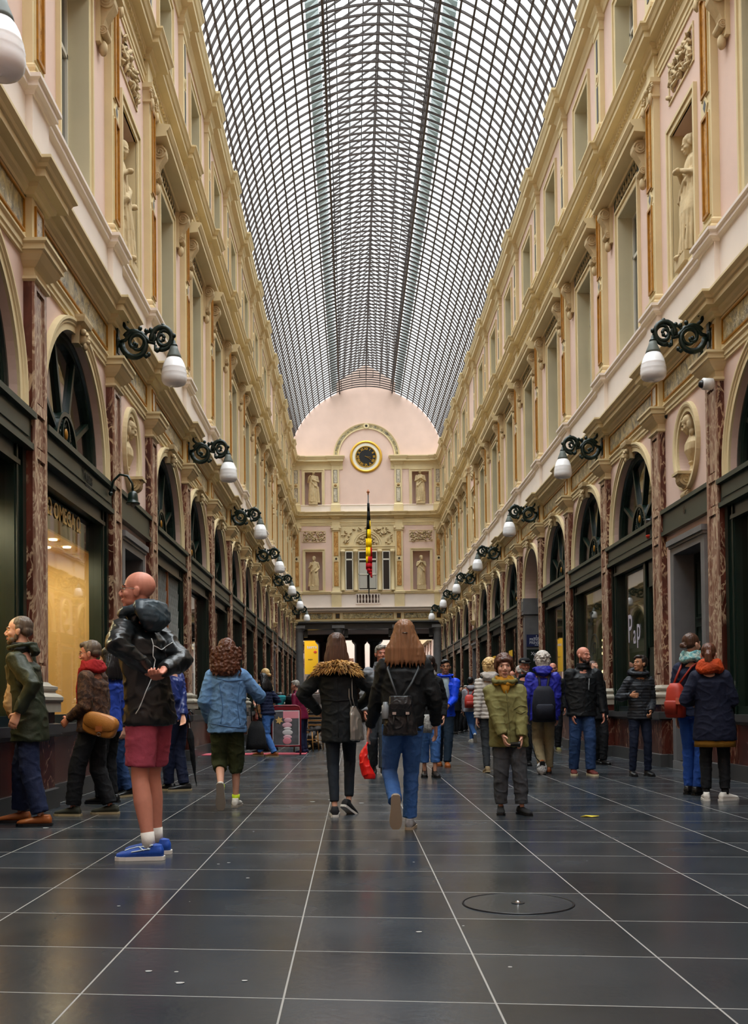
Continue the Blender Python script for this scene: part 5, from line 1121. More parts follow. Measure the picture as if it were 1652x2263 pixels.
# D, D2
person('dark haired person in blue top half hidden behind the woman with red scarf', 11.0, 1.62, 70, 0, 0, [(222, 0, 0, 0, 0), (248, .2, 0, 0, 0)], None, 236, 236, 'f', 1, SKIN, ('long', H_BLACK), dict(m=cloth('royal_blue', '25409a'), hem=.46), dict(m=BLK2), dict(m=BLACK, sole=BLACK))
person('ginger haired person with glasses partly hidden behind the man in shorts', 11.95, 1.62, 150, 0, 0, [(266, 0, 0, 0, -50), (282, -.05, 0, 0, 0)], None, 264, 253, 'f', 1, SKIN, ('fringe', H_GINGER), dict(m=CHAR, hem=.46), dict(m=JEAND), dict(m=BLACK, sole=GUM, lace=WHITECL), METAL)
# E navy jacket and umbrella
E_ = person('person in shiny navy jacket bending forward behind the man in shorts', GY(390, 1748), 1.72, 70, 0, 0, [(372, .05, 0, 0, 0), (406, .0, 0, 0, 40)], [(376, 1560, .1), (404, 1583, -.1)], 392, 372, 'm', 1, SKIN, ('short', H_DARK), dict(m=cloth('shiny_navy_nylon', '1b2c66', .35, .5), hem=.49, arm=.048, fold=.01), dict(m=cloth('dark_blue_trousers', '141b33')), dict(m=LEATH, sole=GUM), None, None, 1)
u0 = at(416, 1588, E_.root.y - .1); u1 = at(434, 1738, E_.root.y + .02); q = MB(); UM = prop('umbrella', 'folded black umbrella held by the person in shiny navy jacket', 'umbrella', tuple(u1)); v = u0 - u1
q.tube([v * .02, v * .12, v * .45, v * .72, v * .86], [.006, .012, .03, .042, .02], BLK, 10); me = remesh(q, 'canopy', .005, disp=drape(.008, 70), smooth_it=1); put('canopy', me, UM); q = MB(); q.tube([Vector(), v * .1, v * .98], .005, METAL, 6); q.build('shaft', UM); q = MB(); q.tube([v * .95, v * 1.06, v * 1.09 + Vector((.03, 0, .02)), v * 1.06 + Vector((.06, 0, 0))], .011, LEATH, 8); q.build('handle', UM)
# F denim jacket
F_ = person('woman with curly auburn hair in blue denim jacket walking away', GY(521, 1785), 1.65, 2, 0, 2, [(487, -.28, .13, -72, 0), (520, .06, 0, 0, -6)], [(463, 1594, -.02), (571, 1547, .22)], 505, 504, 'f', 1.05, SKIN, ('curly', H_AUB),
    dict(m=JACKD, hem=.452, hemw=.118, chest=.112, waist=.112, arm=.048, sh=.104, fold=.009, ff=9, collar=.03), dict(m=cloth('green_joggers', '343a22'), knee=.05, cuff=.040, end=.66, hipr=.058, fold=.01), dict(m=WHT, sole=mat('worn_sole', '8f877c', .8), sock=mat('neon_yellow_sock', 'c8e020', .7), sockh=.12), None, None, 2, curl=.9)
o = F_.top
for pts in ([(462, 1598), (505, 1606), (548, 1609)], [(478, 1500), (505, 1506), (540, 1502)], [(484, 1508), (492, 1560), (488, 1600)], [(530, 1508), (524, 1560), (530, 1602)]): trace(o, F_.root, pts, .003, cloth('denim_seam', '3f5f88'), 'seam')
FY = F_.root.y; q = MB(); TB = prop('tote_bag', 'large black tote bag hanging beside the woman in denim jacket', 'bag', tuple(at(566, 1625, FY + .12)))
q.loft([(Vector((0, 0, .14)), Vector((.05, .01, 0)), Vector((0, .02, 0))), (Vector((0, 0, .05)), Vector((.085, 0, 0)), Vector((0, .05, 0))), (Vector((0, 0, -.08)), Vector((.10, 0, 0)), Vector((0, .06, 0))), (Vector((0, 0, -.14)), Vector((.105, 0, 0)), Vector((0, .06, 0)))], BLK, 20, True, 3); q.build('bag_body', TB)
for s in (-1, 1): q = MB(); q.tube([Vector((s * .045, 0, .13)), Vector((s * .03 - .02, 0, .25)), at(562 + s * 3, 1545, FY + .14) - Vector(TB.location)], .006, BLK, 6); q.build('strap', TB)
# G navy puffer and blond tan coat
G_ = person('long black haired person in navy puffer jacket and jeans, tan ankle boots', GY(600, 1672), 1.66, 55, 0, 10, [(606, -.1, 0, 0, 15), (574, .3, 0, 0, 0)], [(572, 1545, .2), (590, 1545, .3)], 592, 580, 'f', 1, SKIN, ('long', H_BLACK), dict(m=NAVY, hem=.50, quilt=.008, qp=.06, arm=.046), dict(m=JEANB, knee=.042), dict(m=BRNSH, sole=GUM))
person('blonde person in beige coat standing beyond the navy puffer jacket', GY(565, 1668) + .5, 1.78, 55, 0, 0, [(572, 0, 0, 0, 0), (590, .2, 0, 0, 0)], None, 588, 584, 'f', 1.05, SKIN, ('bun', H_BLOND), dict(m=cloth('beige_coat', 'a58a5c'), hem=.42), dict(m=BLK2), dict(m=BLACK, sole=WHT))
# I fur collar
I_ = person('woman in black parka with golden fur collar, straight brown hair, walking away', GY(745, 1803), 1.64, 2, 0, 0, [(738, -.06, 0, 0, 0), (769, .12, .03, -28, -32)], [(706, 1575, .16), (793, 1562, .2)], 752, 742, 'f', 1, SKIN, ('straight', H_BROWN),
    dict(m=cloth('black_parka', '14181a', .6), hem=.405, hemw=.108, chest=.108, waist=.102, arm=.050, sh=.102, fold=.008, quilt=.003, qp=.12), dict(m=cloth('slate_leggings', '20262e'), hipr=.05, knee=.034, cuff=.026, end=.93, fold=.003), dict(m=mat('black_knit_shoe', '15161a', .8), sole=WHT, lace=None), None, None, 2, elbow=[(-1, -.1, .1), (1, -.2, -.1)])
rg = random.Random(11); q = MB(); FUR = hairm('golden_fur', 'c79a56'); FURD = hairm('brown_fur', '7a5228'); nb = I_.neck - I_.root
for k in range(1500):
    a = rg.uniform(0, 2 * pi); e = Vector((cos(a) * .175, sin(a) * .115, 0)); t = rg.uniform(0, 1); c = nb + Vector((e.x * (.62 + .5 * t), e.y * (.7 + .4 * t), .03 - .085 * t - .02 * abs(cos(a)))) + Vector((0, -.02, 0)); dr = Vector((cos(a) * .6, sin(a) * .6 - .1, -.75 + .5 * (1 - t))).normalized(); l = rg.uniform(.05, .095); j = Vector((rg.uniform(-.3, .3), rg.uniform(-.3, .3), rg.uniform(-.2, .3)))
    q.tube([c, c + (dr + j * .4) * l * .5, c + (dr + j) * l], [.009, .0065, .001], FUR if rg.random() < .7 else FURD, 4)
q.loft([(nb + UP * -.045 - Vector((0, .02, 0)), Vector((.19, 0, 0)), Vector((0, .125, 0))), (nb + UP * -.01 - Vector((0, .02, 0)), Vector((.155, 0, 0)), Vector((0, .105, 0))), (nb + UP * .03 - Vector((0, .015, 0)), Vector((.085, 0, 0)), Vector((0, .075, 0)))], FURD, 24); q.build('fur_collar', I_.top)
trace(I_.top, I_.root, [(704, 1545), (745, 1549), (790, 1545)], .005, BLK, 'waist_seam'); trace(I_.top, I_.root, [(746, 1500), (747, 1560), (748, 1630)], .003, BLK, 'back_seam')
SB = prop('tote_bag', 'silver grey leather tote hanging from the shoulder of the woman in fur collar', 'bag', tuple(at(785, 1600, I_.root.y - .1))); q = MB()
q.loft([(Vector((-.02, 0, .16)), Vector((.028, 0, 0)), Vector((0, .012, 0))), (Vector((0, 0, .08)), Vector((.05, .03, 0)), Vector((0, .03, 0))), (Vector((.01, 0, -.06)), Vector((.062, .05, 0)), Vector((0, .04, 0))), (Vector((.015, 0, -.14)), Vector((.065, .05, 0)), Vector((0, .04, 0))), (Vector((.015, 0, -.15)), Vector((.05, .04, 0)), Vector((0, .03, 0)))], SILV, 20, True, 3)
put('bag_body', remesh(q, 'bag', .006, disp=folds(.007, 12, .6), smooth_it=1), SB)
for x in (771, 778): q = MB(); q.tube([Vector((-.02 + (x - 774) * .004, -.01, .15)), at(x, 1540, I_.root.y - .1) - Vector(SB.location), at(x - 1, 1500, I_.root.y - .08) - Vector(SB.location), at(x - 2, 1488, I_.root.y + .0) - Vector(SB.location)], .005, SILV, 6); q.build('strap', SB)
# J backpack woman
J_ = person('woman with long honey brown hair, black bomber jacket and blue jeans walking away', GY(905, 1834), 1.66, 0, 0, 0, [(872, -.33, .17, -74, 0), (903, .05, 0, 0, -8)], [(814, 1618, .04), (962, 1602, -.02)], 888, 892, 'f', 1.0, SKIN, ('long', H_HONEY),
    dict(m=cloth('black_bomber', '111416', .6), hem=.475, hemw=.096, chest=.108, waist=.106, arm=.050, cuffr=.024, sh=.102, fold=.010, ff=8), dict(m=JEANB, hipr=.056, knee=.038, cuff=.034, end=.98, fold=.005, ff=10), dict(m=cloth('grey_trainer', '8b8a8c'), sole=mat('dusty_sole', '9d8d78', .8)), None, None, 2, curl=.35)
q = MB(); q.tube([J_.Mh @ Vector((-.02, -.125, .12)), J_.Mh @ Vector((.02, -.125, .12))], .004, METAL, 6); q.build('hair_clip', J_.O)
trace(J_.O.children[[c.name.split('.')[0] for c in J_.O.children].index('trousers')] if 0 else J_.top, J_.root, [(850, 1460), (888, 1466), (925, 1460)], .003, BLK, 'yoke_seam')
JY = J_.root.y; bp = at(884, 1582, JY - .2); BP = prop('backpack', 'small black leather drawstring backpack worn over the black bomber jacket', 'backpack', tuple(bp)); q = MB(); X, Yv = Vector((1, 0, 0)), Vector((0, 1, 0))
q.loft([(UP * -.15, X * .10, Yv * .05), (UP * -.145, X * .135, Yv * .07), (UP * -.06, X * .13, Yv * .078), (UP * .06, X * .105, Yv * .07), (UP * .12, X * .085, Yv * .055), (UP * .15, X * .05, Yv * .03)], LEATH, 24, True, 2.6); put('bag_body', remesh(q, 'bag', .006, disp=folds(.008, 14, 1), smooth_it=1), BP)
q = MB(); q.loft([(UP * .155 - Yv * .01, X * .07, Yv * .045), (UP * .15 - Yv * .045, X * .085, Yv * .05), (UP * .09 - Yv * .07, X * .09, Yv * .04), (UP * .025 - Yv * .08, X * .085, Yv * .015), (UP * .0 - Yv * .08, X * .07, Yv * .006)], LEATH, 20, True, 3); fl_ = put('flap', remesh(q, 'flap', .005, disp=folds(.004, 20, 1), smooth_it=1), BP)
for x in (-.05, .05): q = MB(); q.box(x - .014, x + .014, -.108, -.098, .01, .03, mat('silver_metal', 'c8c8c8', .2, metal=1)); q.build('buckle', fl_); q = MB(); q.tube([Vector((x, -.09, .02)), Vector((x * 1.1, -.10, -.05)), Vector((x * 1.1, -.095, -.10))], .006, LEATH, 6); q.build('buckle_strap', BP)
for s in (-1, 1): q = MB(); q.tube([Vector((s * .025, .01, .15)), at(888 + s * 22, 1508, JY - .14) - bp, at(890 + s * 34, 1478, JY - .10) - bp, J_.sh + Vector((s * .11, .0, .055)) - bp], .009, mat('grey_strap', '3d4245', .5), 6); q.build('shoulder_strap', BP)
q = MB(); q.lathe([(.01, .075), (.018, .074), (.018, .055), (.028, .045), (.03, -.05), (.026, -.055)], mat('clear_bottle', 'b8bdc0', .15, trans=.6), (0, 0, 0), 14); prop('water_bottle', 'small clear plastic bottle in the side pocket of black backpack', 'bottle', tuple(at(851, 1573, JY - .24)), q)
RB = prop('plastic_bag', 'bright red plastic carrier bag held by the woman with long honey hair', 'bag', tuple(at(812, 1690, JY + .02))); q = MB()
q.loft([(Vector((-.012, 0, .155)), X * .008, Yv * .008), (Vector((-.022, 0, .12)), X * .02, Yv * .018), (Vector((-.03, 0, .07)), X * .035, Yv * .03), (Vector((-.022, 0, .0)), X * .042, Yv * .04), (Vector((.005, 0, -.07)), X * .05, Yv * .045), (Vector((.015, 0, -.11)), X * .04, Yv * .035)], REDPL, 20)
put('bag_body', remesh(q, 'bag', .005, disp=folds(.009, 18, .8), smooth_it=1), RB); q = MB(); q.tube([Vector((-.012, 0, .14)), at(808, 1652, JY + .03) - Vector(RB.location), at(812, 1640, JY + .03) - Vector(RB.location)], [.008, .006, .008], REDPL, 6); q.build('handle', RB)
# K grey puffer man
K_ = person('grey haired man in light grey quilted jacket with sunglasses on his head', GY(842, 1711), 1.86, 182, 10, 0, [(846, -.1, 0, 0, 0), (824, .25, .03, -20, 0)], [(870, 1570, -.1), (806, 1572, -.05)], 836, 843, 'm', 1.05, SKINP, ('short', H_GREY), dict(m=cloth('grey_quilt', '7c7f84'), hem=.47, quilt=.012, qp=.075, arm=.048, collar=.035, zip=BLACK), dict(m=cloth('slate_jeans', '33383e')), dict(m=BLACK, sole=WHT, lace=WHITECL))
q = MB()
for s in (-1, 1): q.tube([K_.Mh @ (Vector((s * .035 + .028 * cos(a), .075, .215 + .014 * sin(a))) * K_.hs) for a in [2 * pi * k / 14 for k in range(14)]], .004, METAL, 5, closed=True)
prop('sunglasses', 'pair of sunglasses pushed up on the grey haired man\'s head', 'glasses', tuple(K_.root), q)
for s in (-1,): q = MB(); q.tube([K_.sh - K_.root + K_.rt * .07 + UP * .09, K_.sh - K_.root + K_.rt * .085 + K_.fw * .135 - UP * .05, K_.sh - K_.root + K_.rt * .10 + K_.fw * .135 - UP * .3], .02, BLK, 6); q.build('rucksack_strap', K_.O)
# L
L_ = person('dark haired woman in black cardigan and rolled jeans looking to the left', GY(950, 1717), 1.66, 180, -62, 0, [(960, -.08, 0, 0, 10), (937, .05, 0, 0, -5)], [(980, 1583, -.05), (925, 1590, -.1)], 948, 944, 'f', 1, SKIN, ('pony', H_DARK), dict(m=BLK, hem=.47, arm=.044), dict(m=JEANB, cuff=.040, end=.84), dict(m=LEATH, sole=BLACK, hi=True))
scarf(L_, cloth('grey_scarf', '8a8580'), .018, 0)
q = MB(); q.loft([(UP * -.12, X * .08, Yv * .03), (UP * -.05, X * .09, Yv * .05), (UP * .08, X * .07, Yv * .04), (UP * .13, X * .04, Yv * .02)], marble('grey_pattern', '7a7a78', 'a8a8a4', '303030', 30, .1, .7, (1, 1, 1), .5), 18); q.tube([UP * .12 - X * .03, UP * .2, UP * .12 + X * .03], .006, BLK, 6); prop('handbag', 'grey patterned cloth bag carried by the woman in black cardigan', 'bag', tuple(at(941, 1600, L_.root.y - .22)), q)
# M
M_ = person('smiling man with glasses in bright blue open jacket walking towards the camera', GY(985, 1694), 1.72, 180, -3, 0, [(987, -.12, 0, 0, 0), (969, .3, 0, 0, 0)], [(990, 1560, -.2), (970, 1600, 0)], 982, 985, 'm', 1, SKINT, ('short', H_BLACK), dict(m=cloth('bright_blue_nylon', '0d3fd0', .5), hem=.46, arm=.048, hood=.5), dict(m=cloth('teal_navy_trousers', '182838')), dict(m=BRNSH, sole=BRNSH), BLACK)
q = MB(); cb = M_.sh - M_.root; q.loft([(cb + M_.fw * .08 - UP * .42, M_.rt * .06, M_.fw * .05), (cb + M_.fw * .085 - UP * .2, M_.rt * .065, M_.fw * .055), (cb + M_.fw * .07 - UP * .02, M_.rt * .055, M_.fw * .055), (cb + M_.fw * .03 + UP * .07, M_.rt * .06, M_.fw * .06)], cloth('checked_shirt', '8fa0a8'), 18); q.build('shirt', M_.O)
# N
N_ = person('person in grey hooded jacket and blue jeans walking away far down the arcade', GY(1041, 1640), 1.68, 0, -20, 0, [(1050, -.2, .1, -55, -15), (1042, .0, 0, 0, 10)], [(1023, 1580, .0), None], 1038, 1038, 'm', 1, SKINT, ('short', H_BLACK), dict(m=cloth('light_grey_jersey', '8b8b93'), hem=.47, hood=.7), dict(m=JEANB, knee=.04), dict(m=WHITECL, sole=WHT), None, None, 0)
def rucksack(label, c, s, m, m2, w=.14, h=.2, fw=Vector((0, 1, 0)), sh=None):
    rt = Vector((fw.y, -fw.x, 0)); o = prop('backpack', label, 'backpack', tuple(c)); q = MB(); q.loft([(UP * -h, rt * w * .8, fw * .06 * s), (UP * -h * .95, rt * w, fw * .08 * s), (UP * 0, rt * w, fw * .085 * s), (UP * h * .7, rt * w * .85, fw * .07 * s), (UP * h, rt * w * .5, fw * .04 * s)], m, 24, True, 2.8); q.build('bag_body', o)
    q = MB(); q.loft([(UP * -h * .8 - fw * .08 * s, rt * w * .7, fw * .03 * s), (UP * -h * .1 - fw * .08 * s, rt * w * .75, fw * .035 * s), (UP * -h * .0 - fw * .08 * s, rt * w * .6, fw * .02 * s)], m2, 18, True, 3); q.build('front_pocket', o)
    if sh:
        for k in (-1, 1): q = MB(); q.tube([UP * h * .85 + rt * k * w * .3, sh + rt * k * .07 - fw * .10 + UP * .0 - c, sh + rt * k * .11 + UP * .065 - c], .013 * s, m2, 6); q.build('shoulder_strap', o)
    return o
rucksack('small coral red backpack on the person in grey hooded jacket', at(1037, 1550, N_.root.y - .2), 1, mat('coral_leather', 'c03a30', .5), mat('coral_leather2', 'a8332a', .5), .13, .17, sh=N_.sh)
for i, (px, H, hr, lb) in enumerate(((1006, 1.7, H_BLACK, 'leftmost of the three dark figures near the far end of the arcade'), (1018, 1.62, H_DARK, 'middle of the three dark figures near the far end of the arcade'), (1028, 1.66, H_GREY, 'rightmost of the three dark figures near the far end of the arcade'))):
    person(lb, GY(px, 1623 - i * 3), H, 180 if i else 0, 0, 0, [(px - 3, 0, 0, 0, 0), (px + 3, .1, 0, 0, 0)], None, px, px, 'm', 1, SKIN, ('short', hr), dict(m=BLK if i != 1 else CHAR, hem=.45), dict(m=BLK2), dict(m=BLACK, sole=BLACK), None, None, 0, group='far figures')
# P
P_ = person('woman with fluffy blonde hair in off-white quilted jacket behind the boy', GY(1085, 1707), 1.66, -8, 0, 0, [(1075, -.1, 0, -10, 12), (1096, .2, 0, 0, 0)], [(1052, 1604, -.05), None], 1083, 1082, 'f', 1.05, SKIN, ('fluffy', H_BLOND), dict(m=cloth('off_white_nylon', 'b9b2aa'), hem=.47, quilt=.014, qp=.055, arm=.05, hood=.8), dict(m=cloth('dark_grey_leggings', '2c3034'), knee=.038, cuff=.03), dict(m=cloth('beige_suede', '8d7a5c'), sole=GUM))
# Q boy
Q_ = person('boy in olive green hooded jacket and mustard top facing the camera', GY(1120, 1800), 1.40, 178, 0, 0, [(1151, -.02, 0, 0, 22), (1104, .06, 0, 0, -5)], [(1152, 1635, -.17), (1112, 1628, -.17)], 1124, 1112, 'm', .95, SKIN, ('fringe', hairm('chestnut_hair', '4b2a1a')),
    dict(m=OLIVE, hem=.435, hemw=.128, chest=.114, waist=.120, arm=.052, cuffr=.034, sh=.100, fold=.008, ff=9, hood=.9, collar=.03, zip=cloth('olive_placket', '5c5732')), dict(m=GREYJ, hipr=.058, knee=.050, cuff=.042, end=.95, fold=.008), dict(m=mat('black_suede', '121214', .85), sole=BLACK), None, None, 2, elbow=[(1.2, -.3, -.2), (-1.2, -.3, -.2)] and [(-1.0, -.4, -.2), (1.0, -.4, -.2)], curl=.6)
for pts in ([(1135, 1568), (1150, 1560), (1162, 1562)], [(1140, 1573), (1150, 1578), (1162, 1572)]): trace(Q_.top, Q_.root, pts, .003, cloth('olive_seam', '57522f'), 'pocket_flap')
scarf(Q_, cloth('mustard_jersey', 'c08a2a'), .016, 0, 'mustard_collar')
q = MB(); nb = Q_.neck - Q_.root; q.loft([(nb + Q_.fw * .075 - UP * .11, Q_.rt * .012, Q_.fw * .01), (nb + Q_.fw * .075 - UP * .05, Q_.rt * .035, Q_.fw * .02), (nb + Q_.fw * .06 + UP * .01, Q_.rt * .05, Q_.fw * .03)], cloth('mustard_jersey', 'c08a2a'), 14); q.build('undershirt', Q_.O)
q = MB(); c = at(1138, 1645, Q_.root.y - .24); q.lathe([(.0, -.035), (.018, -.034), (.02, .02), (.026, .025), (.026, .035), (.0, .036)], BLACK, (0, 0, 0), 14); q.v = [(z * 1.2, x, y) for x, y, z in q.v]; prop('pocket_camera', 'small black gadget held in both hands by the boy', 'gadget', tuple(c), q)
# R, R2
person('man in dark coat and black flat cap with glasses, behind the blue backpacker', GY(1157, 1692), 1.70, 180, 10, 0, [(1165, 0, 0, 0, 0), (1148, .1, 0, 0, 0)], None, 1157, 1160, 'm', 1.05, SKINP, ('short', H_GREY), dict(m=cloth('charcoal_coat', '17191c'), hem=.40, arm=.048), dict(m=BLK2), dict(m=BLACK, sole=BLACK), BLACK, H_GREY, 1, hat=BLK)
person('bald person in royal blue top seen just behind the boy\'s shoulder', 23, 1.7, 0, 20, 0, [(1128, 0, 0, 0, 0), (1136, .1, 0, 0, 0)], None, 1130, 1129, 'm', 1.05, SKINP, ('monk', H_GREY), dict(m=cloth('royal_blue', '25409a'), hem=.45, collar=.02, collarm=WHITECL), dict(m=BLK2), dict(m=BLACK, sole=BLACK), None, None, 0)
person('grey haired person in dark blue between the boy and the capped man', 21, 1.74, 0, 30, 0, [(1142, 0, 0, 0, 0), (1150, .1, 0, 0, 0)], None, 1146, 1148, 'm', 1, SKINP, ('thin', H_WHITE), dict(m=NAVY, hem=.45), dict(m=BLK2), dict(m=BLACK, sole=BLACK), None, None, 0)
# S
S_ = person('white haired man in violet blue anorak and khaki trousers walking away', GY(1202, 1710), 1.72, -4, 0, 0, [(1196, -.15, .06, -60, 0), (1211, .1, 0, 0, -5)], [None, (1232, 1612, 0)], 1200, 1197, 'm', 1.08, SKIN, ('fluffy', H_WHITE), dict(m=cloth('violet_blue_nylon', '2c2f9c', .5), hem=.44, hemw=.122, waist=.112, arm=.05, fold=.012, hood=.8), dict(m=KHAKI, knee=.046), dict(m=BRNSH, sole=BLACK))
rucksack('dark grey rucksack on the man in violet blue anorak', at(1201, 1556, S_.root.y - .24), 1.2, cloth('dark_rucksack', '191b24'), cloth('dark_rucksack2', '22242e'), .16, .25, sh=S_.sh)
q = MB(); q.ball((0, 0, .09), (.075, .06, .095), marble('spotted_black_white', '0a0a0a', '101010', 'e0e0e0', 26, .22, .5, (1, 1, 1), .42), 18, 12); SPB = prop('pouch_bag', 'small black and white patterned bag trailing on a long strap by khaki trousers', 'bag', tuple(ground(1197, 1712)), q)
q = MB(); b0 = Vector(SPB.location); q.tube([Vector((-.02, 0, .17)), at(1184, 1675, b0.y) - b0, at(1172, 1640, b0.y + .05) - b0, at(1168, 1600, b0.y + .1) - b0, S_.sh - S_.rt * .16 - b0], .008, BLK, 6); q.build('strap', SPB)
# T
person('bald man with glasses in dark clothes standing by the shop windows', GY(1222, 1660), 1.82, 180, -10, 0, [(1232, 0, 0, 0, 0), (1216, .1, 0, 0, 0)], None, 1226, 1221, 'm', 1, SKINP, ('monk', H_DARK), dict(m=BLK, hem=.45), dict(m=BLK2), dict(m=OLIVE, sole=GUM), METAL, H_DARK, 1)
# U
U_ = person('bald man with dark beard in black jacket and blue jeans, looking right', GY(1290, 1713), 1.76, 182, 32, 0, [(1304, -.05, 0, 0, 8), (1266, .1, 0, 0, -10)], [(1332, 1576, -.03), (1264, 1578, -.03)], 1286, 1290, 'm', 1.12, SKINP, ('none', None), dict(m=cloth('black_softshell', '101316', .55), hem=.46, hemw=.12, waist=.115, chest=.112, sh=.108, arm=.052, fold=.010, collar=.035, zip=BLACK), dict(m=JEAND, hipr=.058, knee=.046, cuff=.04), dict(m=mat('dark_red_suede', '5a1f18', .8), sole=mat('cream_rubber', 'c9bb9a', .6), lace=WHITECL), None, H_DARK, 1)
trace(U_.top, U_.root, [(1301, 1500), (1300, 1525)], .006, mat('silver_zip', 'a0a4a8', .3), 'chest_zip')
person('person in black mostly hidden behind the bald bearded man', GY(1324, 1690), 1.66, 200, 0, 0, [(1332, 0, 0, 0, 0), (1316, .15, 0, 0, 0)], None, 1322, 1311, 'f', 1, SKIN, ('bun', H_BROWN), dict(m=BLK, hem=.44), dict(m=BLK2), dict(m=BLACK, sole=BLACK), None, None, 1)
# W
W_ = person('short haired woman in charcoal quilted jacket and black boots looking left', GY(1412, 1715), 1.62, 182, -66, -8, [(1430, 0, 0, 0, 5), (1396, 0, 0, 0, -5)], [(1437, 1572, -.14), (1393, 1537, -.16)], 1413, 1411, 'f', 1.02, SKINT, ('short', H_DARK), dict(m=cloth('charcoal_quilt', '26292f', .55), hem=.47, hemw=.105, quilt=.008, qp=.04, arm=.044, hood=1.0, zip=BLACK, collar=.03), dict(m=cloth('navy_jeans', '141c30'), hipr=.052, knee=.036, cuff=.03), dict(m=LEATH, sole=BLACK, hi=True), None, None, 2, curl=1.2)
# X, Y
X_ = person('woman with hair bun in navy jacket and blue jeans facing the doorway', GY(1532, 1757), 1.72, -38, -25, 0, [(1520, .12, 0, 0, 0), (1540, -.02, 0, 0, -10)], None, 1534, 1531, 'f', 1.0, SKIN, ('bun', H_BROWN), dict(m=cloth('dark_navy_jacket', '141a30'), hem=.49, collar=.035), dict(m=cloth('mid_blue_jeans', '1f4590', bump=.35), hipr=.054, knee=.038, cuff=.032), dict(m=BLACK, sole=BLACK), None, None, 1)
scarf(X_, marble('teal_pattern_scarf', '1d5a66', '7fb7b4', 'c8c8b8', 30, .1, .8, (1, 1, 1), .5), .022, 0)
rc = at(1492, 1548, X_.root.y - .05); fwr = Vector((.75, .55, 0)).normalized(); o = rucksack('rust red backpack hanging on the woman with hair bun', rc, 1, mat('rust_canvas', 'a02a16', .6, var=.1), mat('rust_canvas2', '8c2412', .6), .105, .185, fwr, X_.sh); q = MB(); q.box(-.035, .035, -.15, -.12, -.04, .03, mat('coral_patch', 'd06a50', .6)); q.build('badge', o)
Y_ = person('ponytailed woman in navy coat, orange scarf and white shoes beside the doorway', GY(1582, 1770), 1.57, -14, -6, 6, [(1558, .05, 0, 0, 0), (1600, 0, 0, 0, -45)], [('l', -.02, .13, -.17), ('l', -.0, .13, -.19)], 1580, 1566, 'f', 1.05, SKIN, ('pony', H_AUB), dict(m=cloth('dark_navy_coat', '0e1226'), hem=.385, hemw=.135, waist=.112, chest=.108, arm=.05, fold=.007), dict(m=BLK2, hipr=.05, knee=.040, cuff=.032, end=.94), dict(m=WHITECL, sole=WHT, sock=BLK, sockh=.15), None, None, 2)
scarf(Y_, ORCL, .034, 0); q = MB(); q.loft([(Vector((0, 0, .345 * 1.57)), Y_.rt * .128 * 1.57, Y_.fw * .085 * 1.57), (Vector((0, 0, .40 * 1.57)), Y_.rt * .125 * 1.57, Y_.fw * .082 * 1.57)], cloth('mustard_skirt', '8a6320'), 28); q.build('skirt_hem', Y_.O)
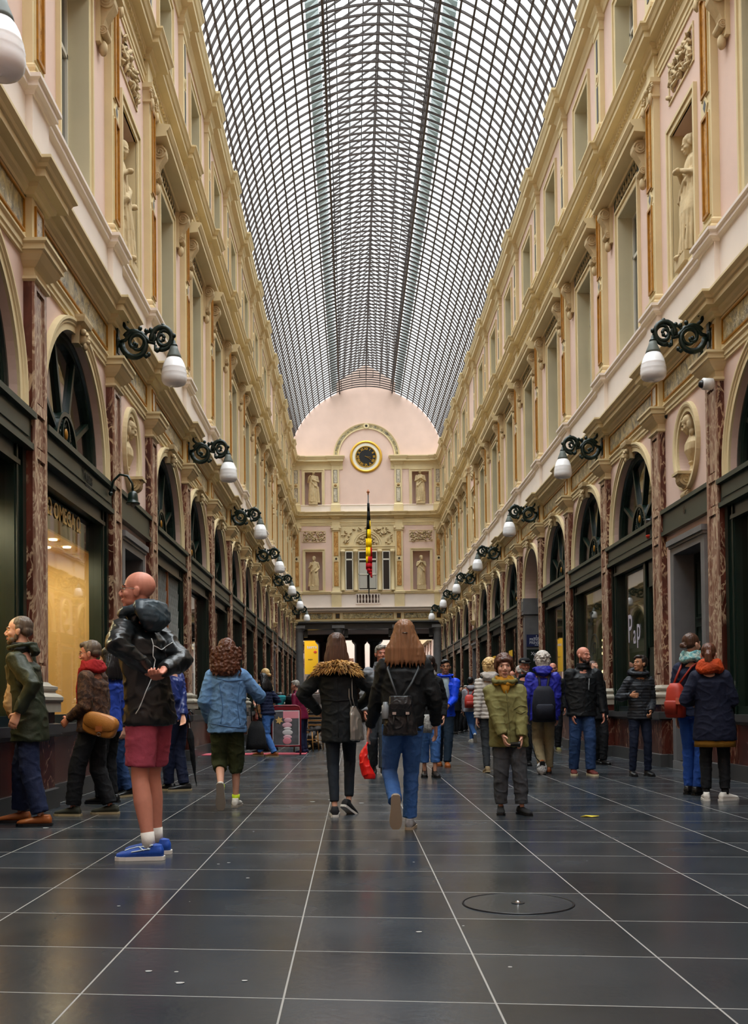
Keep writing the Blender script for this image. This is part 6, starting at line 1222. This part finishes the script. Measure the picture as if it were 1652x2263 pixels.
# ---------------------------------------------------------------- statues and busts (local x = out of the niche)
SX = Matrix(((0, 1, 0), (-1, 0, 0), (0, 0, 1)))      # figure space (x right, y forward) to niche space
def statue_mesh(kind, h=1.72):
    q = MB(); k = h / 1.72; X, Y, Z = Vector((1, 0, 0)) * k, Vector((0, 1, 0)) * k, Vector((0, 0, 1)) * k; sg = 1 if kind % 2 else -1
    q.loft([(Z * .0, X * .20, Y * .17), (Z * .06, X * .21, Y * .18), (Z * .35 + X * .02 * sg, X * .19, Y * .16), (Z * .62 + X * .03 * sg + Y * .03, X * .185, Y * .155), (Z * .88 + X * .02 * sg, X * .19, Y * .14), (Z * 1.05, X * .15, Y * .115), (Z * 1.25 - X * .01 * sg, X * .17, Y * .12), (Z * 1.36, X * .19, Y * .10), (Z * 1.44, X * .11, Y * .075), (Z * 1.47, X * .06, Y * .06)], STONE, 28)
    for s in (-1, 1):
        S = Z * 1.37 + X * .165 * s
        if kind == 0: E = Z * 1.10 + X * .23 * s + Y * .02; Wd = Z * 1.22 + X * .02 * s + Y * .19
        elif kind == 1: E = Z * 1.10 + X * .24 * s; Wd = Z * (1.18 if s < 0 else 1.38) + X * (.02 if s < 0 else .13) + Y * .18
        elif kind == 2: E = Z * 1.08 + X * .25 * s; Wd = Z * (1.25 if s > 0 else .85) + X * .10 * s + Y * .15
        else: E = Z * 1.12 + X * .22 * s + Y * .05; Wd = Z * 1.34 + X * .03 * s + Y * .17
        limb(q, [S, E, Wd], [.06 * k, .05 * k, .033 * k], STONE, 12); q.ball(Wd + Y * .03, (.045 * k, .05 * k, .04 * k), STONE, 10, 8)
    for j in range(9): a = -1.3 + j * .33; q.tube([Z * 1.3 + X * .15 * sin(a) + Y * .10 * cos(a), Z * .9 + X * .19 * sin(a + .1) + Y * .15 * cos(a), Z * .4 + X * .21 * sin(a + .2 * sg) + Y * .18 * cos(a), Z * .03 + X * .22 * sin(a + .25 * sg) + Y * .2 * cos(a)], [.012 * k, .02 * k, .024 * k, .026 * k], STONE, 6)
    q.tube([Z * 1.36 + X * .17 * sg - Y * .02, Z * 1.05 + X * .05 * sg + Y * .13, Z * .85 - X * .12 * sg + Y * .14, Z * .7 - X * .2 * sg], [.03 * k, .045 * k, .05 * k, .03 * k], STONE, 8)
    q.ball(Y * .16 + Z * .04 + X * .08, (.06 * k, .1 * k, .045 * k), STONE, 10, 6)
    Mh = Matrix.Translation(Z * 1.48 + Y * .01) @ Matrix.Rotation(R(18 * sg), 4, 'Z') @ Matrix.Rotation(R(-14), 4, 'X'); head_shape(q, Mh, 1.08 * k, STONE, 'f'); q.tube([Z * 1.42, Z * 1.55], [.06 * k, .05 * k], STONE, 12)
    for c, r in (((0, -.03, .16), (.088, .10, .09)), ((0, -.12, .12), (.045, .04, .045)), ((.06, -.02, .12), (.025, .05, .05)), ((-.06, -.02, .12), (.025, .05, .05))): q.ball(Mh @ (Vector(c) * k * 1.14), tuple(x * k * 1.14 for x in r), STONE, 14, 10)
    if kind in (1, 2): q.loft([(Z * 0 - X * .24 * sg, X * .09, Y * .12), (Z * .5 - X * .22 * sg, X * .07, Y * .1), (Z * .85 - X * .2 * sg, X * .06, Y * .07)], STONE, 14)
    me = remesh(q, 'statue', .009 if kind == 0 else .012, disp=drape(.010, 24), smooth_it=1, m=STONE)
    for v in me.vertices: c = SX @ v.co; v.co = Vector((c.x * 1.12, c.y * 1.15, c.z))
    return me
def place_statue(kind, label, loc, rz, plinth=.12):
    big = plinth < .2
    o = empty('statue', loc, rz); tag(o, label, 'statue'); f = put('figure', statue_mesh(kind, 1.78 if plinth < .2 else 1.62), o, (0, 0, plinth)); q = MB(); q.box(-.22, .24, -.24, .24, 0, plinth + .02, STONE); q.build('plinth', o)
for side, k, kd, lb in (('left', 1, 2, 'robed stone statue with arms crossed in nearest niche of left wall'), ('right', 1, 0, 'draped stone statue of a woman in nearest niche of right wall'), ('left', 9, 1, 'small distant robed statue in far niche of left wall'), ('right', 9, 3, 'small distant robed statue in far niche of right wall')):
    (x, y, z), rz = place(side, k); s = 1 if side == 'left' else -1; place_statue(kd, lb, (x - s * .16, y, 7.3), rz)
for i, (yy, z, kd, lb) in enumerate(((-2.9, 7.2, 2, 'pale statue in lower left niche of the end facade'), (2.9, 7.2, 3, 'pale statue in lower right niche of the end facade'), (-2.9, 11.85, 1, 'pale statue with raised arm in upper left niche of the end facade'), (2.9, 11.85, 0, 'pale leaning statue in upper right niche of the end facade'))):
    place_statue(kd, lb, (CX + yy, YF + .12, z), -pi / 2, .22 if i < 2 else .12)
def bust(label, side, k, turn):
    (x, y, z), rz = place(side, k); s = 1 if side == 'left' else -1; o = empty('bust', (x, y, 4.18), rz); tag(o, label, 'bust'); q = MB(); Z = Vector((0, 0, 1)); Y = Vector((0, 1, 0)); X = Vector((1, 0, 0))
    q.loft([(Z * .16, X * .05, Y * .05), (Z * .22, X * .10, Y * .08), (Z * .34, X * .20, Y * .12), (Z * .44, X * .22, Y * .11), (Z * .51, X * .12, Y * .08), (Z * .56, X * .06, Y * .06)], STONE, 24); q.tube([Z * .5, Z * .66], [.07, .055], STONE, 12)
    Mh = Matrix.Translation(Z * .60 + Y * .01) @ Matrix.Rotation(R(turn), 4, 'Z') @ Matrix.Rotation(R(-20), 4, 'X'); head_shape(q, Mh, 1.12, STONE, 'f')
    for c, r in (((0, -.03, .175), (.10, .115, .10)), ((.08, -.02, .10), (.03, .06, .08)), ((-.08, -.02, .10), (.03, .06, .08)), ((0, -.13, .12), (.05, .04, .05)), ((.07, .0, .0), (.035, .04, .06)), ((-.07, .0, .0), (.035, .04, .06)), ((0, .06, .20), (.06, .04, .03))): q.ball(Mh @ Vector(c), r, STONE, 12, 8)
    q.lathe([(.10, .0), (.11, .03), (.06, .06), (.05, .12), (.08, .17)], STONE, (0, 0, 0), 18)
    me = remesh(q, 'head_and_shoulders', .008, disp=drape(.004, 50), smooth_it=1, m=STONE)
    for v in me.vertices: v.co = SX @ v.co
    put('head_and_shoulders', me, o, (-.08, 0, .1)); q = MB()
    for c, r0 in (((.06, .02), .10), ((.03, -.20), .065)):
        volute(q, c[0], c[1], -.095, .095, r0, STONE)
    q.prof([(-.1, .1), (.17, .1), (.17, .06), (.15, .0), (.05, -.12), (.06, -.22), (.0, -.26), (-.05, -.2), (-.08, -.0)], -.07, .07, STONE); q.box(-.15, .20, -.14, .14, .08, .12, STONE); q.build('scroll_corbel', o)
bust('carved stone bust of a woman in the nearest oval niche, left wall', 'left', 1, 20); bust('carved stone bust with bowed head in the nearest oval niche, right wall', 'right', 1, -25)
bust('small distant stone bust in the far oval niche, left wall', 'left', 9, 10); bust('small distant stone bust in the far oval niche, right wall', 'right', 9, -10)
# ---------------------------------------------------------------- clock, flag
CK = empty('clock', (CX - .03, YF, 14.44), -pi / 2); tag(CK, 'round clock with black face and gilded ring high on end facade', 'clock'); q = MB(); GB = mat('bright_gold', 'c99a35', .35, metal=.5)
q.profring([(0, -.07), (.06, -.05), (.08, 0), (.05, .07), (0, .08)], ringpath(.80, .80, 0, 0, 360, 48), GB); q.profring([(.0, -.03), (.06, -.02), (.06, .02), (0, .03)], ringpath(.56, .56, 0, 0, 360, 48), GB); q.build('gilded_rim', CK)
q = MB(); q.profring([(.0, 0), (.03, 0), (.03, .22), (.0, .22)], ringpath(.57, .57, 0, 0, 360, 48), mat('clock_white', 'e6e0cc', .5)); q.build('white_ring', CK)
q = MB(); q.add([(.02, .56 * cos(2 * pi * i / 48), .56 * sin(2 * pi * i / 48)) for i in range(48)], [tuple(range(48))], mat('clock_black', '1c1b1a', .4)); q.build('dial', CK)
q = MB()
for i, t in enumerate(('XII', 'I', 'II', 'III', 'IIII', 'V', 'VI', 'VII', 'VIII', 'IX', 'X', 'XI')):
    a = -2 * pi * i / 12; q.text(t, .17, GB, Matrix(((0, 0, 1, .03), (1, 0, 0, 0), (0, 1, 0, 0), (0, 0, 0, 1))) @ Matrix.Rotation(a, 4, 'Z') @ Matrix.Translation((0, .43, 0)), .003, bold=.006, sx=1)
q.build('numerals', CK)
for a, l, w in ((-100, .27, .03), (-122, .42, .02)): q = MB(); d = Vector((0, -sin(R(a)), cos(R(a)))); q.bar(Vector((.045, 0, 0)) - d * .06, Vector((.045, 0, 0)) + d * l, w, .01, GB); q.build('clock_hand', CK)
fy = YF - .9; f0 = at(815, 1303, fy); f1 = at(813, 1092, fy); FG = empty('flag', tuple(f0)); tag(FG, 'black, yellow and red flag hanging from a pole before the end facade', 'flag'); q = MB(); q.tube([Vector((0, 0, -.05)), f1 - f0], .03, BLACK, 8); q.tube([Vector((0, .0, .0)), Vector((0, .78, -.25))], .03, BLACK, 6); q.build('pole', FG)
q = MB(); q.lathe([(.0, -.05), (.05, .0), (.03, .04), (.09, .09), (.07, .15), (.0, .28)], BRNSH, tuple(f1 - f0), 12); q.build('finial', FG)
rows = [(1112, 811, 816), (1130, 811, 817), (1150, 810, 818), (1170, 809, 819), (1190, 808, 820), (1210, 808, 821), (1230, 808, 822), (1245, 808, 822), (1257, 808, 822), (1264, 813, 822), (1270, 817, 822), (1277, 820, 822.5)]
NU = 12; vs = []; FB, FY_, FR = cloth('flag_black', '0c0c0c'), cloth('flag_yellow', 'f2cc00'), cloth('flag_red', 'b80d1c')
for r, (py, xa, xb) in enumerate(rows):
    for u in range(NU + 1): t = u / NU; p = at(xa + (xb - xa) * t, py, fy - .05); p.y += .07 * sin(t * 9 + r * .05) * min(1, r / 4) - .04; vs.append(p - f0)
q = MB(); base = len(q.v); 
for r in range(len(rows) - 1):
    for u in range(NU):
        py = (rows[r][0] + rows[r + 1][0]) / 2; t = (u + .5) / NU; b1 = 1186 - 34 * t; b2 = 1250 - 40 * t; m = FB if py < b1 else FY_ if py < b2 else FR
        a = r * (NU + 1) + u; q.add([vs[a], vs[a + 1], vs[a + NU + 2], vs[a + NU + 1]], [(0, 1, 2, 3)], m, True)
o = q.build('cloth', FG); sd = o.modifiers.new('thickness', 'SOLIDIFY'); sd.thickness = .01
# ---------------------------------------------------------------- signs and small fittings
M_TXT = Matrix(((0, 0, 1, 0), (1, 0, 0, 0), (0, 1, 0, 0), (0, 0, 0, 1)))     # text plane facing out of the wall
def wall_text(name, label, cat, side, Y, z, d, items, board=None):
    s = 1 if side == 'left' else -1; o = MB()
    if board: w, h, m, th = board; o.box(-th, 0, -w / 2, w / 2, -h / 2, h / 2, m)
    for t, size, dz, dy, m, sx in items: o.text(t, size, m, Matrix.Translation((.004, dy, dz)) @ M_TXT, .002, bold=.002, sx=sx)
    ob = o.build(name, None, (CX - s * WH + s * d, Y, z), 0 if side == 'left' else pi); tag(ob, label, cat); return ob
GOLDT = mat('gold_letters', 'e8c67c', .4); LAV = mat('lavender_letters', 'b8b2c0', .5); DKT = mat('dark_letters', '12140f', .6)
wall_text('window_lettering', 'gold lettering OMEGA on the warm lit shop window at left', 'lettering', 'left', 12.0, 3.17, -.085, [('\u03a9 OMEGA \u03a9', .25, 0, 0, GOLDT, 1.0)])
wall_text('fascia_lettering', 'dark lettering on the green fascia above the warm lit shop', 'lettering', 'left', 12.35, 3.70, .09, [('Yvans', .20, 0, 0, DKT, 1.0), ('HORLOGERIE', .05, -.11, .05, DKT, 1)])
wall_text('window_lettering', 'pale handwritten Pap lettering on a right hand shop window', 'lettering', 'right', 18.6, 2.28, -.085, [('P', .72, 0, -.26, LAV, .8), ('a', .5, -.1, .03, LAV, .8), ('p', .6, -.02, .3, LAV, .8)])
o = wall_text('window_lettering', 'dark number 50 in a circle on the second glazed shop front, right wall', 'lettering', 'right', 21.7, 2.1, -.085, [('50', .34, 0, 0, DKT, .9), ('G', .4, .62, -.2, DKT, .8)])
q = MB(); q.profring([(.0, -.008), (.006, -.008), (.006, .008), (.0, .008)], ringpath(.30, .30, 0, 0, 360, 40), DKT); q.build('circle', o)
(x, y, z), rz = place('right', 1); wall_text('house_number', 'small dark house number on the green fascia over the right hand door', 'number', 'right', y, 3.75, .07, [('6', .16, 0, 0, mat('bronze_letters', '3a2c1c', .5), 1)])
sp = MB(); PBL = mat('plaque_blue', '1c2650', .4); PW_ = mat('plaque_white', 'c8ccd8', .5); MT = Matrix(((1, 0, 0, 0), (0, 0, -1, 0), (0, 1, 0, 0), (0, 0, 0, 1)))
sp.box(-.28, .28, 0, .02, -.17, .17, PBL)
for t, sz, dz in (('GALERIE DES', .03, .075), ('PRINCES', .105, .025), ('PRINSEN', .105, -.065), ('GALERIJ', .03, -.13)): sp.text(t, sz, PW_, Matrix.Translation((0, -.004, dz)) @ MT, .001, bold=.002)
sp.ball((0, -.004, .125), (.014, .004, .022), PW_, 8, 6); sy = (PIL[5] + PW + PIL[6]) / 2 + 1.2
prop('street_plaque', 'dark blue plaque reading PRINCES and PRINSEN beside the side passage', 'sign', (CX + WH + .30, sy - .025, 2.76), sp)
sp = MB(); sp.box(-.28, .28, 0, .03, -.42, .36, mat('menu_board_green', '101d18', .4))
for t, sz, dz in (('Xpone', .12, .24), ('Baixa', .095, .06)): sp.text(t, sz, PW_, Matrix.Translation((0, -.004, dz)) @ MT, .001, bold=.002)
for j in range(5): sp.text('\u2022 \u2022 \u2022', .05, PW_, Matrix.Translation((0, -.004, -.08 - j * .06)) @ MT, .001)
prop('menu_board', 'dark green menu board under the blue street plaque', 'sign', (CX + WH + .30, sy - .035, 2.15), sp)
sp = MB(); sp.box(-.45, .45, 0, .03, -1.1, 1.1, mat('banner_yellow', 'e8b010', .6)); sp.text('terra', .3, PW_, Matrix.Translation((0, -.005, .55)) @ MT, .002); sp.text('expo', .14, DKT, Matrix.Translation((-.1, -.005, -.2)) @ MT, .002); sp.ball((.2, -.01, .25), (.1, .006, .08), mat('banner_red', 'c8431c', .6))
prop('banner', 'tall yellow banner hanging beyond the columns at the far end', 'banner', tuple(at(689, 1450, YF + 7.5)), sp)
# gooseneck lamp, cameras, siren, bulbs, grille
GN = empty('gooseneck_lamp', (CX - WH + .12, 13.42, 3.62)); tag(GN, 'dark green gooseneck lamp with bell shade beside the warm lit shop', 'lamp'); q = MB(); q.tube([Vector((0, 0, .10)), Vector((.03, 0, .26)), Vector((.12, -.02, .34)), Vector((.22, -.02, .32)), Vector((.28, -.02, .22)), Vector((.285, -.02, .12))], .016, GREEN, 8); q.ball((0, 0, .1), .03, GREEN); q.build('arm', GN)
q = MB(); q.lathe([(.01, .13), (.035, .12), (.06, .09), (.068, .02), (.07, -.01), (.09, -.025), (.09, -.04), (.03, -.03)], GREEN, (.285, -.02, 0), 20); q.ball((.285, -.02, -.05), .03, GREYST, 10, 8); q.build('bell_shade', GN)
def camera_dome(label, px, py, Y):
    o = empty('security_camera', tuple(at(px, py, Y))); tag(o, label, 'camera'); q = MB(); s = 1 if px < 781 else -1; q.tube([Vector((-s * .10, .02, 0)), Vector((s * .02, 0, 0)), Vector((s * .03, 0, 0))], [.075, .075, .055], WHITEPL, 18); q.build('housing', o); q = MB(); q.ball((s * .03, 0, -.005), .052, BLACK, 14, 10); q.build('lens_dome', o)
camera_dome('white dome security camera by the capital left of the right oval niche', 1479, 918, 16.2); camera_dome('white dome security camera under the nearest capital on the right', 1556, 848, 13.62)
camera_dome('tiny white security camera on a distant left pilaster', 376, 1205, 22.6); camera_dome('tiny white security camera at the foot of a far left arch', 470, 1253, 26.2)
q = MB(); q.lathe([(.0, .16), (.07, .15), (.075, .12), (.075, -.1), (.07, -.105)], BLACK, (0, 0, 0), 18); SI = prop('wall_siren', 'black cylindrical siren with red lens on a green fascia, right wall', 'siren', tuple(at(1436, 1168, 17.0)), q); q = MB(); q.lathe([(.07, -.10), (.072, -.13), (.05, -.16), (.0, -.17)], mat('red_lens', 'c03018', .3), (0, 0, 0), 16); q.build('red_lens', SI)
LB = empty('light_string', tuple(at(1333, 1440, 21.55))); tag(LB, 'vertical row of four glowing bulbs beside a right hand window', 'lights'); q = MB(); q.tube([Vector((0, 0, .35)), Vector((0, 0, -.55))], .008, BLACK, 5); q.build('cord', LB)
BULB = mat('glowing_bulb', 'ffd9a0', .4, emit=(1, .62, .25, 1), estr=9)
for py in (1415, 1430, 1444, 1484): q = MB(); c = at(1333, py, 21.55) - Vector(LB.location); q.ball(c, .035, BULB, 10, 8); q.build('bulb', LB)
(x, y, z), rz = place('left', 2); q = MB(); gl = mat('grille_metal', '8d8c86', .4, metal=.5)
for j in range(-22, 23):
    for s in (-1, 1):
        a0 = j * .12; 
        for (z0, z1) in ((.95, 3.3),):
            y0 = a0 - s * .45; y1 = a0 + s * .45; t0, t1 = 0, 1
            ya, yb = y0, y1
            if max(ya, yb) < -1.2 or min(ya, yb) > 1.2: continue
            def cl(v, t): return v
            lo, hi = 0.0, 1.0
            if yb > ya: lo = max(0, (-1.2 - ya) / (yb - ya)); hi = min(1, (1.2 - ya) / (yb - ya))
            else: lo = max(0, (1.2 - ya) / (yb - ya)); hi = min(1, (-1.2 - ya) / (yb - ya))
            if hi > lo: q.bar((-.03 + s * .006, ya + (yb - ya) * lo, z0 + (z1 - z0) * lo), (-.03 + s * .006, ya + (yb - ya) * hi, z0 + (z1 - z0) * hi), .014, .008, gl)
q.box(-.05, .0, -.03, .03, .85, 3.35, BRNSH)
prop('security_grille', 'closed metal scissor grille across the second left shop front', 'grille', (x, y, 0), q)
# ---------------------------------------------------------------- pavement sign, carpet, cafe
sy = GY(632, 1668); s0 = ground(632, 1668); mp = sy / F_PX
AF = empty('pavement_sign', tuple(s0)); tag(AF, 'red framed pavement sign with a pink macaroon poster', 'sign'); RF_ = mat('dark_red_frame', '7c1420', .4); q = MB(); w, h = .29, 1.0
def inv(pts): q.tube([Vector(p) for p in pts], .018, RF_, 8)
inv([(-w, 0, 0), (-w, .12, h - .1), (-w + .03, .13, h - .02), (-w + .1, .135, h), (w - .1, .135, h), (w - .03, .13, h - .02), (w, .12, h - .1), (w, 0, 0)]); inv([(-w + .01, .30, 0), (-w, .14, h - .08)]); inv([(w - .01, .30, 0), (w, .14, h - .08)]); inv([(-w, .022, .18), (w, .022, .18)]); q.bar((-w, .125, h - .055), (w, .125, h - .055), .01, .07, RF_); q.build('frame', AF)
q = MB(); P0 = lambda u, v: Vector((u, .022 + (v - .18) * .135 - .012, v)); POST = mat('poster_grey', '4a494c', .5, var=.35, vscale=7); PK = mat('poster_pink', 'd8848e', .5); PK2 = mat('poster_pale_pink', 'dcaab4', .5); PKW = mat('poster_white', 'cfc8c6', .5); PG = mat('poster_gold', 'c8a05c', .5)
q.add([P0(-w + .015, .19), P0(w - .015, .19), P0(w - .015, .90), P0(-w + .015, .90)], [(0, 1, 2, 3)], PKW); dd = Vector((0, -.004, 0)); q.add([P0(-w + .03, .205) + dd, P0(w - .03, .205) + dd, P0(w - .03, .885) + dd, P0(-w + .03, .885) + dd], [(0, 1, 2, 3)], POST)
q.add([P0(-.06, .74) + dd * 2, P0(w - .03, .74) + dd * 2, P0(w - .03, .885) + dd * 2, P0(-.06, .885) + dd * 2], [(0, 1, 2, 3)], PK)
for (u, v, a, b, m) in ((.04, .70, .085, .05, PK2), (.02, .60, .10, .055, PK2), (.03, .53, .085, .03, PKW), (.03, .45, .11, .06, PKW), (.03, .36, .09, .04, PK2), (.02, .28, .09, .07, PK)): c = P0(u, v) + dd * 3; q.ball(c, (a, .006, b), m, 16, 8)
st = []
for i in range(12): a = pi / 2 + i * pi / 6 + .2; r = .085 if i % 2 == 0 else .045; st.append(P0(-.14 + r * cos(a), .70 + r * sin(a)) + dd * 4)
q.add(st, [tuple(range(12))], PG); q.build('poster', AF)
q = MB(); q.box(-1.15, 1.15, -.5, .25, 0, .012, mat('rose_carpet', 'b5505c', .9)); prop('carpet', 'flat rose red carpet strip on the floor under the pavement sign', 'carpet', (s0.x - .75, s0.y + .5, 0.001), q)
RAT = mat('rattan', 'a9763c', .5, var=.15, vscale=30)
def wicker_chair():
    o = empty('cafe_chair')
    for x in (-.19, .19):
        for y in (-.19, .19): q = MB(); q.tube([(x * 1.1, y * 1.15, 0), (x, y, .45)] + ([(x * .95, y * 1.1, .88)] if y > 0 else []), .014, RAT, 6); q.build('leg', o)
    q = MB(); q.box(-.21, .21, -.21, .21, .44, .465, BLACK); q.build('seat', o); q = MB(); q.tube([(-.18, .21, .86), (-.1, .24, .92), (.1, .24, .92), (.18, .21, .86)], .016, RAT, 6)
    for j in range(6): q.bar((-.18, .215, .56 + j * .05), (.18, .215, .56 + j * .05), .02, .03, BLACK if j % 2 else RAT)
    q.tube([(-.2, -.19, .2), (.2, -.19, .2)], .01, RAT, 6); q.tube([(-.19, -.2, .25), (-.19, .2, .25)], .01, RAT, 6); q.tube([(.19, -.2, .25), (.19, .2, .25)], .01, RAT, 6); q.build('backrest', o); return o
ch = wicker_chair()
for i, (px, py, rz, lb) in enumerate(((677, 1660, 1.3, 'rattan cafe chair nearest the pavement sign'), (708, 1656, 2.6, 'rattan cafe chair beside the legs of the fur collared woman'), (668, 1637, -1.2, 'rattan cafe chair at the back of the cafe terrace'))):
    o = ch if i == 0 else copy_tree(ch); p = ground(px, py); o.location = p; o.rotation_euler = (0, 0, rz); tag(o, lb, 'chair', 'rattan cafe chairs')
p = ground(694, 1645); T = empty('cafe_table', tuple(p)); tag(T, 'small round brown cafe table between the rattan chairs', 'table'); q = MB(); q.lathe([(.30, .72), (.31, .74), (.30, .755)], RAT, (0, 0, 0), 24); q.build('table_top', T); q = MB(); q.lathe([(.2, 0), (.19, .02), (.03, .05), (.025, .72)], BLACK, (0, 0, 0), 16); q.build('pedestal', T)
cy = GY(650, 1650)
person('person in burgundy shiny jacket standing behind the pavement sign', 22.2, 1.52, 60, 10, 10, [(668, 0, 0, 0, 0), (674, .2, 0, 0, 0)], None, 668, 652, 'f', 1.05, SKIN, ('short', H_GREY), dict(m=cloth('burgundy_nylon', '6a1634', .4), hem=.47), dict(m=NAVY), dict(m=NAVY, sole=BLACK), None, None, 0)
person('seated cafe guest with straight black hair facing the camera', 26.5, 1.62, 180, 0, 0, [(645, -.35, 0, 0, 0), (652, -.35, 0, 0, 0)], None, 648, 643, 'f', 1, SKIN, ('long', H_BLACK), dict(m=BLK, hem=.30), dict(m=BLK2), dict(m=BLACK, sole=BLACK), None, None, 0, seat=.50)
person('seated cafe guest in grey top and pink scarf near the rattan chairs', 24.6, 1.66, 150, 0, 0, [(692, -.4, 0, 0, 0), (704, -.35, 0, 0, 0)], None, 702, 699, 'f', 1, SKIN, ('short', H_BROWN), dict(m=cloth('taupe_jersey', '6a625e'), hem=.30), dict(m=cloth('grey_slacks', '55504e')), dict(m=BLACK, sole=BLACK), None, None, 0, seat=.50)
person('seated cafe guest in turquoise top behind the pavement sign', 24.0, 1.62, 90, 0, 0, [(606, -.1, 0, 0, 0), (604, .1, 0, 0, 0)], None, 616, 617, 'f', 1, SKIN, ('short', H_DARK), dict(m=cloth('turquoise_jersey', '2a8d96'), hem=.30), dict(m=BLK2), dict(m=BLACK, sole=BLACK), None, None, 0, seat=.52)
# ---------------------------------------------------------------- floor details
c = ground(1144, 1997); q = MB(); q.lathe([(.0, .0), (.268, .0), (.268, .003), (.0, .003)], FLM, (0, 0, 0), 64, False); HT = prop('floor_hatch', 'round stone access cover set in the floor tiles at right', 'floor hatch', (c.x, c.y, .0), q)
q = MB(); q.tube([(.274 * cos(2 * pi * i / 64), .274 * sin(2 * pi * i / 64), .002) for i in range(64)], .0045, BLACK, 6, closed=True); q.build('rim_joint', HT); q = MB(); q.lathe([(.016, .004), (.012, .012), (.0, .016)], mat('chrome_stud', 'd0d0d0', .15, metal=1), (0, 0, 0), 14); q.lathe([(.032, .004), (.034, .006), (.03, .006)], BLACK, (0, 0, 0), 18); q.build('lifting_stud', HT)
q = MB(); q.add([(-.07, 0, .004), (-.02, .03, .012), (.06, .02, .004), (.09, -.01, .01), (.02, -.03, .004), (-.03, -.02, .014)], [(0, 1, 4, 5), (1, 2, 3, 4)], mat('yellow_leaf', 'c9b420', .6)); ob = prop('leaf', 'small yellow leaf lying on the dark tiles at right', 'leaf', tuple(ground(1300, 1806)), q); sd = ob.modifiers.new('thickness', 'SOLIDIFY'); sd.thickness = .003
CHIP = mat('pale_chip', 'a4a4a0', .5)
for i, (px, py, r) in enumerate(((328, 2147, .010), (397, 2173, .012), (540, 2168, .008), (262, 2003, .007), (505, 1907, .009), (547, 1941, .008), (482, 1910, .007), (925, 2060, .01), (690, 1772, .02), (730, 1768, .02), (798, 1775, .02), (560, 1838, .006), (101, 1830, .02))):
    p = ground(px, py); q = MB(); n = 9; q.add([(r * 1.4 * cos(2 * pi * k / n) * (1 + .3 * sin(k * 2.3)), r * sin(2 * pi * k / n), .0015) for k in range(n)], [tuple(range(n))], CHIP); q.build('pale_chip', fl, (p.x, p.y, .0006))

for px, Yp, lb in ((1137, 32.4, 'yellow and blue poster in a distant shop window on the right wall'), (1104, 36.2, 'narrow yellow poster in the farthest visible right hand window')):
    q = MB(); m1 = mat('poster_yellow', 'e0b020', .6)
    for j, m in enumerate((m1, mat('poster_sky', '2f86b8', .6), m1, m1, PKW, m1)): q.box(0, .012, -.35, .35, 2.62 - j * .2 - .2, 2.62 - j * .2, m)
    prop('poster', lb, 'poster', (CX + WH - .03, Yp, 0), q).rotation_euler = (0, 0, pi)
